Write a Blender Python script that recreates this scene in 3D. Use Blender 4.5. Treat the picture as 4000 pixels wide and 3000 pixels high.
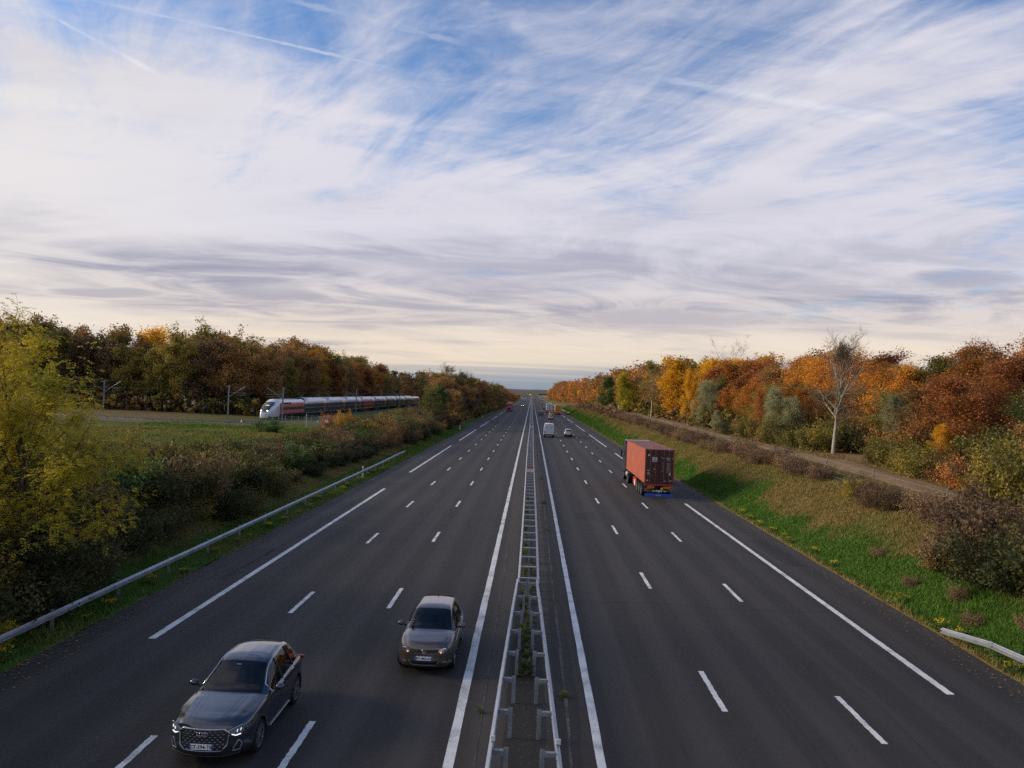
import bpy, math, random
import numpy as np
from mathutils import Matrix, Vector

for _o in list(bpy.data.objects):
    bpy.data.objects.remove(_o)
SC = bpy.context.scene
COL = SC.collection
PI = math.pi

# ------------------------------------------------------------------ camera
CAM_H, CAM_PITCH, CAM_YAW, CAM_ROLL, CAM_F = 8.307, .011423, -.026551, .039426, 3004. / 4000.

def cam_ray(a, b):
    cr, sr = math.cos(CAM_ROLL), math.sin(CAM_ROLL)
    x, z = a * cr - b * sr, a * sr + b * cr
    cp, sp = math.cos(CAM_PITCH), math.sin(CAM_PITCH)
    y, zz = cp - z * sp, sp + z * cp
    cy, sy = math.cos(CAM_YAW), math.sin(CAM_YAW)
    return Vector((x * cy + y * sy, -x * sy + y * cy, zz))

fwd = cam_ray(0, 0)
rgt = cam_ray(1, 0) - fwd
upv = cam_ray(0, 1) - fwd
cd = bpy.data.cameras.new('camera')
cd.sensor_width = 36.0
cd.lens = CAM_F * 36.0
cd.clip_start = 0.1
cd.clip_end = 30000
cam = bpy.data.objects.new('camera', cd)
COL.objects.link(cam)
m = Matrix((rgt, upv, -fwd)).transposed().to_4x4()
m.translation = (0, 0, CAM_H)
cam.matrix_world = m
SC.camera = cam

# ------------------------------------------------------------------ light
SUN_AZ = math.radians(-84)      # from +Y (view direction) towards the left
SUN_EL = math.radians(17)
sd = bpy.data.lights.new('sun', 'SUN')
sd.energy = 2.6
sd.angle = math.radians(20)
sd.color = (1.0, .84, .64)
sun = bpy.data.objects.new('sun', sd)
COL.objects.link(sun)
sdir = Vector((math.sin(SUN_AZ) * math.cos(SUN_EL), math.cos(SUN_AZ) * math.cos(SUN_EL), math.sin(SUN_EL)))
sun.rotation_euler = sdir.to_track_quat('Z', 'Y').to_euler()
sun.location = sdir * 50

SC.view_settings.view_transform = 'Standard'
SC.view_settings.look = 'None'
SC.view_settings.gamma = 1.0
SC.view_settings.exposure = 0.65
SC.view_settings.use_curve_mapping = False
SC.render.engine = 'CYCLES'
SC.cycles.use_denoising = False
SC.cycles.max_bounces = 5
SC.cycles.diffuse_bounces = 2
SC.cycles.glossy_bounces = 3
SC.cycles.transmission_bounces = 3
SC.cycles.transparent_max_bounces = 6
SC.cycles.use_light_tree = False
SC.cycles.caustics_reflective = False
SC.cycles.caustics_refractive = False

def lin(r, g, b):
    f = lambda c: (c / 255 / 12.92) if c / 255 <= .04045 else ((c / 255 + .055) / 1.055) ** 2.4
    return (f(r), f(g), f(b), 1)

# ------------------------------------------------------------------ world: clear sky, cirrus, low cloud banks, vapour trails
W = bpy.data.worlds.new('World')
SC.world = W
W.use_nodes = True
nt = W.node_tree
nt.nodes.clear()

class NB:
    """small helper that writes shader node graphs"""
    def __init__(s, tree): s.t = tree
    def n(s, kind, **kw):
        nd = s.t.nodes.new(kind)
        for k, v in kw.items(): setattr(nd, k, v)
        return nd
    def put(s, sock, v):
        if isinstance(v, bpy.types.NodeSocket): s.t.links.new(v, sock)
        elif v is not None: sock.default_value = v
    def math(s, op, a, b=None, c=None, clamp=False):
        nd = s.n('ShaderNodeMath', operation=op, use_clamp=clamp)
        for i, v in enumerate((a, b, c)):
            if v is not None: s.put(nd.inputs[i], v)
        return nd.outputs[0]
    def mix(s, f, a, b, blend='MIX'):
        nd = s.n('ShaderNodeMix', data_type='RGBA', blend_type=blend)
        s.put(nd.inputs['Factor'], f); s.put(nd.inputs[6], a); s.put(nd.inputs[7], b)
        return nd.outputs[2]
    def ramp(s, f, stops, interp='LINEAR'):
        nd = s.n('ShaderNodeValToRGB')
        cr = nd.color_ramp
        cr.interpolation = interp
        while len(cr.elements) < len(stops): cr.elements.new(.5)
        for e, (p, c) in zip(cr.elements, stops):
            e.position = p
            e.color = c if hasattr(c, '__len__') else (c, c, c, 1)
        s.put(nd.inputs[0], f)
        return nd.outputs[0]
    def smooth(s, v, a, b):
        nd = s.n('ShaderNodeMapRange', interpolation_type='SMOOTHSTEP')
        s.put(nd.inputs[0], v); nd.inputs[1].default_value = a; nd.inputs[2].default_value = b
        return nd.outputs[0]
    def noise(s, vec, scale, detail=4, rough=.55, dist=0., lac=2.):
        nd = s.n('ShaderNodeTexNoise')
        if vec is not None: s.put(nd.inputs['Vector'], vec)
        nd.inputs['Scale'].default_value = scale; nd.inputs['Detail'].default_value = detail
        nd.inputs['Roughness'].default_value = rough; nd.inputs['Distortion'].default_value = dist
        nd.inputs['Lacunarity'].default_value = lac
        return nd.outputs['Fac']
    def xyz(s, x, y, z=0.):
        nd = s.n('ShaderNodeCombineXYZ')
        for i, v in enumerate((x, y, z)): s.put(nd.inputs[i], v)
        return nd.outputs[0]

B = NB(nt)
tc = B.n('ShaderNodeTexCoord').outputs['Generated']
sep = B.n('ShaderNodeSeparateXYZ'); nt.links.new(tc, sep.inputs[0])
dx, dy, dz = sep.outputs
SKY_C = .09
BIGX, BIGY = -9.64, 7.41
zc = B.math('ADD', B.math('MAXIMUM', dz, 0.0), SKY_C)
px = B.math('DIVIDE', dx, zc)
py = B.math('DIVIDE', dy, zc)

def rot(ang, su, sv, ox=0., oy=0.):
    c, s_ = math.cos(ang), math.sin(ang)
    u = B.math('ADD', B.math('MULTIPLY', px, c), B.math('MULTIPLY', py, s_))
    v = B.math('SUBTRACT', B.math('MULTIPLY', py, c), B.math('MULTIPLY', px, s_))
    return B.xyz(B.math('MULTIPLY_ADD', u, su, ox), B.math('MULTIPLY_ADD', v, sv, oy))

flat = B.xyz(px, py)
# cirrus: two crossing families of long fibres torn up by a coarse field
fib1 = B.noise(rot(math.radians(-52), .75, 1.9, 3.31, 6.29), 1.25, 6, .60, 1.5)
fib2 = B.noise(rot(math.radians(18), .6, 1.8, 9.3, 4.1), 1.1, 6, .62, 1.5)
big = B.noise(B.xyz(B.math('ADD', px, BIGX), B.math('ADD', py, BIGY)), .72, 3, .5, .5)
fine = B.noise(rot(math.radians(-40), 2.2, 5.5, .4, .2), 2.2, 6, .65, 1.6)
dens = B.math('ADD', B.math('MULTIPLY', fib1, .52), B.math('MULTIPLY', fib2, .30))
dens = B.math('ADD', dens, B.math('MULTIPLY', big, .62))
dens = B.math('ADD', dens, B.math('MULTIPLY', B.math('SUBTRACT', fine, .5), .16))
# more cover towards the horizon (long slanting path through the layer) and towards the left
dens = B.math('ADD', dens, B.math('MULTIPLY', B.math('MAXIMUM', B.math('SUBTRACT', .36, dz), -.10), 1.0))
dens = B.math('SUBTRACT', dens, B.math('MULTIPLY', dx, .10))
cirrus = B.smooth(dens, .50, .88)

# vapour trails as straight bands in the cloud plane: (x0,y0,x1,y1,width,strength)
def trail(x0, y0, x1, y1, w, k):
    L = math.hypot(x1 - x0, y1 - y0); ux, uy = (x1 - x0) / L, (y1 - y0) / L
    a = B.math('SUBTRACT', px, x0); b = B.math('SUBTRACT', py, y0)
    al = B.math('ADD', B.math('MULTIPLY', a, ux), B.math('MULTIPLY', b, uy))
    ac = B.math('ABSOLUTE', B.math('SUBTRACT', B.math('MULTIPLY', a, uy), B.math('MULTIPLY', b, ux)))
    ac = B.math('ADD', ac, B.math('MULTIPLY', B.math('SUBTRACT', fine, .5), w * 2.2))
    across = B.math('SUBTRACT', 1., B.smooth(ac, w * .1, w))
    along = B.math('MULTIPLY', B.smooth(al, -.12 * L, .12 * L), B.math('SUBTRACT', 1., B.smooth(al, .75 * L, 1.06 * L)))
    return B.math('MULTIPLY', B.math('MULTIPLY', across, along), k)

TRAILS = [(0.261, 1.935, 1.275, 2.192, 0.036, 0.50), (0.668, 1.896, 0.812, 1.553, 0.030, 0.55), (-1.125, 1.652, -0.994, 1.979, 0.018, 0.55), (-0.988, 1.630, -0.300, 1.974, 0.013, 0.5), (-0.561, 1.635, -0.148, 1.826, 0.022, 0.32), (-0.431, 1.724, -0.520, 1.936, 0.02, 0.28), ]
vap = None
for t_ in TRAILS:
    v_ = trail(*t_)
    vap = v_ if vap is None else B.math('MAXIMUM', vap, v_)
cover = B.math('MAXIMUM', cirrus, vap)

# colour of the cloud sheet: brilliant in its thin lit parts, mauve-grey where it is thick, cream low down
grey = B.noise(rot(math.radians(4), .40, .95, 5.5, 8.1), .62, 6, .58, .6)
thick = B.math('MULTIPLY', B.smooth(grey, .40, .66), B.smooth(B.math('SUBTRACT', .46, dz), .0, .30))
# long grey banks of thicker cloud lie low across the view
g2 = B.noise(rot(math.radians(-6), .30, .62, 2.5, 3.1), .9, 6, .58, 1.2)
bk = B.math('SUBTRACT', dz, B.math('MULTIPLY_ADD', g2, .16, .03))
bk = B.math('SUBTRACT', 1., B.smooth(B.math('ABSOLUTE', bk), .005, .060))
g3 = B.noise(rot(math.radians(25), .55, .8, 1.5, .1), 1.5, 6, .62, 1.3)
thick = B.math('MAXIMUM', B.math('MULTIPLY', thick, .8), B.math('MULTIPLY', bk, B.smooth(g2, .30, .62)))
thick = B.math('MULTIPLY', thick, B.math('MULTIPLY_ADD', B.smooth(g3, .36, .62), .85, .30))
# separate grey cloudlets hanging below the sheet: (x, y, half length, half width, angle, strength) in the cloud plane
for cx_, cy_, ra_, rb_, an_, k_ in ((2.008, 3.693, 0.289, 0.245, -0.331, 0.90), (0.817, 5.154, 1.003, 0.493, -0.265, 0.75), (-2.635, 4.649, 0.423, 0.184, 0.037, 0.80), (-1.261, 3.995, 0.641, 0.248, -0.035, 0.60), (-1.359, 5.830, 0.328, 0.256, -0.097, 0.75), (0.052, 4.126, 0.500, 0.230, -0.152, 0.45), (-2.553, 5.064, 0.372, 0.177, 0.018, 0.60), ):
    a_ = B.math('SUBTRACT', px, cx_); b_ = B.math('SUBTRACT', py, cy_); c_, s_ = math.cos(an_), math.sin(an_)
    u_ = B.math('DIVIDE', B.math('ADD', B.math('MULTIPLY', a_, c_), B.math('MULTIPLY', b_, s_)), ra_)
    v_ = B.math('DIVIDE', B.math('SUBTRACT', B.math('MULTIPLY', b_, c_), B.math('MULTIPLY', a_, s_)), rb_)
    r_ = B.math('ADD', B.math('MULTIPLY', u_, u_), B.math('MULTIPLY', v_, v_))
    r_ = B.math('ADD', r_, B.math('MULTIPLY', B.math('SUBTRACT', g3, .5), 2.6))
    thick = B.math('MAXIMUM', thick, B.math('MULTIPLY', B.math('SUBTRACT', 1., B.smooth(r_, .0, 1.2)), k_))
# direction towards the hidden sun
sx, sy_, sz = sdir
cosang = B.math('ADD', B.math('ADD', B.math('MULTIPLY', dx, sx), B.math('MULTIPLY', dy, sy_)), B.math('MULTIPLY', dz, sz))
near = B.smooth(cosang, .35, 1.0)
low = B.math('SUBTRACT', 1., B.smooth(dz, .02, .20))
bright = B.mix(low, lin(229, 227, 238), lin(250, 232, 208))
bright = B.mix(near, bright, lin(252, 246, 238))
shade = B.mix(low, lin(163, 166, 190), lin(170, 167, 180))
ccol = B.mix(B.math('MULTIPLY', thick, .84), bright, shade)
ccol = B.mix(B.math('MULTIPLY', vap, .9), ccol, lin(250, 250, 255))
# low far banks: slate strip under the sheet
bank = B.noise(rot(0., .22, 2.6, 1.3, 0.), .8, 5, .5, .3)
bz = B.math('ADD', dz, B.math('MULTIPLY', B.math('SUBTRACT', bank, .5), .035))
bz = B.math('ADD', bz, B.math('MULTIPLY', dx, -.030))
slate = B.math('MULTIPLY', B.math('SUBTRACT', 1., B.smooth(bz, .010, .052)), .85)
ccol = B.mix(slate, ccol, lin(132, 150, 172))
cover = B.math('MAXIMUM', cover, slate)

sky = B.n('ShaderNodeTexSky', sky_type='NISHITA')
sky.sun_disc = False
sky.sun_elevation = SUN_EL
sky.sun_rotation = SUN_AZ
sky.altitude = 100
sky.air_density = 1.0
sky.dust_density = 1.2
sky.ozone_density = 6.0
bg1 = B.n('ShaderNodeBackground'); bg1.inputs[1].default_value = .12
nt.links.new(sky.outputs[0], bg1.inputs[0])
bg2 = B.n('ShaderNodeBackground'); bg2.inputs[1].default_value = .60
nt.links.new(ccol, bg2.inputs[0])
mx = B.n('ShaderNodeMixShader')
nt.links.new(cover, mx.inputs[0]); nt.links.new(bg1.outputs[0], mx.inputs[1]); nt.links.new(bg2.outputs[0], mx.inputs[2])
out = B.n('ShaderNodeOutputWorld')
nt.links.new(mx.outputs[0], out.inputs[0])
W.cycles.sampling_method = 'MANUAL'
W.cycles.sample_map_resolution = 256

# ------------------------------------------------------------------ helpers
def mesh_np(name, V, F, mats=(), midx=None, smooth=False, attrs=None):
    """mesh from arrays; F is an (n,3) or (n,4) index array, or a list of polygons"""
    me = bpy.data.meshes.new(name)
    V = np.asarray(V, dtype=np.float32).reshape(-1, 3)
    if isinstance(F, np.ndarray):
        n, k = F.shape
        me.vertices.add(len(V)); me.vertices.foreach_set('co', V.ravel())
        me.loops.add(n * k); me.loops.foreach_set('vertex_index', F.astype(np.int32).ravel())
        me.polygons.add(n); me.polygons.foreach_set('loop_start', np.arange(0, n * k, k, dtype=np.int32))
        me.update(calc_edges=True)
    else:
        me.from_pydata([tuple(v) for v in V], [], [tuple(f) for f in F]); me.update()
    for mt in mats: me.materials.append(mt)
    if midx is not None: me.polygons.foreach_set('material_index', np.asarray(midx, dtype=np.int32))
    if smooth: me.polygons.foreach_set('use_smooth', np.ones(len(me.polygons), dtype=bool))
    for k_, a in (attrs or {}).items():
        at = me.attributes.new(k_, 'FLOAT', 'POINT'); at.data.foreach_set('value', np.asarray(a, dtype=np.float32))
    me.validate(verbose=False)
    return me

def link(name, data, parent=None, loc=(0, 0, 0), rot=(0, 0, 0), scale=None):
    o = bpy.data.objects.new(name, data); COL.objects.link(o)
    o.location = loc; o.rotation_euler = rot
    if scale is not None: o.scale = scale if hasattr(scale, '__len__') else (scale,) * 3
    o.parent = parent
    return o

def tag(o, label=None, cat=None, group=None, kind=None):
    for k_, v in (('label', label), ('category', cat), ('group', group), ('kind', kind)):
        if v: o[k_] = v
    return o

def empty(name, loc=(0, 0, 0), rz=0., label=None, cat=None, group=None):
    o = link(name, None, None, loc, (0, 0, rz)); o.empty_display_size = .3
    return tag(o, label, cat, group)

KIDS = {}
def part(name, data, parent, loc=(0, 0, 0), rot=(0, 0, 0), scale=None):
    o = link(name, data, parent, loc, rot, scale)
    KIDS.setdefault(parent.name, []).append(o)
    return o

def copy_tree(o, parent=None):
    c = o.copy(); COL.objects.link(c); c.parent = parent
    if parent is not None: KIDS.setdefault(parent.name, []).append(c)
    for ch in KIDS.get(o.name, []): copy_tree(ch, c)
    return c

class MB:
    """collects simple solids with a material slot each, then makes ONE mesh"""
    def __init__(s): s.v, s.f, s.m = [], [], []
    def add(s, V, F, m=0):
        b = len(s.v); s.v += [tuple(map(float, p)) for p in V]
        for f in F: s.f.append(tuple(b + i for i in f)); s.m.append(m)
    def box(s, x0, x1, y0, y1, z0, z1, m=0, bev=0.):
        if bev <= 0:
            V = [(x, y, z) for z in (z0, z1) for y in (y0, y1) for x in (x0, x1)]
            s.add(V, [(0, 2, 3, 1), (4, 5, 7, 6), (0, 1, 5, 4), (2, 6, 7, 3), (0, 4, 6, 2), (1, 3, 7, 5)], m); return
        b = min(bev, (x1 - x0) * .45, (y1 - y0) * .45, (z1 - z0) * .45)
        V = []
        for z, zz in ((z0, z0 + b), (z1, z1 - b)):
            for y, yy in ((y0, y0 + b), (y1, y1 - b)):
                for x, xx in ((x0, x0 + b), (x1, x1 - b)):
                    V += [(x, yy, zz), (xx, y, zz), (xx, yy, z)]
        I = lambda i, j, k, a: ((k * 2 + j) * 2 + i) * 3 + a
        F = []
        for q in (0, 1):
            f = [I(q, 0, 0, 0), I(q, 1, 0, 0), I(q, 1, 1, 0), I(q, 0, 1, 0)]; F.append(f if q else f[::-1])
            f = [I(0, q, 0, 1), I(0, q, 1, 1), I(1, q, 1, 1), I(1, q, 0, 1)]; F.append(f if q else f[::-1])
            f = [I(0, 0, q, 2), I(1, 0, q, 2), I(1, 1, q, 2), I(0, 1, q, 2)]; F.append(f if q else f[::-1])
        for j in (0, 1):
            for k in (0, 1):
                F.append((I(0, j, k, 1), I(1, j, k, 1), I(1, j, k, 2), I(0, j, k, 2)))
                F.append((I(j, 0, k, 0), I(j, 1, k, 0), I(j, 1, k, 2), I(j, 0, k, 2)))
                F.append((I(j, k, 0, 0), I(j, k, 1, 0), I(j, k, 1, 1), I(j, k, 0, 1)))
        for i in (0, 1):
            for j in (0, 1):
                for k in (0, 1): F.append((I(i, j, k, 0), I(i, j, k, 1), I(i, j, k, 2)))
        s.add(V, F, m)
    def tube(s, pts, rad, n=8, m=0, caps=True):
        pts = [Vector(p) for p in pts]; R = rad if hasattr(rad, '__len__') else [rad] * len(pts)
        V, F = [], []
        up = None
        for i, p in enumerate(pts):
            d = (pts[min(i + 1, len(pts) - 1)] - pts[max(i - 1, 0)]).normalized()
            if up is None: up = Vector((0, 0, 1)) if abs(d.z) < .9 else Vector((1, 0, 0))
            a = d.cross(up); a = a.normalized() if a.length > 1e-6 else Vector((1, 0, 0)); b = a.cross(d).normalized(); up = b
            for k in range(n):
                t = 2 * PI * k / n; V.append(p + (a * math.cos(t) + b * math.sin(t)) * R[i])
        for i in range(len(pts) - 1):
            for k in range(n):
                F.append((i * n + k, i * n + (k + 1) % n, (i + 1) * n + (k + 1) % n, (i + 1) * n + k))
        if caps: F.append(tuple(range(n))[::-1]); F.append(tuple((len(pts) - 1) * n + k for k in range(n)))
        s.add(V, F, m)
    def lathe(s, prof, axis='x', n=24, m=0, c=(0, 0, 0)):
        """prof: (radius, offset along axis)"""
        V, F = [], []
        for r, h in prof:
            for k in range(n):
                t = 2 * PI * k / n; a, b = r * math.cos(t), r * math.sin(t)
                V.append({'x': (h, a, b), 'y': (a, h, b), 'z': (a, b, h)}[axis])
        V = [(p[0] + c[0], p[1] + c[1], p[2] + c[2]) for p in V]
        for i in range(len(prof) - 1):
            for k in range(n): F.append((i * n + k, i * n + (k + 1) % n, (i + 1) * n + (k + 1) % n, (i + 1) * n + k))
        s.add(V, F, m)
    def prism(s, poly, axis, a0, a1, m=0):
        """poly: 2d outline; axis: extrusion axis"""
        P = {'x': lambda p, h: (h, p[0], p[1]), 'y': lambda p, h: (p[0], h, p[1]), 'z': lambda p, h: (p[0], p[1], h)}[axis]
        n = len(poly); V = [P(p, a0) for p in poly] + [P(p, a1) for p in poly]
        F = [tuple(range(n))[::-1], tuple(range(n, 2 * n))] + [(i, (i + 1) % n, n + (i + 1) % n, n + i) for i in range(n)]
        s.add(V, F, m)
    def mesh(s, name, mats, smooth=False):
        return mesh_np(name, np.array(s.v), s.f, mats, s.m, smooth)

def ordinal(n):
    return '%d%s' % (n, 'th' if 10 <= n % 100 <= 20 else {1: 'st', 2: 'nd', 3: 'rd'}.get(n % 10, 'th'))

TXT_SC = bpy.data.scenes.new('lettering_scratch')
def text_mesh(s, size, mt, align='CENTER', bold=0.):
    """flat lettering as a mesh"""
    cu = bpy.data.curves.new('lettering', 'FONT'); cu.body = s; cu.size = size; cu.align_x = align; cu.extrude = .002; cu.resolution_u = 2; cu.offset = bold
    ob = bpy.data.objects.new('lettering_tmp', cu)
    TXT_SC.collection.objects.link(ob); TXT_SC.view_layers[0].update()
    me = bpy.data.meshes.new_from_object(ob.evaluated_get(TXT_SC.view_layers[0].depsgraph))
    bpy.data.objects.remove(ob); me.materials.clear(); me.materials.append(mt)
    return me

# ------------------------------------------------------------------ materials
def material(name):
    mt = bpy.data.materials.new(name); mt.use_nodes = True
    b = NB(mt.node_tree); bs = mt.node_tree.nodes['Principled BSDF']
    return mt, b, bs

def paint(name, col, rough=.5, metal=0., coat=0., var=.12, scale=6., spec=.5, emit=None, estr=0.):
    """plain surface with faint mottling so that it is never one flat tone"""
    mt, b, bs = material(name)
    c = col if len(col) == 4 else (*col, 1)
    co = b.n('ShaderNodeTexCoord').outputs['Object']
    f = b.noise(co, scale, 4, .6)
    d = tuple(x * (1 - var) for x in c[:3]) + (1,); l = tuple(min(1, x * (1 + var)) for x in c[:3]) + (1,)
    b.put(bs.inputs['Base Color'], b.ramp(f, [(.3, d), (.7, l)]))
    b.put(bs.inputs['Roughness'], b.math('MULTIPLY_ADD', f, .12, rough - .06))
    bs.inputs['Metallic'].default_value = metal
    bs.inputs['Coat Weight'].default_value = coat; bs.inputs['Coat Roughness'].default_value = .06
    bs.inputs['Specular IOR Level'].default_value = spec
    if emit: mt.cycles.emission_sampling = 'NONE'; bs.inputs['Emission Color'].default_value = (*emit[:3], 1); bs.inputs['Emission Strength'].default_value = estr
    return mt

def leafmat(name, c1, c2, c3, trans=.3, patch=.6):
    """leaf blades: three autumn tones by leaf, by clump and by plant, partly translucent"""
    mt, b, bs = material(name)
    at = b.n('ShaderNodeAttribute', attribute_name='tint').outputs['Fac']
    oi = b.n('ShaderNodeObjectInfo').outputs['Random']
    co = b.n('ShaderNodeTexCoord').outputs['Object']
    cl = b.noise(B_off(b, co, oi), patch, 2, .5)
    f = b.math('ADD', b.math('MULTIPLY', at, .45), b.math('MULTIPLY', cl, .75))
    f = b.math('ADD', f, b.math('MULTIPLY_ADD', oi, .36, -.28))
    c = b.ramp(f, [(.22, c1), (.5, c2), (.78, c3)])
    br = b.math('MULTIPLY_ADD', oi, .5, .75)
    hs = b.n('ShaderNodeHueSaturation'); b.put(hs.inputs['Value'], br); b.put(hs.inputs['Color'], c)
    c = hs.outputs[0]
    b.put(bs.inputs['Base Color'], c)
    bs.inputs['Roughness'].default_value = .65; bs.inputs['Specular IOR Level'].default_value = .25
    tr = b.n('ShaderNodeBsdfTranslucent'); b.put(tr.inputs[0], c)
    mx = b.n('ShaderNodeMixShader'); mx.inputs[0].default_value = trans
    mt.node_tree.links.new(bs.outputs[0], mx.inputs[1]); mt.node_tree.links.new(tr.outputs[0], mx.inputs[2])
    mt.node_tree.links.new(mx.outputs[0], mt.node_tree.nodes['Material Output'].inputs[0])
    return mt

def B_off(b, co, r):
    nd = b.n('ShaderNodeVectorMath', operation='ADD')
    b.put(nd.inputs[0], co); b.put(nd.inputs[1], b.xyz(b.math('MULTIPLY', r, 37.), b.math('MULTIPLY', r, 91.), 0.))
    return nd.outputs[0]

def barkmat(name, c1, c2, scale=9.):
    mt, b, bs = material(name)
    co = b.n('ShaderNodeTexCoord').outputs['Object']
    mp = b.n('ShaderNodeMapping'); mp.inputs['Scale'].default_value = (1, 1, .25); b.put(mp.inputs[0], co)
    f = b.noise(mp.outputs[0], scale, 6, .7)
    b.put(bs.inputs['Base Color'], b.ramp(f, [(.35, c1), (.65, c2)]))
    bs.inputs['Roughness'].default_value = .9
    bp = b.n('ShaderNodeBump'); bp.inputs['Strength'].default_value = .5; b.put(bp.inputs['Height'], f)
    b.put(bs.inputs['Normal'], bp.outputs[0])
    return mt

def c4(r, g, b): return (r, g, b, 1)

M = {}
M['white'] = paint('white_paint', (.72, .72, .72), .5)
M['black'] = paint('black_plastic', (.012, .012, .013), .55)
M['rubber'] = paint('tyre_rubber', (.016, .016, .016), .85, spec=.2)
M['chrome'] = paint('bright_metal', (.62, .62, .64), .22, 1., var=.05)
M['alloy'] = paint('alloy_metal', (.45, .45, .47), .35, .9)
M['galv'] = paint('galvanised_steel', (.40, .425, .46), .42, .55, var=.20, scale=2.2)
M['galv_old'] = paint('weathered_steel', (.30, .32, .34), .55, .45, var=.22, scale=3.)
M['plate'] = paint('number_plate', (.88, .89, .88), .4, var=.04)
M['plateblue'] = paint('plate_blue', (.03, .08, .38), .4)
M['ink'] = paint('black_ink', (.01, .01, .01), .6)
M['red_lamp'] = paint('red_lamp', (.40, .012, .012), .2, coat=.5)
M['red_lit'] = paint('red_lamp_lit', (.6, .02, .02), .2, emit=(1, .09, .04), estr=.6)
M['amber'] = paint('amber_lamp', (.7, .25, .02), .3)
M['lamp_glass'] = paint('lamp_lens', (.30, .33, .37), .08, .6, coat=.8, var=.3, scale=30.)
M['lit'] = paint('lit_headlamp', (.9, .9, .9), .2, emit=(.86, .93, 1.0), estr=.75)
M['lit_warm'] = paint('lit_indicator', (.9, .5, .3), .2, emit=(1.0, .42, .16), estr=.45)
M['lit_far'] = paint('lit_headlamp_far', (.9, .9, .9), .2, emit=(1.0, .93, .95), estr=4.0)

def glassmat(name, tint=(.012, .016, .02), rough=.04):
    mt, b, bs = material(name)
    co = b.n('ShaderNodeTexCoord').outputs['Object']
    f = b.noise(co, 2.3, 2, .5)
    b.put(bs.inputs['Base Color'], b.ramp(f, [(.35, (*[t * .5 for t in tint], 1)), (.7, (*[t * 1.9 for t in tint], 1))]))
    bs.inputs['Roughness'].default_value = rough
    bs.inputs['Specular IOR Level'].default_value = .65
    return mt
M['glass'] = glassmat('dark_glass', (.026, .033, .036))

# ------------------------------------------------------------------ terrain
R_EDGE, L_EDGE = 15.35, -14.35
def sstep(a, b, t):
    t = np.clip((np.asarray(t, dtype=float) - a) / (b - a), 0, 1); return t * t * (3 - 2 * t)

def vnoise(x, y, s, seed=0):
    """cheap smooth value noise, vectorised"""
    x = np.asarray(x, dtype=float) / s + seed * 17.3; y = np.asarray(y, dtype=float) / s + seed * 5.1
    xi, yi = np.floor(x), np.floor(y); u, v = x - xi, y - yi
    u, v = u * u * (3 - 2 * u), v * v * (3 - 2 * v)
    h = lambda a, b: np.modf(np.abs(np.sin(a * 127.1 + b * 311.7 + seed * 3.7) * 43758.5453))[0]
    return (h(xi, yi) * (1 - u) + h(xi + 1, yi) * u) * (1 - v) + (h(xi, yi + 1) * (1 - u) + h(xi + 1, yi + 1) * u) * v

def ground_z(x, y):
    x = np.asarray(x, dtype=float); y = np.asarray(y, dtype=float)
    d = x - R_EDGE
    H = np.interp(y, [0, 20, 40, 66, 100, 150, 250, 400, 700, 1500], [2.3, 2.4, 2.9, 3.5, 3.45, 4.0, 4.2, 3.5, 2.0, .6])
    pr = np.interp(d, [0, .7, 2.1, 4.6, 6.6, 10.6, 30, 200], [0, .015, .27, .70, .86, 1, 1.05, 1.1])
    zr = H * pr
    e = L_EDGE - x
    zl = 1.15 * sstep(.9, 9, e) * np.interp(y, [0, 60, 90, 130], [1, .75, .75, 1.]) + .5 * sstep(45, 140, e)
    zl = zl + 3.1 * (1 - sstep(18, 58, y)) * sstep(1.8, 11, e)
    z = np.where(d > 0, zr, np.where(e > 0, zl, -.07))
    bump = (vnoise(x, y, 3.1, 1) - .5) * .22 + (vnoise(x, y, 1.1, 2) - .5) * .08
    z = z + bump * np.where(d > 0, sstep(.6, 3, d), np.where(e > 0, sstep(.8, 3, e), 0))
    # railway bed
    rb = np.exp(-((x + 53) / 4.5) ** 4) * sstep(120, 140, y)
    return z * (1 - rb) + 0.85 * rb

def gz(x, y): return float(ground_z(x, y))

def dryness(x, y):
    """0 lush grass .. 1 dry straw .. 2 bare earth / leaf litter"""
    x = np.asarray(x, dtype=float); y = np.asarray(y, dtype=float)
    n = vnoise(x, y, 4.5, 3) * .6 + vnoise(x, y, 1.6, 4) * .4
    edge = np.interp(y, [20, 45, 60, 80, 120, 200], [19.6, 17.3, 17.8, 17.6, 17.6, 18.5])
    r = sstep(-.9, .9, x - edge + (n - .5) * 2.6) * (.62 + .5 * (n - .35))
    r = r + 1.1 * sstep(-.7, .7, 1.25 - np.abs(x - 26.0) + (n - .5) * 1.2) * (x > 20)
    r = np.where(x > 27.2, 1.1 + .7 * sstep(27, 30, x) , r)
    r = np.where((x < 15.9), .75 * (1 - sstep(15.35, 15.9, x)) + r, r)
    l = np.where((y > 115) & (y < 122.5), .02, .42) + .6 * (n - .4) + .5 * sstep(60, 75, -x) * (y > 124)
    l = l + np.where((x > -30) & (x < -17) & (y > 60), .15, 0)
    l = np.where(x > -17, .15 + .8 * (n - .4), l)
    return np.clip(np.where(x > 0, r, l), 0, 2)

def spaced(stops):
    out = []
    for (a, st), (b, _) in zip(stops[:-1], stops[1:]):
        n = max(1, int(round((b - a) / st))); out += list(np.linspace(a, b, n, endpoint=False))
    return np.array(out + [stops[-1][0]])

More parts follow.
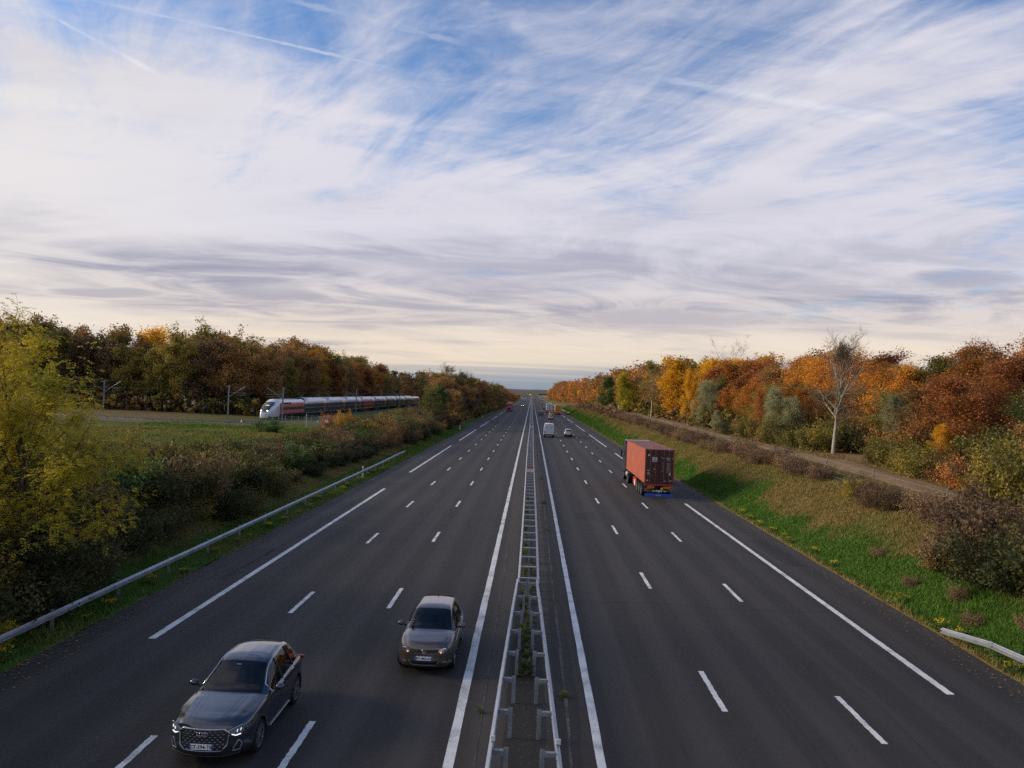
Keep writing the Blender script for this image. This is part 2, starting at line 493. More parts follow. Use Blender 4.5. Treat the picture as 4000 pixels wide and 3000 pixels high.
gx = np.unique(np.concatenate([spaced([(-9000, 900), (-1800, 150), (-300, 25), (-120, 4), (-60, 2), (-34, .5), (L_EDGE, 7.0), (R_EDGE, .45), (34, 2), (70, 8), (150, 40), (500, 300), (1800, 900), (9000, 900)]), [L_EDGE - .01, R_EDGE + .01]]))
gy = spaced([(-60, 12), (6, .7), (110, 1.5), (200, 5), (420, 20), (1000, 100), (3000, 500), (12000, 500)])
GX, GY = np.meshgrid(gx, gy)
GZ = ground_z(GX, GY)
nx, ny = len(gx), len(gy)
idx = np.arange(nx * ny).reshape(ny, nx)
F = np.stack([idx[:-1, :-1], idx[:-1, 1:], idx[1:, 1:], idx[1:, :-1]], -1).reshape(-1, 4)

def groundmat(name, blade=False):
    mt, b, bs = material(name); K = 1.85 if blade else .9
    co = b.n('ShaderNodeTexCoord').outputs['Object']
    dr = b.n('ShaderNodeAttribute', attribute_name='dry').outputs['Fac']
    n1 = b.noise(co, 1.3, 5, .65); n2 = b.noise(co, 9., 4, .7)
    t = b.math('ADD', b.math('MULTIPLY', n1, .6), b.math('MULTIPLY', n2, .4))
    lush = b.ramp(t, [(.3, c4(.028 * K, .062 * K, .009 * K)), (.55, c4(.056 * K, .108 * K, .016 * K)), (.75, c4(.105 * K, .135 * K, .028 * K))])
    straw = b.ramp(t, [(.3, c4(.085 * K, .058 * K, .020 * K)), (.5, c4(.165 * K, .115 * K, .042 * K)), (.72, c4(.125 * K, .135 * K, .034 * K))])
    soil = b.ramp(t, [(.3, c4(.15, .092, .048)), (.55, c4(.27, .178, .095)), (.75, c4(.34, .24, .13))])
    d2 = b.math('ADD', dr, b.math('MULTIPLY_ADD', n1, .5, -.25))
    c = b.mix(b.smooth(d2, .15, .8), lush, straw)
    c = b.mix(b.smooth(d2, 1.0, 1.6), c, soil)
    b.put(bs.inputs['Base Color'], c)
    bs.inputs['Roughness'].default_value = .85; bs.inputs['Specular IOR Level'].default_value = .15
    if not blade:
        bp = b.n('ShaderNodeBump'); bp.inputs['Strength'].default_value = .8; bp.inputs['Distance'].default_value = .12
        b.put(bp.inputs['Height'], t); b.put(bs.inputs['Normal'], bp.outputs[0])
    else:
        tr = b.n('ShaderNodeBsdfTranslucent'); b.put(tr.inputs[0], c)
        mx = b.n('ShaderNodeMixShader'); mx.inputs[0].default_value = .3
        mt.node_tree.links.new(bs.outputs[0], mx.inputs[1]); mt.node_tree.links.new(tr.outputs[0], mx.inputs[2])
        mt.node_tree.links.new(mx.outputs[0], mt.node_tree.nodes['Material Output'].inputs[0])
    return mt
M['ground'] = groundmat('grassy_ground'); M['blade'] = groundmat('grass_blades', True)
me = mesh_np('ground', np.stack([GX, GY, GZ], -1), F, [M['ground']], smooth=True, attrs={'dry': dryness(GX, GY).ravel()})
tag(link('ground', me), 'grassy ground and banks either side of the motorway', kind='structure')

# far wooded hills on the horizon
def hills(name, y0, x0, x1, h0, seed, mt):
    xs = np.linspace(x0, x1, 160); ys = np.array([0, 120, 300, 700, 1200.])
    X, Y = np.meshgrid(xs, ys); top = h0 * (.55 + .9 * vnoise(xs, xs * 0, 900, seed) + .12 * vnoise(xs, xs * 0, 60, seed + 1))
    Z = np.array([0, .55, 1, .8, 0])[:, None] * top[None]
    n_, k_ = len(xs), len(ys); ii = np.arange(n_ * k_).reshape(k_, n_)
    FF = np.stack([ii[:-1, :-1], ii[:-1, 1:], ii[1:, 1:], ii[1:, :-1]], -1).reshape(-1, 4)
    me = mesh_np(name, np.stack([X, Y + y0, Z - .5], -1), FF, [mt], smooth=True)
    return tag(link(name, me), 'low wooded hills along the horizon', kind='structure')
mt, b, bs = material('far_woods')
co = b.n('ShaderNodeTexCoord').outputs['Object']
f = b.noise(co, .02, 8, .75)
b.put(bs.inputs['Base Color'], b.ramp(f, [(.3, c4(.05, .045, .04)), (.5, c4(.10, .075, .055)), (.7, c4(.15, .10, .06))]))
bs.inputs['Roughness'].default_value = 1.
M['farwood'] = mt
hills('hills', 4300, -3600, 3600, 34, 7, mt)
hills('hills', 6500, -5000, 5000, 60, 9, mt)

# ------------------------------------------------------------------ road
def asphalt(name, base, warm=0., streak=True):
    mt, b, bs = material(name)
    co = b.n('ShaderNodeTexCoord').outputs['Object']
    g = b.noise(co, 55., 3, .7); p = b.noise(co, .35, 5, .6)
    mp = b.n('ShaderNodeMapping'); mp.inputs['Scale'].default_value = (1.1, .012, 1); b.put(mp.inputs[0], co)
    st = b.noise(mp.outputs[0], 1., 5, .6)
    mp2 = b.n('ShaderNodeMapping'); mp2.inputs['Scale'].default_value = (4., .05, 1); b.put(mp2.inputs[0], co)
    st2 = b.noise(mp2.outputs[0], 1., 4, .6)
    g2 = b.noise(co, 7., 4, .75)
    v = b.math('ADD', b.math('MULTIPLY', g, .5), b.math('MULTIPLY', p, .3)); v = b.math('ADD', v, b.math('MULTIPLY_ADD', g2, .5, -.2))
    # tyre-polished wheel tracks, two to a lane
    sx_ = b.n('ShaderNodeSeparateXYZ'); b.put(sx_.inputs[0], co)
    ph_ = b.math('FRACT', b.math('DIVIDE', b.math('SUBTRACT', sx_.outputs[0], 1.9), 3.53 / 2)); tr_ = b.smooth(b.math('ABSOLUTE', b.math('SUBTRACT', ph_, .5)), .12, .34)
    v = b.math('ADD', v, b.math('MULTIPLY', b.math('MULTIPLY', tr_, st), -.5)); v = b.math('ADD', v, .12)
    v = b.math('ADD', v, b.math('MULTIPLY', st, .55)); v = b.math('ADD', v, b.math('MULTIPLY', st2, .25))
    lo = tuple(c * .62 for c in base) + (1,); hi = tuple(c * 1.42 for c in base) + (1,)
    b.put(bs.inputs['Base Color'], b.ramp(b.math('SUBTRACT', v, .35), [(.2, lo), (.8, hi)]))
    b.put(bs.inputs['Roughness'], b.math('MULTIPLY_ADD', st, -.15, .86))
    bs.inputs['Specular IOR Level'].default_value = .32
    bp = b.n('ShaderNodeBump'); bp.inputs['Strength'].default_value = .35; bp.inputs['Distance'].default_value = .01
    b.put(bp.inputs['Height'], g); b.put(bs.inputs['Normal'], bp.outputs[0])
    return mt
M['asphalt'] = asphalt('asphalt', (.040, .0345, .0315))
M['shoulder'] = asphalt('shoulder_asphalt', (.043, .037, .033))
M['median'] = asphalt('median_surface', (.050, .042, .036))
M['gutter'] = asphalt('median_gutter', (.034, .029, .025))
mt, b, bs = material('road_paint')
co = b.n('ShaderNodeTexCoord').outputs['Object']
oi = b.n('ShaderNodeObjectInfo').outputs['Location']
geo = b.n('ShaderNodeNewGeometry').outputs['Position']
w1 = b.noise(geo, 42., 3, .8); w2 = b.noise(geo, 1.1, 3, .6)
wear = b.smooth(b.math('ADD', w1, b.math('MULTIPLY', w2, .6)), .62, .84)
b.put(bs.inputs['Base Color'], b.mix(wear, c4(.26, .25, .24), c4(.78, .77, .73)))
bs.inputs['Roughness'].default_value = .7
M['marking'] = mt

YS = spaced([(-40, 10), (200, 40), (1000, 200), (3600, 200)])
def strip(name, x0, x1, z, mt, parent=None, ys=YS, wob=0., wl=1., wr=1.):
    n = len(ys)
    jl = (vnoise(ys, ys * 0 + x0, .9, 11) - .5 + .6 * (vnoise(ys, ys * 0 + x0, 5., 14) - .5)) * wob * wl; jr = (vnoise(ys, ys * 0 + x1, .9, 12) - .5 + .6 * (vnoise(ys, ys * 0 + x1, 5., 15) - .5)) * wob * wr
    V = np.concatenate([np.stack([np.full(n, x0) + jl, ys, np.full(n, z)], -1), np.stack([np.full(n, x1) + jr, ys, np.full(n, z)], -1)])
    i = np.arange(n - 1)
    me = mesh_np(name, V, np.stack([i, n + i, n + i + 1, i + 1], -1), [mt])
    return link(name, me, parent)
ysf = spaced([(-20, .5), (130, 2), (300, 20), (1000, 200), (3600, 200)])
shl = tag(strip('hard_shoulder', L_EDGE, -11.72, 0., M['shoulder'], None, ysf, .22, 1., 0.), 'hard shoulder along the oncoming carriageway', kind='structure')
rdl = tag(strip('road', -11.72, -1.45, .0, M['asphalt']), 'oncoming carriageway of dark asphalt', kind='structure')
med = tag(strip('median', -1.45, 1.75, .0, M['median']), 'paved median strip under the double guard rail', kind='structure')
rdr = tag(strip('road', 1.75, 12.45, .0, M['asphalt']), 'carriageway leading away, dark asphalt', kind='structure')
shr = tag(strip('hard_shoulder', 12.45, R_EDGE, 0., M['shoulder'], None, ysf, .22, 0., 1.), 'hard shoulder beside the green verge', kind='structure')
strip('gutter_strip', -.35, .62, .004, M['gutter'], med, ysf, .14)
strip('gutter_strip', .95, 1.5, .004, M['gutter'], med, ysf, .10)
# pale joint with grit and weeds right of the rails
mtj, b, bs = material('joint_grit')
co = b.n('ShaderNodeTexCoord').outputs['Object']
f = b.noise(co, 14., 4, .7); f2 = b.noise(co, .8, 3, .6)
b.put(bs.inputs['Base Color'], b.mix(b.smooth(b.math('ADD', f, b.math('MULTIPLY', f2, .6)), .7, 1.0), c4(.05, .045, .04), c4(.17, .155, .14)))
bs.inputs['Roughness'].default_value = .95
strip('pavement_joint', 1.19, 1.26, .008, mtj, med, ysf, .07)
strip('pavement_joint', -.98, -.95, .008, mtj, med, ysf, .03)
# emergency bay widening on the far left
me = mesh_np('emergency_bay', [(L_EDGE + .02, 168, .004), (L_EDGE + .02, 235, .004), (-20.5, 205, .004), (-21, 182, .004)], [(0, 1, 2, 3)], [M['shoulder']])
link('emergency_bay', me, shl)

def rect(w, l, jag=False):
    n = max(2, int(l / .12)) if jag else 2
    ys = np.linspace(0, l, n); rng = np.random.RandomState(int(l * 10 + n))
    a = (rng.rand(n) - .5) * .022 * jag; c = (rng.rand(n) - .5) * .022 * jag
    V = np.concatenate([np.stack([-w / 2 + a, ys, 0 * ys], -1), np.stack([w / 2 + c, ys, 0 * ys], -1)])
    i = np.arange(n - 1)
    return mesh_np('marking', V, np.stack([i, n + i, n + i + 1, i + 1], -1), [M['marking']])
MARK_Z = .006
dash = rect(.16, 3.0, True); edge39 = rect(.24, 39., True)
for parent, x, ph in ((rdl, -8.47, 14.79), (rdl, -5.10, 15.97), (rdr, 5.497, 20.84), (rdr, 9.044, 19.33)):
    for k in range(-2, 55): part('lane_dash', dash, parent, (x, ph + 13 * k, MARK_Z))
    far = np.concatenate([np.array([(x - .08, y, 0), (x + .08, y, 0), (x + .08, y + 3, 0), (x - .08, y + 3, 0)]) for y in ph + 13. * np.arange(55, 130)])
    o = part('lane_dashes_far', mesh_np('lane_dashes_far', far, np.arange(len(far)).reshape(-1, 4), [M['marking']]), parent, (0, 0, MARK_Z))
    o['kind'] = 'stuff'
for parent, x, ph in ((shl, -11.84, 24.36), (shr, 12.561, 22.9)):
    for k in range(-1, 28): part('edge_line', edge39, parent, (x, ph + 52 * k, MARK_Z))
yl = spaced([(-20, .35), (60, 1.), (130, 5), (300, 40), (3000, 300)])
strip('edge_line', -1.66, -1.42, MARK_Z, M['marking'], rdl, yl, .02)
strip('edge_line', 1.79, 2.0, MARK_Z, M['marking'], rdr, yl, .018)

# tar-sealed cracks, paving seams and repairs
mtar, b, bs = material('tar')
co = b.n('ShaderNodeTexCoord').outputs['Object']; f = b.noise(co, 5., 3, .6)
b.put(bs.inputs['Base Color'], b.ramp(f, [(.3, c4(.014, .013, .012)), (.7, c4(.026, .024, .023))])); bs.inputs['Roughness'].default_value = .6
M['patch'] = asphalt('repair_asphalt', (.029, .026, .024))
def crack(parent, pts, w, seed, name='sealed_crack', mt=None):
    rng = np.random.RandomState(seed); P = []
    for (xa, ya), (xb, yb) in zip(pts[:-1], pts[1:]):
        n = max(2, int(math.hypot(xb - xa, yb - ya) / .35)); P += [(xa + (xb - xa) * k / n, ya + (yb - ya) * k / n) for k in range(n)]
    P.append(pts[-1]); P = np.array(P) + np.cumsum(rng.normal(size=(len(P), 2)) * .012, 0); d = np.gradient(P, axis=0); d /= np.linalg.norm(d, axis=1)[:, None] + 1e-9
    nr = np.stack([d[:, 1], -d[:, 0]], -1) * (w * (.5 + .7 * rng.rand(len(P))))[:, None] / 2; n = len(P); z = np.full((n, 1), .0045)
    V = np.concatenate([np.hstack([P - nr, z]), np.hstack([P + nr, z])]); i = np.arange(n - 1)
    part(name, mesh_np(name, V, np.stack([i, n + i, n + i + 1, i + 1], -1), [mt or mtar]), parent)
crack(rdl, [(-6.9, 10), (-6.85, 60), (-6.9, 130)], .022, 1, 'paving_seam'); crack(rdr, [(7.25, 10), (7.3, 70), (7.25, 150)], .022, 2, 'paving_seam')
crack(rdr, [(2.0, 31.2), (5.2, 31.5), (8.6, 31.1), (12.3, 31.4)], .03, 3); crack(rdl, [(-1.6, 47.5), (-6, 47.2), (-11.6, 47.6)], .03, 4)
crack(shr, [(12.9, 24.), (13.4, 28.5), (13.2, 34)], .03, 5); crack(shl, [(-12.4, 26), (-12.9, 31), (-12.6, 37), (-13.2, 43)], .035, 6); crack(shl, [(-13.4, 21), (-13.2, 27.5), (-13.7, 33)], .03, 7)
crack(rdr, [(9.8, 18.), (10.1, 22.), (9.7, 27.)], .022, 8); crack(rdl, [(-9.9, 22), (-10.2, 28), (-9.8, 33)], .022, 9); crack(rdr, [(1.9, 66), (7, 66.3), (12.3, 65.9)], .03, 10)
crack(shl, [(-13.0, 32.), (-13.05, 38.5)], 1.1, 11, 'repair_patch', M['patch']); crack(shr, [(13.9, 40.), (13.9, 47.)], 1.2, 12, 'repair_patch', M['patch']); crack(rdr, [(4.0, 52.), (4.0, 55.)], 1.5, 13, 'repair_patch', M['patch'])
# fallen leaves and grit swept to the edges
def litter(name, n, x0, x1, y0, y1, seed, mt, size, label):
    rng = np.random.RandomState(seed); y = y0 + (y1 - y0) * rng.rand(n) ** 1.6; x = x0 + (x1 - x0) * rng.rand(n) ** (2. if abs(x0) > abs(x1) else .8); a = rng.rand(n) * 6.28; s_ = size * (.5 + rng.rand(n)); z = .012 + .02 * rng.rand(n)
    V = np.stack([np.stack([x + np.cos(a + k * PI / 2) * s_ * (1 if k % 2 else .6), y + np.sin(a + k * PI / 2) * s_ * (1 if k % 2 else .6), z + (.012 if k == 0 else 0)], -1) for k in range(4)], 1).reshape(-1, 3)
    return tag(link(name, mesh_np(name, V, np.arange(4 * n).reshape(-1, 4), [mt])), label, 'litter', kind='stuff')
lm_ = paint('dead_leaves', (.24, .13, .05), .9, 0, 0, .5, 3.)
litter('fallen_leaves', 1500, 15.35, 14.2, 18, 90, 1, lm_, .035, 'fallen leaves along the right edge of the tarmac')
litter('fallen_leaves', 1500, -14.35, -13.3, 18, 90, 2, lm_, .035, 'fallen leaves along the left edge of the tarmac')
litter('grit', 900, -.35, .75, 14, 40, 3, paint('pale_grit', (.22, .19, .16), .95, 0, 0, .5, 3.), .012, 'grit and leaves between the median rails')

# ------------------------------------------------------------------ vegetation builders
def tubes_np(lines, n=5):
    Vs, Fs, base = [], [], 0
    ang = np.arange(n) * 2 * PI / n; ca, sa = np.cos(ang), np.sin(ang)
    for pts, rad in lines:
        pts = np.asarray(pts, float); k = len(pts)
        d = np.gradient(pts, axis=0); d /= np.linalg.norm(d, axis=1)[:, None] + 1e-9
        ref = np.array([1., 0, 0]) if abs(d[0, 2]) > .8 else np.array([0, 0, 1.])
        a = np.cross(d, ref); a /= np.linalg.norm(a, axis=1)[:, None] + 1e-9
        b_ = np.cross(a, d)
        ring = pts[:, None, :] + (a[:, None, :] * ca[None, :, None] + b_[:, None, :] * sa[None, :, None]) * np.asarray(rad)[:, None, None]
        Vs.append(ring.reshape(-1, 3))
        i = np.arange(k - 1)[:, None] * n; j = np.arange(n)[None, :]; j2 = (j + 1) % n
        Fs.append(np.stack([i + j, i + j2, i + n + j2, i + n + j], -1).reshape(-1, 4) + base); base += k * n
    return np.concatenate(Vs), np.concatenate(Fs)

def leaves_np(C, size, rng, tint, upbias=.25, aspect=.62):
    """one folded diamond blade (two triangles) for each centre"""
    n = len(C)
    nrm = rng.normal(size=(n, 3)); nrm[:, 2] += upbias * 2; nrm /= np.linalg.norm(nrm, axis=1)[:, None]
    t = np.cross(nrm, rng.normal(size=(n, 3))); t /= np.linalg.norm(t, axis=1)[:, None] + 1e-9
    s = np.cross(nrm, t)
    L = (size * (.6 + .8 * rng.rand(n)))[:, None]
    V = np.stack([C - t * L * .5, C + s * L * .5 * aspect + nrm * L * .08, C + t * L * .5, C - s * L * .5 * aspect + nrm * L * .08], 1).reshape(-1, 3)
    return V, np.arange(4 * n).reshape(-1, 4), np.repeat(tint, 4)

def wander(p, d, length, nseg, rng, wig=.12, lift=.0):
    pts = [np.array(p, float)]; d = np.array(d, float); d /= np.linalg.norm(d)
    for _ in range(nseg):
        d = d + rng.normal(size=3) * wig + np.array([0, 0, lift]); d /= np.linalg.norm(d)
        pts.append(pts[-1] + d * length / nseg)
    return np.array(pts)

SHAPES = {
    'dome': lambda t: np.sqrt(np.clip(1 - ((t - .36) / .66) ** 2, .02, 1)),
    'ovoid': lambda t: np.clip(np.sin(PI * np.clip(.10 + .88 * t, 0, 1)) ** .75, .08, 1),
    'column': lambda t: np.clip(1.05 - .75 * abs(t - .35) ** 1.5 - .6 * np.clip(t - .75, 0, 1), .15, 1),
    'fan': lambda t: np.clip(.35 + .75 * t - 1.2 * np.clip(t - .8, 0, 1), .1, 1),
}
def gen_tree(seed, H, R, cb, shape, n1=18, n2=5, n3=4, per=24, size=.24, crad=.55, trunk_r=.16, bark=None, leaf=None, twigs=False, lean=0., thin=1., twigbark=None, straight=.05, el0=18):
    rng = np.random.RandomState(seed)
    prof = SHAPES[shape]
    tk = wander((0, 0, -.3), (lean, 0, 1), H * .93, 10, rng, straight)
    lines = [(tk, np.linspace(trunk_r, trunk_r * .16, len(tk)) * np.array([1.25] + [1] * (len(tk) - 1)))]
    ends, etint = [], []
    fine = []
    ga = rng.rand() * 6.3
    for i in range(n1):
        f = (i + rng.rand() * .7) / n1; hh = cb + (1 - cb) * f * .92
        q = hh * (len(tk) - 1); a = int(min(q, len(tk) - 2)); p0 = tk[a] + (tk[a + 1] - tk[a]) * (q - a)
        ga += 2.4 + rng.normal() * .35
        el = math.radians(min(80, el0 + 50 * f + rng.normal() * 9))
        L1 = R * prof(min(1., f + .12)) * (.68 + .5 * rng.rand())
        d = np.array([math.cos(ga) * math.cos(el), math.sin(ga) * math.cos(el), math.sin(el)])
        r1 = trunk_r * (1 - f * .75) * .42
        l1 = wander(p0, d, L1 / max(.45, math.cos(el)) * .85, 6, rng, .10, .05)
        lines.append((l1, np.linspace(r1, r1 * .3, 7)))
        for j in range(n2):
            g = .3 + .7 * (j + rng.rand()) / n2; b_ = int(min(g * 6, 5)); p1 = l1[b_] + (l1[b_ + 1] - l1[b_]) * (g * 6 - b_)
            d1 = (l1[b_ + 1] - l1[b_]); d1 /= np.linalg.norm(d1)
            d2 = d1 * .75 + rng.normal(size=3) * .55 + np.array([0, 0, .18])
            L2 = L1 * (.30 + .28 * rng.rand()) * (1.1 - .4 * g) + .25
            l2 = wander(p1, d2, L2, 4, rng, .16, .03)
            lines.append((l2, np.linspace(r1 * .35, r1 * .10, 5)))
            ct = rng.rand()
            for m_ in range(n3):
                g2 = .25 + .75 * (m_ + rng.rand()) / n3; c_ = int(min(g2 * 4, 3)); p2 = l2[c_] + (l2[c_ + 1] - l2[c_]) * (g2 * 4 - c_)
                d3 = d2 / np.linalg.norm(d2) * .6 + rng.normal(size=3) * .6 + np.array([0, 0, .12])
                l3 = wander(p2, d3, L2 * (.4 + .4 * rng.rand()) + .15, 3, rng, .2, .04)
                fine.append((l3, np.linspace(max(r1 * .12, .009), .006, 4)))
                if rng.rand() < thin:
                    ends.append(l3[-1]); etint.append(ct * .6 + rng.rand() * .4); ends.append((l3[1] + l3[2]) / 2); etint.append(ct)
    if twigs:
        more = []
        for l3, r3 in fine:
            for _ in range(3):
                g = 1 + rng.randint(2); d4 = (l3[g + 1] - l3[g]); d4 /= np.linalg.norm(d4) + 1e-9
                more.append((wander(l3[g], d4 + rng.normal(size=3) * .45 + [0, 0, .25], .35 + .45 * rng.rand(), 2, rng, .12, .1), np.array([.008, .006, .004])))
        Vt, Ft = tubes_np(lines, 6); Vf, Ff = tubes_np(fine + more, 3)
        trunk = mesh_np('trunk', Vt, Ft, [bark], smooth=True); limbs = mesh_np('twigs', Vf, Ff, [twigbark or bark], smooth=True)
    else:
        big_ = [l for l in lines if l[1][0] > trunk_r * .09 or len(l[0]) > 5]; sm_ = [l for l in lines if not (l[1][0] > trunk_r * .09 or len(l[0]) > 5)]
        Vt, Ft = tubes_np(big_, 5); Vf, Ff = tubes_np(sm_ + (fine if per < 10 else []) or big_[:1], 3)
        trunk = mesh_np('trunk', np.concatenate([Vt, Vf]), np.concatenate([Ft, Ff + len(Vt)]), [bark], smooth=True); limbs = None
    crown = None
    if leaf is not None and per > 0:
        E_ = np.array(ends); T_ = np.array(etint); n = len(E_)
        C = np.repeat(E_, per, 0) + rng.normal(size=(n * per, 3)) * crad * np.array([.55, .55, .42])
        tt = np.clip(np.repeat(T_, per) * .7 + rng.rand(n * per) * .3, 0, 1)
        V, F_, ta = leaves_np(C, size, rng, tt)
        crown = mesh_np('crown', V, F_, [leaf], attrs={'tint': ta})
    return trunk, crown, limbs

def gen_bush(seed, H, R, nst=22, per=26, size=.13, crad=.3, bark=None, leaf=None, twig=3, low=.15, flop=.5):
    rng = np.random.RandomState(seed); lines, fine, ends, tin = [], [], [], []
    for i in range(nst):
        az = rng.rand() * 2 * PI; rr = R * math.sqrt(rng.rand()) * .5; p = (math.cos(az) * rr, math.sin(az) * rr, -.15)
        tilt = flop * (.2 + rng.rand()); hh = H * (.55 + .5 * rng.rand()) * (1 - .25 * rr / R)
        l = wander(p, (math.cos(az) * tilt, math.sin(az) * tilt, 1), hh, 5, rng, .13, -.02)
        lines.append((l, np.linspace(.025, .007, 6))); ct = rng.rand()
        for k in range(twig):
            g = low + (1 - low) * (k + rng.rand()) / twig; a = int(min(g * 5, 4)); q = l[a] + (l[a + 1] - l[a]) * (g * 5 - a)
            l2 = wander(q, np.array([math.cos(az), math.sin(az), .5]) + rng.normal(size=3) * .9, (.3 + .5 * rng.rand()) * R * .55, 3, rng, .2, .03)
            fine.append((l2, np.linspace(.010, .005, 4)))
            ends += [l2[-1], l2[2], l2[1]]; tin += [ct * .6 + .4 * rng.rand(), ct, ct]
    Vt, Ft = tubes_np(lines, 4); Vf, Ff = tubes_np(fine, 3)
    stems = mesh_np('stems', np.concatenate([Vt, Vf]), np.concatenate([Ft, Ff + len(Vt)]), [bark], smooth=True)
    E_ = np.array(ends); T_ = np.array(tin); n = len(E_)
    C = np.repeat(E_, per, 0) + rng.normal(size=(n * per, 3)) * crad * np.array([.6, .6, .45])
    C[:, 2] = np.maximum(C[:, 2], .03)
    V, F_, ta = leaves_np(C, size, rng, np.clip(np.repeat(T_, per) * .7 + rng.rand(n * per) * .3, 0, 1))
    return stems, mesh_np('foliage', V, F_, [leaf], attrs={'tint': ta})

# leaf and bark colours
LM = {
    'rust': leafmat('rust_leaves', c4(.21, .072, .028), c4(.36, .132, .040), c4(.46, .20, .050)),
    'orange': leafmat('orange_leaves', c4(.36, .128, .025), c4(.56, .225, .034), c4(.66, .33, .048)),
    'gold': leafmat('golden_leaves', c4(.52, .250, .018), c4(.74, .390, .024), c4(.80, .50, .040), .38),
    'brown': leafmat('brown_leaves', c4(.18, .098, .040), c4(.31, .170, .060), c4(.43, .235, .066)),
    'olive': leafmat('olive_leaves', c4(.115, .115, .030), c4(.225, .190, .042), c4(.36, .260, .046)),
    'green': leafmat('green_leaves', c4(.055, .105, .028), c4(.100, .170, .040), c4(.190, .220, .048)),
    'silver': leafmat('grey_green_leaves', c4(.19, .205, .105), c4(.28, .29, .15), c4(.37, .35, .17)),
    'yellow': leafmat('yellow_green_leaves', c4(.17, .21, .03), c4(.36, .33, .03), c4(.55, .40, .03), .5),
    'purple': leafmat('purple_brown_leaves', c4(.115, .072, .046), c4(.185, .118, .062), c4(.25, .160, .066)),
    'dark': leafmat('dark_bramble_leaves', c4(.038, .048, .018), c4(.075, .082, .028), c4(.155, .120, .034)),
    'dry': leafmat('dry_hedge_leaves', c4(.115, .064, .040), c4(.200, .120, .066), c4(.28, .175, .085), .2),
}
BK = {
    'dark': barkmat('dark_bark', c4(.022, .017, .012), c4(.07, .055, .04)),
    'pale': barkmat('pale_bark', c4(.16, .14, .105), c4(.38, .35, .29), 5.),
    'tan': barkmat('tan_twigs', c4(.075, .055, .038), c4(.15, .115, .08)),
    'grey': barkmat('grey_twigs', c4(.06, .05, .045), c4(.13, .11, .10)),
}
PROTO = {}
def proto(kind, var, fine=False):
    var = var % 2 if var < 3 else var
    key = (kind, var, fine)
    if key in PROTO: return PROTO[key]
    lf = LM[kind]; sd_ = hash(kind) % 1 + 100 * (['rust', 'orange', 'gold', 'brown', 'olive', 'green', 'silver', 'yellow', 'purple'].index(kind)) + var * 7
    sh = ['dome', 'ovoid', 'dome', 'column'][var]
    if var == 3:     # thinning crown that shows its limbs
        PROTO[key] = gen_tree(sd_ + 11, 14., 3.3, .24, 'ovoid', n1=22, n2=5, n3=4, per=8 if fine else 5, size=.20 if fine else .30, crad=.55, trunk_r=.19, bark=BK['tan'], leaf=lf, thin=.75, straight=.03, el0=30)
        return PROTO[key]
    t = gen_tree(sd_ + 11, 14., [4.6, 3.9, 5.2][var % 3], [.16, .12, .20][var % 3], sh, n1=22, n2=5, n3=4, per=25 if fine else 14, size=.21 if fine else .35, crad=.80, trunk_r=.21, bark=BK['dark'], leaf=lf)
    PROTO[key] = t
    return t

FARP = {}
def far_proto(seed, H, R, n, size):
    """crown points and trunk of a plain distant tree"""
    if seed not in FARP:
        rng = np.random.RandomState(seed); k = max(8, n // 34); t = rng.rand(k); az = rng.rand(k) * 6.283; f = SHAPES[['dome', 'ovoid', 'dome'][seed % 3]](t) * R * (.45 + .5 * rng.rand(k))
        cc = np.stack([np.cos(az) * f, np.sin(az) * f, H * (.10 + .84 * t)], -1); ci = rng.randint(k, size=n)
        C = cc[ci] + rng.normal(size=(n, 3)) * np.array([.9, .9, .75]) * H / 14
        V, F_, ta = leaves_np(C, size, rng, np.clip(rng.rand(k)[ci] * .7 + rng.rand(n) * .3, 0, 1))
        tv_, tf_ = tubes_np([(np.array([[0, 0, -.3], [.1, 0, H * .45], [0, .1, H * .85]]), np.array([.2, .13, .03]))], 4)
        FARP[seed] = (V, F_, ta, tv_, tf_)
    return FARP[seed]
class Mass:
    """a distant stand that reads as one mass: many plants joined in ONE object of kind stuff"""
    def __init__(s): s.items = []
    def add(s, kind, x, y, h, w, bush=False): s.items.append((kind, x, y, h, w, bush))
    def build(s, name, label, cat):
        if not s.items: return
        mats, Vs, Fs, Ts, Ms, base = [], [], [], [], [], 0
        for q, (kind, x, y, h, w, bush) in enumerate(s.items):
            V, F_, ta, tv_, tf_ = far_proto(q % 6 + (10 if bush else 0), 2.6 if bush else 14., 1.9 if bush else 4.6, 190 if bush else 470, .48 if bush else .92)
            sc = h / (2.6 if bush else 14.); a = RN.random() * 6.28; R_ = np.array([[math.cos(a), -math.sin(a), 0], [math.sin(a), math.cos(a), 0], [0, 0, 1]])
            P = np.array([x, y, gz(x, y)]); S_ = np.array([sc * w, sc * w, sc]); lm = LM[kind]
            if lm not in mats: mats.append(lm)
            if BK['dark'] not in mats: mats.append(BK['dark'])
            for v, f, t, m_ in ((V, F_, np.clip(ta + RN.uniform(-.25, .25), 0, 1), mats.index(lm)), (tv_, tf_, np.zeros(len(tv_)), mats.index(BK['dark']))):
                Vs.append((v * S_) @ R_.T + P); Fs.append(f + base); Ts.append(t); Ms.append(np.full(len(f), m_)); base += len(v)
        me = mesh_np(name, np.concatenate(Vs), np.concatenate(Fs), mats, np.concatenate(Ms), attrs={'tint': np.concatenate(Ts)})
        return tag(link(name, me), label, cat, kind='stuff')
TREE_N = {}
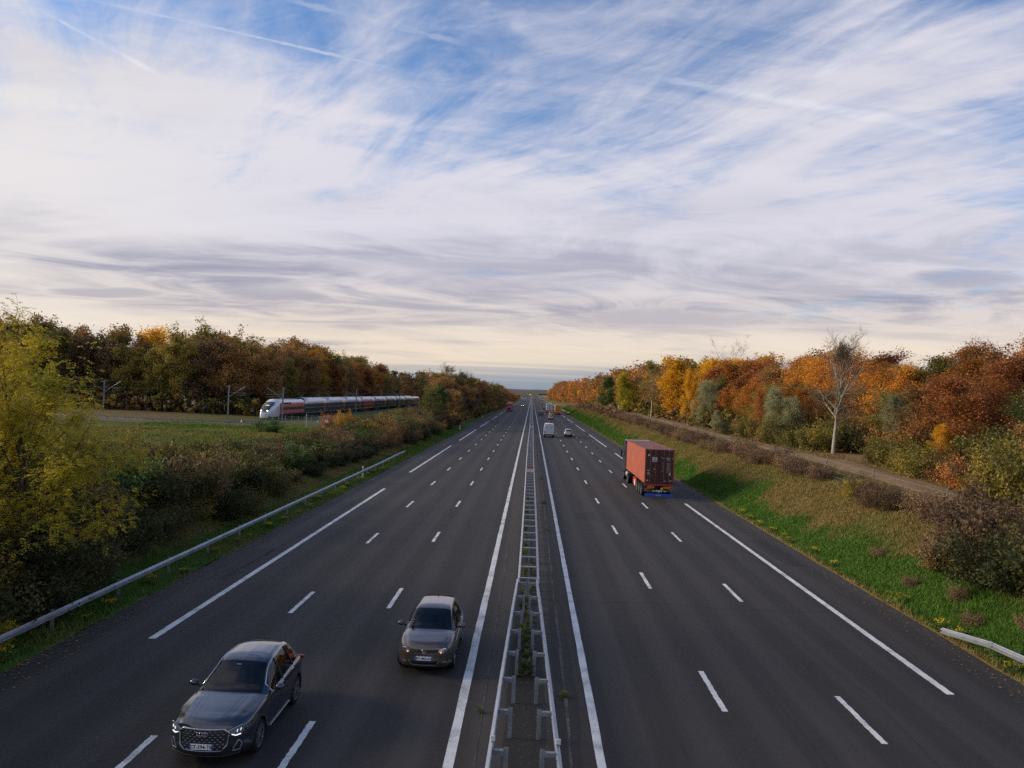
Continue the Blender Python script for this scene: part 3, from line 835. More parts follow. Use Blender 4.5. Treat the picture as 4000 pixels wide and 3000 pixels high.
def put_tree(kind, var, x, y, H, label, group=None, cat='tree', wid=1., rz=None, z=None, name='tree', rng=random.Random(5)):
    t, c, l = proto(kind, var, x > 0 and y < 130) if not isinstance(kind, tuple) else kind
    base = 14. if not isinstance(kind, tuple) else var
    s = H / base
    o = empty(name, (x, y, gz(x, y) if z is None else z), rng.random() * 6.28 if rz is None else rz, label, cat, group)
    o.scale = (s * wid, s * wid, s)
    part('trunk', t, o)
    if c: part('crown', c, o)
    if l: part('twigs', l, o)
    return o

SKY_R = [(0.0181, 0.0081), (0.0329, 0.0147), (0.0537, 0.0203), (0.0893, 0.0301), (0.1132, 0.0334), (0.1398, 0.0416), (0.1725, 0.0441), (0.1902, 0.0496), (0.2173, 0.0416), (0.235, 0.0465), (0.256, 0.0401), (0.2705, 0.0497), (0.2973, 0.0465), (0.3153, 0.0424), (0.3445, 0.0525), (0.3621, 0.0562), (0.4267, 0.0634), (0.4623, 0.0541), (0.4798, 0.0577), (0.5088, 0.0678), (0.5266, 0.0613), (0.5499, 0.0646), (0.5729, 0.0779), (0.6263, 0.0871), (0.7352, 0.0971)]
SKY_L = [(-0.802, 0.0669), (-0.7082, 0.0704), (-0.6019, 0.0651), (-0.5584, 0.0625), (-0.521, 0.0578), (-0.4595, 0.0662), (-0.4349, 0.0683), (-0.3974, 0.0545), (-0.3602, 0.0467), (-0.3356, 0.0464), (-0.3113, 0.0516), (-0.2743, 0.0439), (-0.2496, 0.0376), (-0.2128, 0.0311), (-0.1759, 0.0216), (-0.1334, 0.0221), (-0.0969, 0.0174), (-0.0665, 0.0144), (-0.0422, 0.0093), (-0.0297, 0.0002)]
def canopy_height(x, y, tab):
    """height of the wood here, surveyed as slope above eye level by bearing"""
    r = x / y; s = float(np.interp(r, [a for a, _ in tab], [b for _, b in tab]))
    return CAM_H + s * y - gz(x, y)

RN = random.Random(21)
def pick(weights):
    t = RN.random() * sum(w for _, w in weights)
    for k_, w in weights:
        t -= w
        if t <= 0: return k_
    return weights[-1][0]

VARS = (0, 1, 2, 0, 1, 2, 3)
KW = {'rust': 'rust-red tree', 'orange': 'bright orange tree', 'gold': 'golden tree', 'brown': 'dull brown tree', 'olive': 'olive and yellowing tree', 'green': 'dark green tree',
      'silver': 'grey-green tree', 'purple': 'purplish brown tree', 'yellow': 'yellow tree'}
ROWW = ['front', 'second', 'third', 'fourth']
# ---- the wood on the right: staggered rows following the bank
def wood_right():
    mass = Mass()
    rows = [(34.0, 0, .82, 1.0), (39.5, 2.5, .98, 1.0), (45.0, 1.0, 1.0, 1.1), (54., 3., 1.05, 1.2)]
    for ri, (X0, ph, hf, wd) in enumerate(rows):
        y = X0 / .68 + ph; cnt = 0
        while y < (1000 if ri < 2 else 420):
            far = y > 235
            x = X0 + RN.uniform(-1.6, 1.6) - (0 if y < 260 else min(9, (y - 260) * .02))
            h = canopy_height(x, y, SKY_R) * hf * RN.uniform(.82, 1.09)
            if ri == 0: h = min(h, RN.uniform(5.5, 8.5)) if y < 130 else h * .92
            h = max(5., min(h, 24))
            if ri == 0 and y < 130: w = [('olive', 4), ('brown', 1.8), ('rust', 1.6), ('silver', .25), ('green', .7), ('orange', 1.6)]
            elif y < 95: w = [('orange', 6), ('rust', 1.6), ('olive', .8), ('gold', .3)]
            elif y < 160: w = [('rust', 5), ('orange', 3), ('brown', 1.4), ('olive', 1), ('purple', .6)]
            elif y < 300: w = [('rust', 3), ('olive', 2), ('gold', .8), ('brown', 1.6), ('orange', 2)]
            else: w = [('rust', 5), ('orange', 2), ('brown', 3), ('olive', .8), ('gold', .5)]
            k_ = pick(w); wid = wd * RN.uniform(.9, 1.2) * (min(1.3, 13 / max(h, 6)) if h < 13 else 1)
            if far: mass.add(k_, x, y, h, wid)
            else:
                cnt += 1
                put_tree(k_, RN.choice(VARS), x, y, h, '%s, %s from the camera, %s row of the right-hand wood' % (KW[k_], ordinal(cnt), ROWW[ri]), 'trees of the wood on the right', wid=wid)
            y += (4.9 if not far else 7.5) * RN.uniform(.75, 1.25) * (1 + .25 * ri)
    mass.build('distant_wood', 'distant rust and orange wood running along the right of the motorway', 'wood')
wood_right()

# ---- single trees of the right edge
put_tree(gen_tree(501, 12.4, 3.1, .30, 'ovoid', n1=26, n2=6, n3=5, per=0, trunk_r=.24, bark=BK['pale'], twigs=True, lean=-.01, twigbark=BK['tan'], straight=.018, el0=36), 12.4, 30, 77, 11.9,
         'tall bare tree with a pale trunk standing before the orange wood', rz=.6, name='bare_tree', z=3.3)
put_tree(gen_tree(502, 13.6, 3.0, .30, 'ovoid', n1=22, n2=5, n3=4, per=5, size=.26, crad=.5, trunk_r=.20, bark=BK['pale'], leaf=LM['olive'], thin=.8), 13.6, 27, 174, 13.8,
         'slender thinning tree with a pale trunk left of the golden tree', rz=.2)
put_tree('gold', 1, 29.5, 155, 13.2, 'big golden yellow tree at the edge of the right-hand wood', wid=1.05)
put_tree('gold', 0, 27.6, 136, 9.0, 'narrow golden tree beside the big golden one', wid=.55)
put_tree('green', 1, 25.5, 262, 11.5, 'dark green tree with a yellow edge beyond the golden tree', wid=.95)
put_tree('yellow', 1, 26, 212, 11.0, 'yellow tree with a slanting pale trunk', wid=.9)
put_tree('silver', 1, 29.3, 93, 7.2, 'grey-green willow left of the bare pale tree', wid=.85)
put_tree('silver', 0, 31.0, 92, 5.6, 'lower grey-green willow close to the bare pale tree', wid=.85)
put_tree('silver', 2, 28, 126, 7.8, 'grey-green willow right of the golden tree', wid=.75)
put_tree('silver', 1, 27, 113, 3.6, 'small grey-green shrub behind the hedge', cat='shrub', wid=.9)
put_tree('rust', 0, 30, 101, 6.5, 'small pinkish rust tree between two grey-green willows', wid=.6)
put_tree('green', 0, 36, 68.5, 6.6, 'low dark green tree under the orange crowns', wid=1.05)
put_tree('silver', 0, 32.5, 69, 5.8, 'greyish willow bush left of the dark green tree', wid=.7)
put_tree('gold', 2, 31, 59, 3.6, 'yellow bush on the forest edge below the dark green tree', cat='bush', wid=.85)
put_tree('orange', 2, 38, 66, 5.0, 'orange bush above the yellow bush on the forest edge', cat='bush', wid=.9)
put_tree(gen_tree(503, 11, 4.2, .3, 'fan', n1=16, n2=5, n3=4, per=0, trunk_r=.16, bark=BK['grey'], twigs=True), 11, 46, 172, 14.2, 'leafless dark-twigged tree poking above the rust crowns', name='bare_tree')

# ---- left: wood behind the railway
def wood_left():
    mass = Mass()
    for ri, (off, hf) in enumerate(((0, .88), (7, .98), (15, 1.04))):
        y = 176. + ri * 2; cnt = 0
        while y < 520:
            x = -63.5 - off + RN.uniform(-2, 2) + (0 if y < 330 else (y - 330) * .05)
            h = max(8, min(26, canopy_height(x, y, SKY_L) * hf * RN.uniform(.9, 1.05)))
            k_ = pick([('brown', 5), ('rust', 2), ('olive', 4.5), ('gold', .9), ('green', .5), ('orange', 1.)]); wid = RN.uniform(.8, 1.1)
            if y > 345: mass.add(k_, x, y, h, wid)
            else:
                cnt += 1
                put_tree(k_, RN.choice(VARS), x, y, h, '%s, %s from the train nose in the %s row behind the railway' % (KW[k_], ordinal(cnt), ROWW[ri]), 'trees of the wood behind the railway', wid=wid)
            y += RN.uniform(5., 7.5) if y < 345 else RN.uniform(8, 11)
        x = -68.; cnt = 0
        while x > -150:     # the wood turns away to the left with the track
            y = 171 + off + RN.uniform(-2.5, 2.5) + max(0, (-x - 100)) * .05
            h = max(8, min(26, canopy_height(x, y, SKY_L) * hf * RN.uniform(.88, 1.05)))
            k_ = pick([('brown', 4.5), ('purple', 3), ('olive', 4), ('rust', 1.2), ('gold', .7)]); cnt += 1
            put_tree(k_, RN.choice(VARS), x, y, h, '%s, %s left of the train nose, %s row beyond the meadow' % (KW[k_], ordinal(cnt), ROWW[ri]), 'trees of the wood behind the railway', wid=RN.uniform(.8, 1.1))
            x -= RN.uniform(4.8, 7.0)
    mass.build('distant_wood', 'distant brown wood behind the tail of the train', 'wood')
wood_left()

# ---- left: belt of trees between railway and motorway further out
def belt_left():
    mass = Mass()
    for ri, (X0, hf) in enumerate(((-20.5, .80), (-26, .98), (-33, 1.02))):
        y = -X0 / .128 + 3; cnt = 0
        while y < (960 if ri < 2 else 480):
            x = X0 + RN.uniform(-1.5, 1.5) + (0 if y < 300 else min(3.2, (y - 300) * .02))
            h = canopy_height(x, y, SKY_L) * hf * RN.uniform(.88, 1.05)
            if ri == 0: h = min(h, RN.uniform(6, 9.5)) if y < 360 else h * .95
            h = max(5, min(17, h))
            k_ = pick([('brown', 4), ('olive', 3), ('rust', 1.6), ('purple', 2), ('green', .6), ('gold', .3)] if y < 520 else [('orange', 3), ('rust', 3), ('brown', 2)]); wid = RN.uniform(.9, 1.15) * (1.2 if h < 10 else 1)
            if y > 330: mass.add(k_, x, y, h, wid)
            else:
                cnt += 1
                put_tree(k_, RN.choice(VARS), x, y, h, '%s, %s from the camera in the %s row of the left belt' % (KW[k_], ordinal(cnt), ROWW[ri]), 'belt of trees left of the motorway', wid=wid)
            y += RN.uniform(5.2, 7.5) if y < 420 else RN.uniform(7.5, 10)
    mass.build('distant_wood', 'distant brown tree belt along the left of the motorway', 'wood')
belt_left()
for i_, (x, y, h) in enumerate(((-24.6, 236, 15.6), (-21.2, 240, 14.6))):
    put_tree(gen_tree(510 + i_, 13, 3.0, .42, 'ovoid', n1=18, n2=5, n3=4, per=2, size=.2, crad=.4, trunk_r=.15, bark=BK['grey'], leaf=LM['olive'], twigs=True), 13, x, y, h,
             ['tall nearly bare tree above the belt, the left one of the pair', 'tall nearly bare tree above the belt, the right one of the pair'][i_], 'pair of bare trees', name='bare_tree')
put_tree(gen_tree(513, 12, 3, .4, 'ovoid', n1=14, n2=5, n3=4, per=3, size=.2, crad=.4, trunk_r=.14, bark=BK['grey'], leaf=LM['yellow'], twigs=True), 12, -17.5, 395, 13.2, 'thin yellowish tree at the end of the dark belt beside the motorway', name='bare_tree')

# ---- the yellow false acacia in the left foreground
def gen_pinnate(seed):
    rng = np.random.RandomState(seed)
    trunk, _, _ = gen_tree(seed, 9.6, 4.6, .22, 'dome', n1=22, n2=6, n3=4, per=0, trunk_r=.19, bark=BK['dark'])
    # regrow the same skeleton for the leaf positions
    rng2 = np.random.RandomState(seed)
    V0 = np.empty(len(trunk.vertices) * 3); trunk.vertices.foreach_get('co', V0); V0 = V0.reshape(-1, 3)
    pool = V0[(np.hypot(V0[:, 0], V0[:, 1]) > 1.0) & (V0[:, 2] > 3.4)]
    n = 5400
    P = pool[rng.randint(len(pool), size=n)] + rng.normal(size=(n, 3)) * .22
    az = np.arctan2(P[:, 1], P[:, 0]) + rng.normal(size=n) * .9
    d = np.stack([np.cos(az), np.sin(az), rng.normal(size=n) * .45 - .25], -1); d /= np.linalg.norm(d, axis=1)[:, None]
    side = np.cross(d, [0, 0, 1.]); side /= np.linalg.norm(side, axis=1)[:, None] + 1e-9
    nrm = np.cross(side, d); ln = .24 + .20 * rng.rand(n); lt = rng.rand(n)
    Vs, ts = [], []
    for k in range(5):
        for s_ in (-1, 1):
            g = (.18 + .19 * k)
            c = P + d * (ln * g)[:, None] - np.array([0, 0, 1.]) * (ln * g * g * .35)[:, None]
            e = side * s_ * .82 + d * .45 + nrm * (rng.normal(size=n) * .35)[:, None]; e /= np.linalg.norm(e, axis=1)[:, None]
            w_ = np.cross(e, nrm + rng.normal(size=(n, 3)) * .25); w_ /= np.linalg.norm(w_, axis=1)[:, None] + 1e-9
            L = (.095 + .05 * rng.rand(n))[:, None]
            Vs.append(np.stack([c, c + e * L * .5 + w_ * L * .24, c + e * L, c + e * L * .5 - w_ * L * .24], 1)); ts.append(np.clip(lt * .8 + rng.rand(n) * .2, 0, 1))
    V = np.concatenate(Vs).reshape(-1, 3); t = np.repeat(np.concatenate(ts), 4)
    crown = mesh_np('crown', V, np.arange(len(V)).reshape(-1, 4), [LM['yellow']], attrs={'tint': t})
    return trunk, crown, None
pin = gen_pinnate(77)
put_tree(pin, 9.6, -17.7, 26.5, 6.9, 'yellow-green feathery-leaved tree in the left foreground', rz=.3, name='acacia_tree', wid=1.15)
put_tree(pin, 9.6, -21.3, 29.5, 6.6, 'second yellow-green feathery tree behind the left foreground one', rz=2.2, name='acacia_tree', wid=1.1)

# ---- bushes
BUSH = {}
def bush_proto(kind, var):
    key = (kind, var)
    if key not in BUSH:
        s0 = 900 + 40 * ['dark', 'olive', 'brown', 'purple', 'dry', 'green', 'gold', 'yellow', 'rust'].index(kind) + var
        if kind == 'dry': BUSH[key] = gen_bush(s0, 1.7, 1.1, 26, 7, .085, .24, BK['tan'], LM[kind], 4, .2, .3)
        else: BUSH[key] = gen_bush(s0, 2.6, 1.9, 30, 19, .14, .34, BK['dark'], LM[kind], 4, .12, .62)
    return BUSH[key]
def put_bush(kind, x, y, s, label, group, cat='bush', sz=None, z=None, name='bush'):
    st, fo = bush_proto(kind, RN.randrange(3))
    o = empty(name, (x, y, (gz(x, y) if z is None else z)), RN.random() * 6.28, label, cat, group)
    o.scale = (s, s, s * (sz or RN.uniform(.85, 1.15)))
    part('stems', st, o); part('foliage', fo, o)
    return o
BW = {'dark': 'dark bramble bush', 'olive': 'olive green bush', 'brown': 'brown-leaved bush', 'purple': 'purplish twiggy bush', 'gold': 'yellow-leaved bush', 'green': 'green bush', 'rust': 'rust-leaved bush', 'dry': 'dry brown shrub'}
def bank_left():
    for ri, x0 in enumerate((-18.2, -20.8, -23.6, -26.6)):
        y = 13 + ri * 1.3; cnt = 0
        while y < 190:
            x = x0 + RN.uniform(-.8, .8) - (1.2 if 55 < y < 100 else 0)
            clear = (ri == 3 and 64 < y < 114)          # open grass shows here
            if not clear and not (ri == 0 and RN.random() < .2 and y > 40):
                w = [('dark', 6), ('olive', 2.2), ('green', 1), ('purple', 1)] if y < 50 else ([('dark', 6), ('olive', 1.8), ('purple', 1.6), ('green', .6)] if y < 85 else [('purple', 2.6), ('brown', 1.2), ('olive', 2.2), ('dark', 5), ('green', .8)])
                k_ = pick(w); s = (RN.uniform(1.0, 1.35) if ri else RN.uniform(.6, .95)); cnt += 1
                if y > 95: s *= 1.0
                elif y > 55: s *= .85
                put_bush(k_, x, y, s, '%s, %s from the camera in the %s row on the left bank' % (BW[k_], ordinal(cnt), ['roadside', 'second', 'third', 'topmost'][ri]), 'bushes on the left bank')
            y += RN.uniform(2.0, 2.9) * (1 if y < 90 else 1.45)
bank_left()
put_bush('gold', -28.6, 118, .85, 'tall yellow bush in front of the train', None, sz=1.75)
put_bush('yellow', -25.4, 118, .75, 'bright yellow bush right of the tall yellow one before the train', None, sz=1.3)
put_bush('rust', -33.5, 128, .9, 'reddish bush at the wire gate by the railway', None)
put_bush('green', -38.5, 112, .95, 'rounded dark bush at the end of the far guard rail', None)
for i_, (x, y, s_, k_) in enumerate(((-16.9, 19.4, .95, 'dark'), (-17.3, 22.6, 1.0, 'dark'), (-17.0, 25.4, .95, 'dark'), (-18.6, 20.6, 1.25, 'dark'), (-19.0, 24.0, 1.3, 'dark'), (-17.4, 28.8, .9, 'dark'))):
    put_bush(k_, x, y, s_, '%s below the feathery yellow tree, %s along the guard rail' % (BW[k_], ordinal(i_ + 1)), 'bushes below the yellow tree')
put_bush('yellow', -16.0, 22.8, .36, 'small yellow-green bush growing over the left guard rail', None)
# scrub skirt under the left wood and the belt
mass = Mass()
for i_ in range(95):
    y = 172 + i_ * 4.; x = -18.4 + RN.uniform(-.8, .8) + (0 if y < 300 else min(2.4, (y - 300) * .02))
    mass.add(pick([('brown', 3), ('olive', 3), ('dark', 2), ('purple', 2)]), x, y, RN.uniform(2.4, 3.8), RN.uniform(.9, 1.3), True)
for i_ in range(80):
    y = 176 + i_ * 3.; mass.add(pick([('olive', 3), ('brown', 2), ('dark', 3)]), -60.5 + RN.uniform(-1.2, .8), y, RN.uniform(2.6, 5.), RN.uniform(.9, 1.3), True)
for i_ in range(70):
    x = -60 - i_ * 1.5; mass.add(pick([('olive', 3), ('brown', 2), ('dark', 3)]), x, 166 + RN.uniform(-.8, 2.) + max(0, -x - 100) * .05, RN.uniform(2.6, 5.), RN.uniform(.9, 1.3), True)
mass.build('undergrowth', 'dark undergrowth at the foot of the woods on the left', 'undergrowth')
# hedge along the right fence
mass = Mass(); y = 25.; cnt = 0
while y < 340:
    x = 21.2 + RN.uniform(-.6, .6)
    if not 52 < y < 56.5:
        k_ = pick([('dry', 5), ('purple', 1.4), ('olive', .7 if y < 70 else .2)]); s_ = (RN.uniform(.75, 1.15) if k_ == 'dry' else RN.uniform(.42, .62))
        if y > 190: mass.add('dry', x, y, 2.1 * RN.uniform(.8, 1.2), 1.1, True)
        else:
            cnt += 1
            put_bush(k_, x, y, s_, '%s, %s from the camera in the right-hand hedge' % (BW[k_], ordinal(cnt)), 'hedge along the right-hand fence', 'shrub', name='hedge_shrub')
    y += RN.uniform(.9, 1.9) if y < 110 else RN.uniform(1.4, 2.1)
mass.build('distant_hedge', 'brown hedge continuing into the distance on the right', 'hedge')
for i_, (x, y, s, k_) in enumerate(((18.9, 31.0, 1.0, 'dark'), (20.2, 33.8, 1.1, 'purple'), (18.6, 34.4, .8, 'purple'), (20.8, 30.2, 1.0, 'dark'), (19.7, 28.2, .85, 'dark'), (19.2, 36.6, .7, 'dry'))):
    put_bush(k_, x, y, s, ['large dark bramble in the thicket on the right bank', 'tall purplish bramble at the back of the thicket on the right bank', 'purplish bramble at the front of the thicket on the right bank',
                          'dark bramble beside the frame edge in the right thicket', 'dark leafy bramble at the near end of the right thicket', 'dry shrub at the far end of the right thicket'][i_], 'bramble thicket on the right bank')
# undergrowth at the foot of the right wood
mass = Mass(); y = 42.; cnt = 0
while y < 420:
    for x in (29.3 + RN.uniform(-.8, .6), 34.5 + RN.uniform(-1.5, 1.5)):
        k_ = pick([('dark', 2), ('olive', 4), ('brown', 2), ('rust', .6)]); s_ = RN.uniform(.8, 1.35)
        if 66 < y < 79 and x < 31.5: continue
        if y < 112:
            cnt += 1
            put_bush(k_, x, y, s_ * (1 if x < 32 else 1.35), '%s, %s from the camera at the foot of the right-hand wood' % (BW[k_], ordinal(cnt)), 'undergrowth of the right-hand wood')
        else: mass.add(k_, x, y, 2.8 * s_ * (1 if x < 32 else 1.5), 1.1, True)
    y += RN.uniform(2.0, 3.0) * (1 if y < 110 else 1.5)
mass.build('undergrowth', 'olive and brown undergrowth inside the right-hand wood', 'undergrowth')

# ---- grass
def grass(name, n, xr, yr, hmin, hmax, seed, label, power=2., wid=.012, keep=None):
    rng = np.random.RandomState(seed)
    y = yr[0] + (yr[1] - yr[0]) * rng.rand(n) ** power; x = xr[0] + (xr[1] - xr[0]) * rng.rand(n)
    if keep is not None:
        k_ = keep(x, y); x, y = x[k_], y[k_]; n = len(x)
    z = ground_z(x, y) - .01; dr = dryness(x, y)
    h = (hmin + (hmax - hmin) * rng.rand(n)) * (.55 + .9 * vnoise(x, y, 1.7, 6)); a = rng.rand(n) * 6.283; w = wid * (1 + y / 26.) * (.7 + .6 * rng.rand(n))
    lx, ly = rng.normal(size=n) * .45 * h, rng.normal(size=n) * .45 * h
    p = np.stack([x, y, z], -1); q = np.stack([np.cos(a) * w, np.sin(a) * w, 0 * w], -1)
    V = np.stack([p - q, p + q, p + np.stack([lx, ly, h], -1)], 1).reshape(-1, 3)
    me = mesh_np(name, V, np.arange(3 * n).reshape(-1, 3), [M['blade']], attrs={'dry': np.repeat(np.clip(dr + rng.normal(size=n) * .12, 0, 2), 3)})
    return tag(link(name, me), label, 'grass', kind='stuff')
grass('grass', 190000, (15.42, 21.5), (19, 190), .07, .22, 1, 'green and straw-coloured grass on the right-hand verge', 2.1)
grass('grass', 45000, (21, 29.5), (26, 130), .08, .26, 2, 'dry grass around the track above the right bank', 1.8, keep=lambda x, y: (np.abs(x - 26) > 1.7))
grass('grass', 85000, (-21.5, -14.42), (15, 175), .07, .24, 3, 'rough grass strip under the left guard rail', 2.2)
grass('grass', 50000, (-62, -24), (64, 132), .12, .34, 4, 'meadow grass below the far guard rail', 1.0, .02)
grass('grass', 45000, (15.5, 21.2), (180, 430), .14, .32, 8, 'green verge grass in the distance on the right', 1.3, .02)
# small flowering tufts at the tarmac edge
def gen_tuft(seed, h, r, n, size, leaf, flower=None):
    rng = np.random.RandomState(seed); az = rng.rand(n) * 6.28; rr = np.sqrt(rng.rand(n)) * r
    C = np.stack([np.cos(az) * rr, np.sin(az) * rr, h * rng.rand(n) * (1 - .4 * rr / r)], -1)
    V, F_, ta = leaves_np(C, size, rng, rng.rand(n)); me = mesh_np('leaves', V, F_, [leaf], attrs={'tint': ta})
    fl = None
    if flower:
        m_ = n // 4; C2 = np.stack([rng.normal(size=m_) * r * .5, rng.normal(size=m_) * r * .5, h * (.75 + .35 * rng.rand(m_))], -1)
        V, F_, ta = leaves_np(C2, size * .75, rng, rng.rand(m_)); fl = mesh_np('flowers', V, F_, [flower], attrs={'tint': ta})
    return me, fl
M['flower'] = leafmat('yellow_flowers', c4(.40, .26, .01), c4(.62, .42, .01), c4(.70, .50, .03))
tufts = [gen_tuft(i, .34, .30, 240, .075, LM['green'], M['flower']) for i in range(3)]
def put_tuft(x, y, s, label, group):
    l_, f_ = tufts[RN.randrange(3)]
    o = empty('flowering_weed', (x, y, gz(x, y) if (x > R_EDGE or x < L_EDGE) else 0), RN.random() * 6.28, label, 'weed', group); o.scale = (s, s, s)
    part('leaves', l_, o)
    if f_: part('flowers', f_, o)['kind'] = 'stuff'
for i_, y in enumerate(sorted((46.5, 48.2, 50.0, 52.5, 54.6, 57.5, 43.2, 40.1, 29.5, 28.6, 26.3, 25.0, 33.0))):
    put_tuft(15.62 + RN.random() * .35, y, RN.uniform(.7, 1.3), 'yellow-flowering weed, %s from the camera along the right hard shoulder' % ordinal(i_ + 1), 'yellow weeds on the right edge')
for i_ in range(26):
    y = 20 + i_ * 2.7 + RN.uniform(-.9, .9)
    put_tuft(-14.62 - RN.random() * .6, y, RN.uniform(.6, 1.25), 'yellow-flowering weed, %s from the camera along the left hard shoulder' % ordinal(i_ + 1), 'yellow weeds on the left edge')
for i_, (x, y) in enumerate(((17.3, 31.2), (16.7, 29.1), (17.6, 27.2), (16.9, 34.3), (17.6, 39.))):
    put_bush('dry', x, y, .42, 'small dark tussock in the right verge, %s' % ['second in depth by the thicket', 'just beyond the rail end', 'nearest the rail end', 'third beyond the thicket', 'farthest of the five'][i_], 'tussocks on the right verge', 'tussock')
# rosettes growing between the rails
def gen_rosette(seed):
    rng = np.random.RandomState(seed); Vs = []
    for k in range(34):
        az = rng.rand() * 6.28; el = rng.uniform(.15, 1.2); L = rng.uniform(.16, .34); d = np.array([math.cos(az) * math.cos(el), math.sin(az) * math.cos(el), math.sin(el)])
        s_ = np.cross(d, [0, 0, 1]); s_ /= np.linalg.norm(s_) + 1e-9; p = np.array([0, 0, rng.rand() * .25]); dn = np.array([0, 0, -.18 * L])
        w_ = L * .16
        Vs += [[p, p + d * L * .5 + s_ * w_, p + d * L + dn, p + d * L * .5 - s_ * w_]]
    V = np.array(Vs).reshape(-1, 3)
    return mesh_np('leaves', V, np.arange(len(V)).reshape(-1, 4), [LM['ros']], attrs={'tint': np.repeat(rng.rand(34), 4)})
LM['ros'] = leafmat('weed_leaves', c4(.055, .085, .025), c4(.11, .145, .04), c4(.22, .19, .045))
ros = [gen_rosette(i) for i in range(4)]
for i_, y in enumerate(np.concatenate([np.arange(22.6, 36, .55), np.arange(36, 60, 1.7)])):
    s = RN.uniform(.75, 1.35) if y < 27 else RN.uniform(.6, 1.0)
    o = empty('weed_plant', (.10 + RN.uniform(-.16, .16), y + RN.uniform(-.2, .2), .004), RN.random() * 6.28, 'leafy green weed, %s from the camera between the median rails' % ordinal(i_ + 1), 'weed', 'weeds in the median'); o.scale = (s, s, s * 1.1)
    part('leaves', ros[i_ % 4], o)
for i_, (x, y, s) in enumerate(((1.22, 21.3, .7), (-1.02, 20.0, .55), (1.2, 58.5, .9), (1.23, 47, .7), (1.2, 75, .9))):
    o = empty('weed_plant', (x, y, .004), RN.random() * 6.28, ['small weed right of the near median rails', 'small weed left of the near median rails', 'small weed in the joint short of the red kilometre plate', 'small weed in the joint beside the ladder rail start', 'small weed in the joint level with the red kilometre plate'][i_], 'weed', 'weeds in the pavement joints'); o.scale = (s, s, s * .6)
    part('leaves', ros[0], o)

# ------------------------------------------------------------------ guard rails
WPROF = [(a_, b_ * .76) for a_, b_ in [(.0, .155), (.02, .150), (.026, .125), (.082, .090), (.086, .050), (.020, .018), (.01, .0), (.020, -.018), (.086, -.050), (.082, -.090), (.026, -.125), (.02, -.150), (.0, -.155)]]
def w_beam(name, path, side, mt):
    """corrugated rail along path (x,y,z of rail centre); side = +1 faces +x, -1 faces -x"""
    V = []; n = len(WPROF) * 2
    prof = [(a, b_) for a, b_ in WPROF] + [(a - .005, b_) for a, b_ in WPROF[::-1]]
    P = [Vector(p) for p in path]
    for i, p in enumerate(P):
        d = P[min(i + 1, len(P) - 1)] - P[max(i - 1, 0)]; d.z = 0; d.normalize()
        nrm = Vector((d.y, -d.x, 0)) * side
        V += [p + nrm * a + Vector((0, 0, b_)) for a, b_ in prof]
    F_ = []
    for i in range(len(P) - 1):
        for k in range(n): F_.append((i * n + k, i * n + (k + 1) % n, (i + 1) * n + (k + 1) % n, (i + 1) * n + k))
    F_ += [tuple(range(n)), tuple(range((len(P) - 1) * n, len(P) * n))]
    return mesh_np(name, np.array(V), F_, [mt])
def lerp_path(pts, step):
    out = []
    for a, b_ in zip(pts[:-1], pts[1:]):
        a, b_ = Vector(a), Vector(b_); n = max(1, int((b_ - a).length / step))
        out += [a.lerp(b_, k / n) for k in range(n)]
    return out + [Vector(pts[-1])]
mb = MB(); mb.prism([(-.05, -.028), (.05, -.028), (.05, -.022), (-.044, -.022), (-.044, .022), (.05, .022), (.05, .028), (-.05, .028)], 'z', -.3, 0)
POST = mb.mesh('post', [M['galv_old']])
mb = MB(); mb.prism([(0, -.07), (.30, -.05), (.30, -.044), (.03, -.06), (.03, .06), (.30, .044), (.30, .05), (0, .07)], 'z', -.10, .0); mb.box(0, .30, -.05, .05, -.004, .0)
ARM = mb.mesh('spacer', [M['galv_old']])

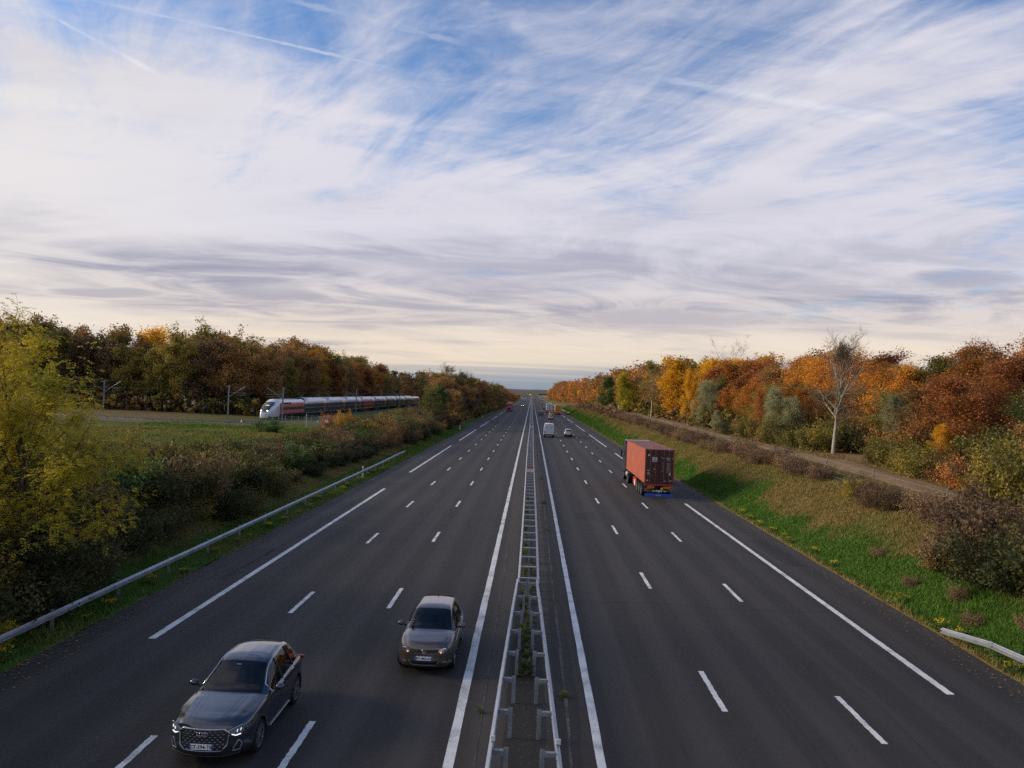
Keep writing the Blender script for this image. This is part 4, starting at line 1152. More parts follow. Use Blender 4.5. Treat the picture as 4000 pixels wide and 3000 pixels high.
def side_rail(path, side, label, spacing=4., cat='guard rail', group=None, off=.18, mt=None, start=1.5, lower=False):
    root = empty('guard_rail', (path[0][0], path[0][1], 0), 0, label, cat, group)
    o0 = Vector(root.location)
    P = lerp_path(path, 4.)
    for i in range(len(P) - 1):        # lapped four-metre panels
        a_, b2 = P[i] - o0, P[i + 1] - o0; d_ = (b2 - a_).normalized(); nr_ = Vector((d_.y, -d_.x, 0)) * side
        pn = part('rail_panel', w_beam('rail_panel', [a_ - d_ * .14 + nr_ * .004, a_ + d_ * .02 + nr_ * .004, b2], side, mt or M['galv']), root)
        if P[i].y < 60 and P[i].x > -40:
            mb = MB()
            for zz_ in (-.07, .07): mb.box(-.012, .012, -.012, .012, zz_ - .012, zz_ + .012)
            part('bolts', mb.mesh('bolts', [M['galv_old']]), pn, tuple(a_ + nr_ * .10 - d_ * .05))
    if lower:
        V = []
        for i, p in enumerate(P):
            d = P[min(i + 1, len(P) - 1)] - P[max(i - 1, 0)]; nr = Vector((d.y, -d.x, 0)).normalized() * side; q = p - o0
            V += [q + nr * .02 - Vector((0, 0, .50)), q + nr * .06 - Vector((0, 0, .48)), q + nr * .06 - Vector((0, 0, .24)), q + nr * .0 - Vector((0, 0, .22))]
        part('lower_rail', mesh_np('lower_rail', np.array(V), [(4 * i + k, 4 * i + k + 1, 4 * i + k + 5, 4 * i + k + 4) for i in range(len(P) - 1) for k in range(3)], [M['galv_old']]), root)
    acc, nxt = 0., start
    for a, b_ in zip(P[:-1], P[1:]):
        L = (b_ - a).length
        while nxt <= acc + L:
            p = a.lerp(b_, (nxt - acc) / L); d = (b_ - a).normalized(); nr = Vector((d.y, -d.x, 0)) * side
            q = p - nr * off - o0; rz = math.atan2(nr.y, nr.x)
            g = gz(p.x, p.y) if not (L_EDGE < p.x < R_EDGE) else 0
            if p.z - g > .12:
                po = part('post', POST, root, (q.x, q.y, p.z + .10), (0, 0, rz), (1, 1, max(.3, (p.z - g + .35) / .3)))
                if off > .1: part('spacer', ARM, root, (q.x + nr.x * .05, q.y + nr.y * .05, p.z + .05), (0, 0, rz), ((off - .05) / .30, .8, 1))
            nxt += spacing
        acc += L
    return root

# median: two separate rails close by, a double rail with rungs further out
ML = [(-.62, 3., .62), (-.60, 14., .62), (-.50, 20., .62), (-.36, 27., .62), (-.25, 31.6, .63)]
MR = [(.95, 3., .62), (.88, 14., .62), (.74, 20., .62), (.58, 27., .62), (.46, 31.6, .63)]
for path, side, word in ((ML, -1, 'left'), (MR, 1, 'right')):
    side_rail(path, side, 'single median guard rail on its own posts, the %s one of two' % word, 2.09, group='near median guard rails', off=.30, start=14.28 - 14.0 + 11.0 - 8.22 + .03)
dbl = empty('double_guard_rail', (.12, 31.6, 0), 0, 'double steel guard rail with rungs like a ladder down the median', 'guard rail')
def dpath(x):
    ys = list(np.arange(31.6, 300, 8.)) + list(np.arange(300, 1500, 60.))
    return [Vector((x + .045 * math.sin(y * .045) - .12 + (y - 31.6) * .00008, y - 31.6, .63)) for y in ys]
part('rail_beam', w_beam('rail_beam', dpath(-.25), -1, M['galv']), dbl)
part('rail_beam', w_beam('rail_beam', dpath(.47), 1, M['galv']), dbl)
mb = MB(); mb.box(-.36, .36, -.045, .045, .66, .71); RUNG = mb.mesh('rung', [M['galv']])
mb = MB(); mb.box(-.05, .05, -.03, .03, -.05, .66); CPOST = mb.mesh('post', [M['galv_old']])
for k in range(150):
    y = .25 + 2.075 * k; xo = .11 - .12 + .045 * math.sin((y + 31.6) * .045)
    part('rung', RUNG, dbl, (xo, y, 0)); part('post', CPOST, dbl, (xo, y, 0))
mb = MB()
for k in range(150, 480):
    y = .25 + 2.075 * k; mb.box(-.35, .35, y - .045, y + .045, .66, .71)
o = part('rungs_far', mb.mesh('rungs_far', [M['galv']]), dbl); o['kind'] = 'stuff'

# reflectors clipped on the near rails
for x, y, w_ in ((-.56, 16.75, 'left'), (.86, 16.75, 'right')):
    o = empty('rail_reflector', (x, y, .80), 0, 'small white reflector clipped on the %s median rail' % w_, 'reflector', 'rail reflectors')
    mb = MB(); mb.box(-.055, .055, -.012, .012, -.06, .07, 0, .01); part('plate', mb.mesh('plate', [M['white']]), o)
    mb = MB(); mb.box(-.03, .03, .012, .03, -.10, -.03); part('clip', mb.mesh('clip', [M['galv_old']]), o)

side_rail([(-15.05, 4, .62), (-15.05, 30, .62), (-15.1, 60, .62), (-15.15, 80, .62), (-15.5, 90, .52), (-16.0, 98, .25), (-16.3, 101, .02)], 1, 'steel guard rail along the left verge in the foreground', 4.0, start=.6)
side_rail([(15.75, 6, .62), (15.72, 24, .62), (15.5, 26, .58), (15.2, 28.4, .30)], -1, 'short end of a steel guard rail in the right foreground', 4.0, start=3.)
M['galv_lit'] = paint('lit_galvanised', (.50, .48, .40), .5, .3, var=.12)  # cream copy of the steel, with yellowish light put into its colour
side_rail([(18.6, 282, .75), (17.2, 310, .70), (16.0, 345, .65), (15.8, 390, .65), (15.8, 640, .65)], -1, 'far guard rail beside the right hard shoulder, flared at its near end', 8.0, mt=M['galv_lit'])
side_rail([(17.5, 655, .7), (16.2, 690, .65), (15.8, 750, .65), (15.8, 1300, .65)], -1, 'farthest guard rail on the right, towards the horizon', 16.0, mt=M['galv_lit'])
side_rail([(-15.0, 640, .65), (-15.0, 1300, .65)], 1, 'far guard rail left of the oncoming lanes', 16.0, mt=M['galv_lit'])
zz = lambda x, y: gz(x, y) + .68
P_ = [(-39.5, 121), (-46, 121.5), (-54, 121.5), (-62, 121.5), (-72, 123), (-86, 127), (-110, 133)]
side_rail([(x, y, zz(x, y)) for x, y in P_], 1, 'guard rail at the top of the meadow in front of the railway', 4.0, start=1.)

# kilometre plates on the median
def km_plate(y, s, label, txt):
    o = empty('kilometre_plate', (.11, y, .72), 0, label, 'sign', 'kilometre plates')
    mb = MB(); mb.box(-.30, .30, -.012, .012, .02, .34, 0); part('plate', mb.mesh('plate', [M['white']]), o)
    mb = MB(); mb.box(-.30, .30, -.02, .014, .343, .50, 0); part('red_header', mb.mesh('red_header', [paint('sign_red', (.55, .03, .03), .5)]), o)
    mb = MB(); mb.box(-.03, .03, .014, .05, -.1, .45, 0); part('bracket', mb.mesh('bracket', [M['galv_old']]), o)
    tm = text_mesh(txt, .20, M['ink']); part('lettering', tm, o, (0, -.017, .10), (PI / 2, 0, 0))

km_plate(74.2, 1, 'red and white kilometre plate on the median rail, the nearest one', '101')
km_plate(173., 1, 'second kilometre plate far along the median rail', '102')
km_plate(272., 1, 'third and farthest kilometre plate on the median rail', '103')

# right-hand wire fence
fence = empty('wire_fence', (22.1, 24, 0), 0, 'wire fence on leaning grey posts above the right bank', 'fence')
mb = MB(); mb.tube([(0, 0, -.3), (0, 0, 1.65)], .045, 7); FPOST = mb.mesh('post', [paint('weathered_wood', (.15, .135, .12), .85)])
fy = np.arange(24., 200, 8.7); tops = []
for i_, y in enumerate(fy):
    x = 22.1 + (RN.random() - .5) * .2; tl = (RN.random() - .5) * .12 if i_ != 4 else .28
    part('post', FPOST, fence, (x - 22.1, y - 24, gz(x, y)), (0, tl, (RN.random() - .5) * .3)); tops.append(Vector((x - 22.1, y - 24, gz(x, y))))
for h_ in (.35, .7, 1.05, 1.4):
    mb = MB(); mb.tube([p + Vector((0, 0, h_)) for p in tops], .006, 3); part('wire', mb.mesh('wire', [M['galv_old']]), fence)

# white marker posts
for i_, (x, y, lb) in enumerate(((-15.0, 163, 'white marker post before the emergency bay on the left'), (-14.9, 236, 'white marker post beyond the emergency bay on the left'), (15.7, 398, 'white marker post at the start of the far right guard rail'), (-15.28, 70.5, 'short white marker on the left guard rail'))):
    o = empty('marker_post', (x, y, 0 if abs(x) < 15.3 else gz(x, y)), 0, lb, 'marker post')
    mb = MB(); mb.box(-.07, .07, -.05, .05, 0, 1.0, 0, .02); part('body', mb.mesh('body', [M['white']]), o)
    mb = MB(); mb.box(-.072, .072, -.053, -.046, .72, .84, 0); part('reflector', mb.mesh('reflector', [M['amber'] if i_ else M['galv']]), o)

# ------------------------------------------------------------------ cars
def catmull(P, sub):
    """P (k,2) control points -> smooth polyline; sub[i] samples on segment i; returns pts and (segment, fraction)"""
    P = np.asarray(P, float); k = len(P); out, tagv = [], []
    for i in range(k - 1):
        p0, p1, p2, p3 = P[max(i - 1, 0)], P[i], P[i + 1], P[min(i + 2, k - 1)]
        for j in range(sub[i]):
            t = j / sub[i]
            c = .5 * ((2 * p1) + (p2 - p0) * t + (2 * p0 - 5 * p1 + 4 * p2 - p3) * t * t + (3 * p1 - p0 - 3 * p2 + p3) * t ** 3)
            lin_ = p1 * (1 - t) + p2 * t
            out.append(c * .6 + lin_ * .4); tagv.append(i + t)
    out.append(P[-1]); tagv.append(k - 1.)
    return np.array(out), np.array(tagv)

def curve1(tab, s):
    """smooth interpolation of (s, value) table (cubic, monotone-ish)"""
    xs = np.array([a for a, _ in tab]); ys = np.array([b_ for _, b_ in tab]); m = np.gradient(ys, xs)
    s = np.clip(s, xs[0], xs[-1]); i = np.clip(np.searchsorted(xs, s) - 1, 0, len(xs) - 2); h = xs[i + 1] - xs[i]; t = (s - xs[i]) / h
    sl = np.diff(ys) / np.diff(xs)
    mm = m.copy()
    for k in range(len(xs)):
        a = sl[max(k - 1, 0)]; b_ = sl[min(k, len(sl) - 1)]
        mm[k] = 0 if a * b_ < 0 else np.sign(m[k]) * min(abs(m[k]), 2.5 * min(abs(a), abs(b_)) + 1e-6) if a * b_ > 0 else m[k] * .5
    return ys[i] * (1 + 2 * t) * (1 - t) ** 2 + mm[i] * h * t * (1 - t) ** 2 + ys[i + 1] * t * t * (3 - 2 * t) + mm[i + 1] * h * t * t * (t - 1)

SUV = dict(L=4.50, zt=[(0, .93), (.10, .985), (.5, 1.045), (1.0, 1.09), (1.36, 1.12), (1.6, 1.245), (2.0, 1.445), (2.25, 1.555), (2.7, 1.625), (3.2, 1.63), (3.7, 1.575), (4.08, 1.46), (4.31, 1.28), (4.42, 1.13), (4.5, 1.02)],
    zs=[(0, .88), (.3, .94), (1.3, 1.01), (2.5, 1.035), (3.6, 1.075), (4.2, 1.07), (4.5, .97)], W=[(0, .80), (.25, .885), (.6, .92), (2, .925), (3.8, .92), (4.3, .87), (4.5, .80)],
    Wb=[(0, .71), (.4, .80), (1.3, .86), (3.6, .83), (4.3, .77), (4.5, .70)], Wt=[(0, .58), (.5, .68), (1.3, .75), (1.5, .735), (2.2, .60), (2.7, .585), (3.4, .545), (4.1, .53), (4.5, .55)],
    zb=[(0, .30), (.3, .21), (4.2, .23), (4.5, .38)], bow=[(0, .34), (.6, .20), (1.3, .17), (2.25, .07), (2.8, .0), (3.7, -.08), (4.3, -.15), (4.5, -.25)],
    cowl=1.36, wtop=2.24, roofend=3.85, rgend=4.37, win=(1.62, 3.92), wheels=(.93, 3.61), wr=.355, doors=(1.5, 2.55, 3.45))
HATCH = dict(L=3.97, zt=[(0, .80), (.10, .87), (.45, .945), (.85, .985), (1.12, 1.005), (1.4, 1.15), (1.75, 1.33), (2.0, 1.42), (2.4, 1.462), (3.0, 1.455), (3.4, 1.42), (3.6, 1.33), (3.8, 1.05), (3.9, .93), (3.97, .82)],
    zs=[(0, .76), (.3, .84), (1.1, .905), (2.2, .93), (3.3, .955), (3.75, .95), (3.97, .80)], W=[(0, .72), (.22, .80), (.6, .838), (2, .842), (3.4, .83), (3.8, .77), (3.97, .70)],
    Wb=[(0, .64), (.4, .72), (1.1, .785), (3.3, .765), (3.8, .70), (3.97, .64)], Wt=[(0, .52), (.5, .62), (1.1, .69), (1.3, .675), (2.0, .575), (2.4, .56), (3.3, .55), (3.7, .58), (3.97, .54)],
    zb=[(0, .24), (.3, .17), (3.7, .19), (3.97, .30)], bow=[(0, .30), (.5, .19), (1.1, .16), (2.0, .06), (2.4, .0), (3.4, -.05), (3.8, -.10), (3.97, -.18)],
    cowl=1.12, wtop=1.98, roofend=3.42, rgend=3.78, win=(1.38, 3.3), wheels=(.80, 3.27), wr=.30, doors=(1.25, 2.2, 3.0))
MPV = dict(HATCH, L=4.2, zt=[(0, .88), (.10, .95), (.45, 1.03), (.8, 1.09), (1.0, 1.12), (1.3, 1.33), (1.65, 1.55), (1.95, 1.66), (2.4, 1.70), (3.2, 1.70), (3.7, 1.66), (3.9, 1.5), (4.05, 1.15), (4.12, 1.0), (4.2, .9)],
    zs=[(0, .82), (.3, .92), (1.1, 1.0), (2.2, 1.03), (3.5, 1.06), (4.0, 1.04), (4.2, .86)], W=[(0, .76), (.22, .84), (.6, .885), (2, .89), (3.7, .88), (4.05, .84), (4.2, .78)],
    Wb=[(0, .68), (.4, .76), (1.1, .83), (3.5, .82), (4.0, .77), (4.2, .70)], Wt=[(0, .55), (.5, .66), (1.0, .73), (1.3, .71), (1.95, .64), (2.4, .63), (3.6, .62), (4.0, .64), (4.2, .58)],
    bow=[(0, .30), (.5, .19), (1.1, .16), (2.0, .06), (2.4, .0), (3.7, -.04), (4.05, -.08), (4.2, -.15)], zb=[(0, .26), (.3, .19), (4.0, .2), (4.2, .3)], cowl=1.0, wtop=1.93, roofend=3.75, rgend=4.04, win=(1.25, 3.7), wheels=(.82, 3.45), wr=.32, doors=(1.2, 2.3, 3.3))

WHEELS = {}
def wheel_meshes(r, spokes=10):
    if (r, spokes) in WHEELS: return WHEELS[(r, spokes)]
    w_ = .11
    mb = MB(); mb.lathe([(r * .70, -w_), (r * .93, -w_), (r, -w_ * .7), (r, w_ * .7), (r * .93, w_), (r * .70, w_)], 'x', 28, 0)
    tyre = mb.mesh('tyre', [M['rubber']], True)
    mb = MB(); mb.lathe([(r * .70, w_ * .85), (r * .66, w_ * .80), (r * .64, w_ * .2), (0.001, w_ * .2)], 'x', 28, 1); mb.lathe([(r * .71, w_ * 1.02), (r * .655, w_ * .98), (r * .655, w_ * .80)], 'x', 28, 0)
    for k in range(spokes):
        a = 2 * PI * k / spokes + (.10 if k % 2 else -.10) * (spokes > 6); ca, sa = math.cos(a), math.sin(a); hw = r * (.055 if spokes > 6 else .09)
        pts = [(r * .10, -hw * .8), (r * .67, -hw), (r * .67, hw), (r * .10, hw * .8)]
        q = [(ca * p - sa * t, sa * p + ca * t) for p, t in pts]
        mb.prism(q, 'x', w_ * .3, w_ * .92, 0)
    mb.lathe([(r * .16, w_ * .3), (r * .16, w_ * .95), (0.001, w_ * .98)], 'x', 14, 0)
    rim = mb.mesh('rim', [M['alloy'], M['black']])
    mb = MB(); mb.lathe([(r * .69, -w_ * .6), (r * .69, w_ * .1), (.001, w_ * .1)], 'x', 20, 0); hub = mb.mesh('wheel', [M['black']])
    WHEELS[(r, spokes)] = (hub, tyre, rim); return WHEELS[(r, spokes)]
def add_wheel(root, x, y, r, side, spokes=10, wide=1.):
    hub, tyre, rim = wheel_meshes(r, spokes)
    wv = part('wheel', hub, root, (x, y, r), (0, 0, 0 if side > 0 else PI), (wide, 1, 1))
    part('tyre', tyre, wv); part('rim', rim, wv)
    return wv

def see_through(name):
    mt, b, bs = material(name); mt.node_tree.nodes.remove(bs)
    tr = b.n('ShaderNodeBsdfTransparent'); co = b.n('ShaderNodeTexCoord').outputs['Object']
    b.put(tr.inputs[0], b.ramp(b.noise(co, 3., 2, .5), [(.3, c4(.40, .45, .46)), (.7, c4(.50, .55, .56))]))
    gl = b.n('ShaderNodeBsdfGlossy'); gl.inputs['Roughness'].default_value = .04
    fr = b.n('ShaderNodeFresnel'); fr.inputs[0].default_value = 1.55
    mx = b.n('ShaderNodeMixShader'); b.put(mx.inputs[0], b.math('MULTIPLY_ADD', fr.outputs[0], .75, .02)); b.put(mx.inputs[1], tr.outputs[0]); b.put(mx.inputs[2], gl.outputs[0])
    b.put(mt.node_tree.nodes['Material Output'].inputs[0], mx.outputs[0])
    return mt
M['car_glass'] = see_through('tinted_car_glass')
M['seat'] = paint('seat_fabric', (.045, .043, .045), .9, var=.25); M['trim'] = paint('dashboard', (.022, .022, .024), .8, var=.2); M['lining'] = paint('cabin_lining', (.09, .088, .085), .9, var=.15)
def interior(root, spec):
    """floor, dashboard, seats and steering wheel seen dimly through the glass"""
    L = spec['L']; y0 = L / 2 - spec['cowl']; zb = float(curve1(spec['zs'], spec['cowl'])); w_ = float(curve1(spec['Wb'], 2.)) - .09
    mb = MB(); mb.box(-w_, w_, -L / 2 + .5, y0 - .1, .28, .34); part('cabin_floor', mb.mesh('cabin_floor', [M['trim']]), root)
    mb = MB(); mb.prism([(y0 - .02, zb - .02), (y0 - .35, zb + .03), (y0 - .62, zb + .0), (y0 - .70, zb - .12), (y0 - .60, zb - .40), (y0 - .02, zb - .40)], 'x', -w_ + .02, w_ - .02); part('dashboard', mb.mesh('dashboard', [M['trim']]), root)
    for yy, zz in ((y0 - 1.38, .52), (y0 - 2.25, .56)):
        for s_ in (-1, 1):
            mb = MB(); mb.box(-.25, .25, -.02, .50, -.20, .10, 0, .06); mb.prism([(0, 0), (.14, .05), (-.08, .62), (-.20, .60)], 'x', -.24, .24); mb.box(-.13, .13, -.26, -.15, .64, .84, 0, .04); mb.tube([(0, -.18, .58), (0, -.2, .68)], .03, 6)
            part('seat', mb.mesh('seat', [M['seat']]), root, (s_ * w_ * .50, yy, zz))
    mb = MB(); mb.tube([(.18 * math.cos(a), .06 * math.sin(a), .17 * math.sin(a)) for a in np.linspace(0, 2 * PI, 17)], .016, 6, caps=False); mb.box(-.16, .16, -.01, .02, -.03, .03); part('steering_wheel', mb.mesh('steering_wheel', [M['trim']], True), root, (-w_ * .50, y0 - .78, zb - .02))
    mb = MB(); mb.box(-.12, .12, -.02, .02, -.03, .03, 0, .01); part('rear_view_mirror', mb.mesh('rear_view_mirror', [M['trim']]), root, (0, L / 2 - spec['wtop'] + .12, float(curve1(spec['zt'], spec['wtop'])) - .13))

def car(spec, loc, heading, col, label, group=None, res=.05, cat='car', rear=True, metal=.5, rough=.32, spokes=10, coat=1.):
    """a car lofted from profile tables; heading 0 drives +y, pi drives -y. returns root, surface functions"""
    L = spec['L']
    root = empty('car', (loc[0], loc[1], loc[2] if len(loc) > 2 else 0.006), heading, label, cat, group)
    body_m = paint('car_paint', col, rough, metal, coat, .05, 3.)
    gm_ = M['glass'] if res > .05 else M['car_glass']
    if res <= .05: interior(root, spec)
    keys = [0, .02, L - .02, L, spec['cowl'], spec['wtop'], spec['roofend'], spec['rgend'], *spec['win'], *spec['doors']]
    ss = np.unique(np.round(np.concatenate([np.arange(0, L, res), keys]), 4))
    ss = ss[np.concatenate([[True], np.diff(ss) > .012])]
    g = lambda k_, s: curve1(spec[k_], s)
    coarse = res > .09
    sub = [1, 1, 2, 2, 2, 1, 2, 2, 2, 2, 2] if coarse else [1, 2, 4, 6, 4, 3, 6, 6, 3, 5, 6]
    rows = []
    def section(s):
        W_, zs, Wb, Wt, zt, zb = (float(g(k_, s)) for k_ in ('W', 'zs', 'Wb', 'Wt', 'zt', 'zb'))
        zr = zt - (.045 if s < spec['cowl'] else .085); zr = max(zr, zs + .01)
        P = [(0, zb), (W_ * .88, zb), (W_ * .975, zb + .10), (W_, zb + .38), (W_ * .992, zs - .18), (Wb + .45 * (W_ - Wb), zs - .045), (Wb, zs),
             (Wb + (Wt - Wb) * .5 + .018, zs + (zr - zs) * .52), (Wt, zr), (Wt * .86, zr + .62 * (zt - zr)), (Wt * .5, zt - .10 * (zt - zr)), (0, zt)]
        return catmull(P, sub)
    secs = [section(s) for s in ss]; tv = secs[0][1]; nv = len(tv)
    G = np.zeros((len(ss), nv, 3))
    Wmax = max(b_ for _, b_ in spec['W'])
    for i, s in enumerate(ss):
        p = secs[i][0]; G[i, :, 0] = p[:, 0]; G[i, :, 2] = p[:, 1]
        G[i, :, 1] = L / 2 - s - float(g('bow', s)) * (p[:, 0] / Wmax) ** 2.2
    # wheel arches: pull grid points onto the arch circle, drop what lies inside
    ra = spec['wr'] + .055; inside = np.zeros((len(ss), nv), bool)
    for sw in spec['wheels']:
        yw = L / 2 - sw; rel = G[:, :, 1:3] - np.array([yw, spec['wr']]); d = np.hypot(rel[..., 0], rel[..., 1])
        side = (tv[None, :] >= .9) & (tv[None, :] <= 5.2) & (G[:, :, 0] > .5 * Wmax)
        snap = side & (d < ra + .3 * res) & (d > ra - 1.1 * res)
        f_ = np.where(snap, ra / np.maximum(d, 1e-6), 1)[..., None]
        G[:, :, 1:3] = np.array([yw, spec['wr']]) + rel * f_
        inside |= side & (d < ra + .3 * res)
        lift = np.exp(-((d - ra) / .07) ** 2) * .018 * side * (~inside); G[:, :, 0] += lift
    S = lambda i, j: G[i, j]
    smid = (ss[:-1] + ss[1:]) / 2; tm = (tv[:-1] + tv[1:]) / 2
    reg = {}
    nS, nT = len(ss) - 1, nv - 1
    for i in range(nS):
        for j in range(nT):
            s, t = smid[i], tm[j]
            if inside[i, j] and inside[i + 1, j] and inside[i, j + 1] and inside[i + 1, j + 1]: continue
            if t > 8.3 and spec['cowl'] < s < spec['wtop']: r_ = 'windscreen'
            elif t > 8.3 and spec['roofend'] < s < spec['rgend']: r_ = 'rear_window'
            elif 6.12 < t < 7.86 and spec['win'][0] < s < spec['win'][1] and (G[i, :, 2][np.searchsorted(tv, 8.)] - G[i, :, 2][np.searchsorted(tv, 6.)]) > .13: r_ = 'side_window'
            elif t > 8.0 and spec['wtop'] <= s <= spec['roofend']: r_ = 'roof'
            elif t > 8.0 and .10 < s <= spec['cowl'] - .03: r_ = 'bonnet'
            elif t > 8.3 and s <= spec['cowl'] and s > spec['cowl'] - .03: r_ = 'cowl'
            elif 1.9 < t < 6.1 and spec['doors'][0] < s < spec['doors'][1]: r_ = 'front_door'
            elif 1.9 < t < 6.1 and spec['doors'][1] < s < spec['doors'][2]: r_ = 'rear_door'
            elif t < 1.9: r_ = 'sill'
            else: r_ = 'body'
            reg.setdefault(r_, []).append((i, j))
    flatG = G.reshape(-1, 3)
    def face_mesh(name, cells, sides, mt):
        V, F_ = [], []
        for sd_ in sides:
            A = np.array([[i * nv + j, (i + 1) * nv + j, (i + 1) * nv + j + 1, i * nv + j + 1] for i, j in cells])
            if sd_ > 0: A = A[:, ::-1]
            u, inv = np.unique(A, return_inverse=True); v = flatG[u].copy(); v[:, 0] *= sd_
            F_.append(inv.reshape(A.shape) + sum(len(q) for q in V)); V.append(v)
        V = np.concatenate(V); F_ = np.concatenate(F_)
        if len(sides) == 2:      # weld the seam on the centre line
            key = {}; mp = np.arange(len(V))
            for n_, p in enumerate(V):
                if abs(p[0]) < 1e-5:
                    kk = (round(p[1], 5), round(p[2], 5)); mp[n_] = key.setdefault(kk, n_)
            F_ = mp[F_]
        return mesh_np(name, V, [tuple(dict.fromkeys(f)) for f in F_.tolist() if len(set(f)) > 2], [mt], smooth=True)
    for r_, cells in reg.items():
        if r_ in ('windscreen', 'rear_window'): part(r_, face_mesh(r_, cells, (1, -1), gm_), root)
        elif r_ == 'side_window':
            for sd_ in (1, -1): part('side_window', face_mesh('side_window', cells, (sd_,), gm_), root)
        elif r_ in ('front_door', 'rear_door'):
            for sd_ in (1, -1):
                d_ = part('door', face_mesh('door', cells, (sd_,), body_m), root)
                s1 = (spec['doors'][1] if r_ == 'front_door' else spec['doors'][2]) - .14
                i = int(np.argmin(abs(ss - s1))); j = int(np.argmin(abs(tv - 4.9))); p = G[i, j]
                mb = MB(); mb.box(-.012, .014, -.09, .09, -.014, .014, 0, .008); part('handle', mb.mesh('handle', [body_m if coarse else M['alloy']]), d_, (sd_ * (p[0] + .012), p[1], p[2]))
        elif r_ in ('sill', 'cowl'): part(r_, face_mesh(r_, cells, (1, -1), M['black']), root)
        elif r_ in ('roof', 'bonnet'): part(r_, face_mesh(r_, cells, (1, -1), body_m), root)
        else: part('body', face_mesh('body', cells, (1, -1), body_m), root)
    # front and rear caps
    caps = {}
    for end, i0 in (('front', 0), ('rear', len(ss) - 1)):
        sec, y0 = G[i0], None
        jb = int(np.searchsorted(tv, 6.)); lower = sec[1:jb + 1]; topc = sec[jb:][::-1]
        zb, zbelt = lower[0, 2], lower[-1, 2]; sg = 1 if end == 'front' else -1
        ybase = L / 2 - ss[i0]; bw = float(g('bow', ss[i0]))
        def surf(x, z, zb=zb, zbelt=zbelt, lower=lower, topc=topc, ybase=ybase, bw=bw, sg=sg):
            ax = abs(x); zt_ = np.interp(ax, topc[:, 0], topc[:, 2]); t = np.clip((z - zb) / max(zt_ - zb, 1e-3), 0, 1)
            edge = np.clip(ax / np.interp(z, lower[:, 2], lower[:, 0]), 0, 1)
            bulge = (.055 * math.sin(PI * t) ** .8 + .03 * math.exp(-((t - .28) / .14) ** 2)) * (1 - edge ** 5)
            return ybase - bw * (ax / Wmax) ** 2.2 + sg * bulge
        nt_, nx_ = (7, 10) if coarse else (14, 24)
        V = []
        for a in range(nt_ + 1):
            t = a / nt_; zl = zb + (zbelt - zb) * t; w_ = float(np.interp(zl, lower[:, 2], lower[:, 0]))
            for b_ in range(nx_ + 1):
                x = (2 * b_ / nx_ - 1) * w_; zt_ = float(np.interp(abs(x), topc[:, 0], topc[:, 2])); zt_ = zt_ if a == nt_ else max(zt_, zbelt)
                z = zb + (zt_ - zb) * t; V.append((x, surf(x, z), z))
        F_ = [(a * (nx_ + 1) + b_, (a + 1) * (nx_ + 1) + b_, (a + 1) * (nx_ + 1) + b_ + 1, a * (nx_ + 1) + b_ + 1) for a in range(nt_) for b_ in range(nx_)]
        if sg > 0: F_ = [f[::-1] for f in F_]
        part('%s_bumper' % end, mesh_np('bumper', V, F_, [body_m], smooth=True), root); caps[end] = surf
    # wheels, arch liners, mirrors
    for k_, sw in enumerate(spec['wheels']):
        yw = L / 2 - sw; i = int(np.argmin(abs(ss - sw))); j = int(np.argmin(abs(tv - 3.))); xw = G[i, j, 0]
        for sd_ in (1, -1):
            add_wheel(root, sd_ * (xw - .125), yw, spec['wr'], sd_, spokes)
            mb = MB(); n = 16; V = []
            for q in range(n + 1):
                a = -.25 + (PI + .5) * q / n
                for xx in (xw - .36, xw - .005): V.append((sd_ * xx, yw + math.cos(a) * ra, spec['wr'] + math.sin(a) * ra))
            mb.add(V, [(2 * q, 2 * q + 1, 2 * q + 3, 2 * q + 2) for q in range(n)])
            mb.add([(sd_ * (xw - .36), yw - ra, .1), (sd_ * (xw - .36), yw + ra, .1), (sd_ * (xw - .36), yw + ra, spec['wr'] + ra), (sd_ * (xw - .36), yw - ra, spec['wr'] + ra)], [(0, 1, 2, 3)])
            part('wheel_arch', mb.mesh('wheel_arch', [M['black']]), root)
    i = int(np.argmin(abs(ss - spec['win'][0] - .12))); j = int(np.argmin(abs(tv - 6.))); p = G[i, j]
    for sd_ in (1, -1):
        V, F_ = [], []
        for a in range(7):
            th = PI * a / 6
            for b_ in range(10):
                ph = 2 * PI * b_ / 10; V.append((.115 * math.sin(th) * math.cos(ph) * (1.05 if math.cos(ph) > 0 else .9), .085 * math.sin(th) * math.sin(ph) * (1.2 if math.sin(ph) > 0 else .45), .078 * math.cos(th)))
        F_ = [(a * 10 + b_, a * 10 + (b_ + 1) % 10, (a + 1) * 10 + (b_ + 1) % 10, (a + 1) * 10 + b_) for a in range(6) for b_ in range(10)]
        mo = part('wing_mirror', mesh_np('wing_mirror', V, F_, [body_m], smooth=True), root, (sd_ * (p[0] + .17), p[1], p[2] + .09))
        mb = MB(); mb.box(-.10, .02, -.02, .03, -.02, .02); part('arm', mb.mesh('arm', [M['black']]), mo, (-sd_ * .10 if sd_ > 0 else .14, 0, -.055))
    # tail lamps, rear plate
    if rear:
        sf = caps['rear']; zt_ = float(g('zs', L)) if True else 0
        for sd_ in (1, -1):
            x0, x1 = .46 * Wmax / .9, .74 * Wmax / .9; mb = MB(); V = []
            for a in range(5):
                for b_ in range(4):
                    x = (x0 + (x1 - x0) * a / 4); z = zt_ - .16 + .17 * b_ / 3; V.append((sd_ * x, sf(sd_ * x, z) - .012, z))
            mb.add(V, [(a * 4 + b_, (a + 1) * 4 + b_, (a + 1) * 4 + b_ + 1, a * 4 + b_ + 1) for a in range(4) for b_ in range(3)])
            part('tail_lamp', mb.mesh('tail_lamp', [M['red_lamp']]), root)
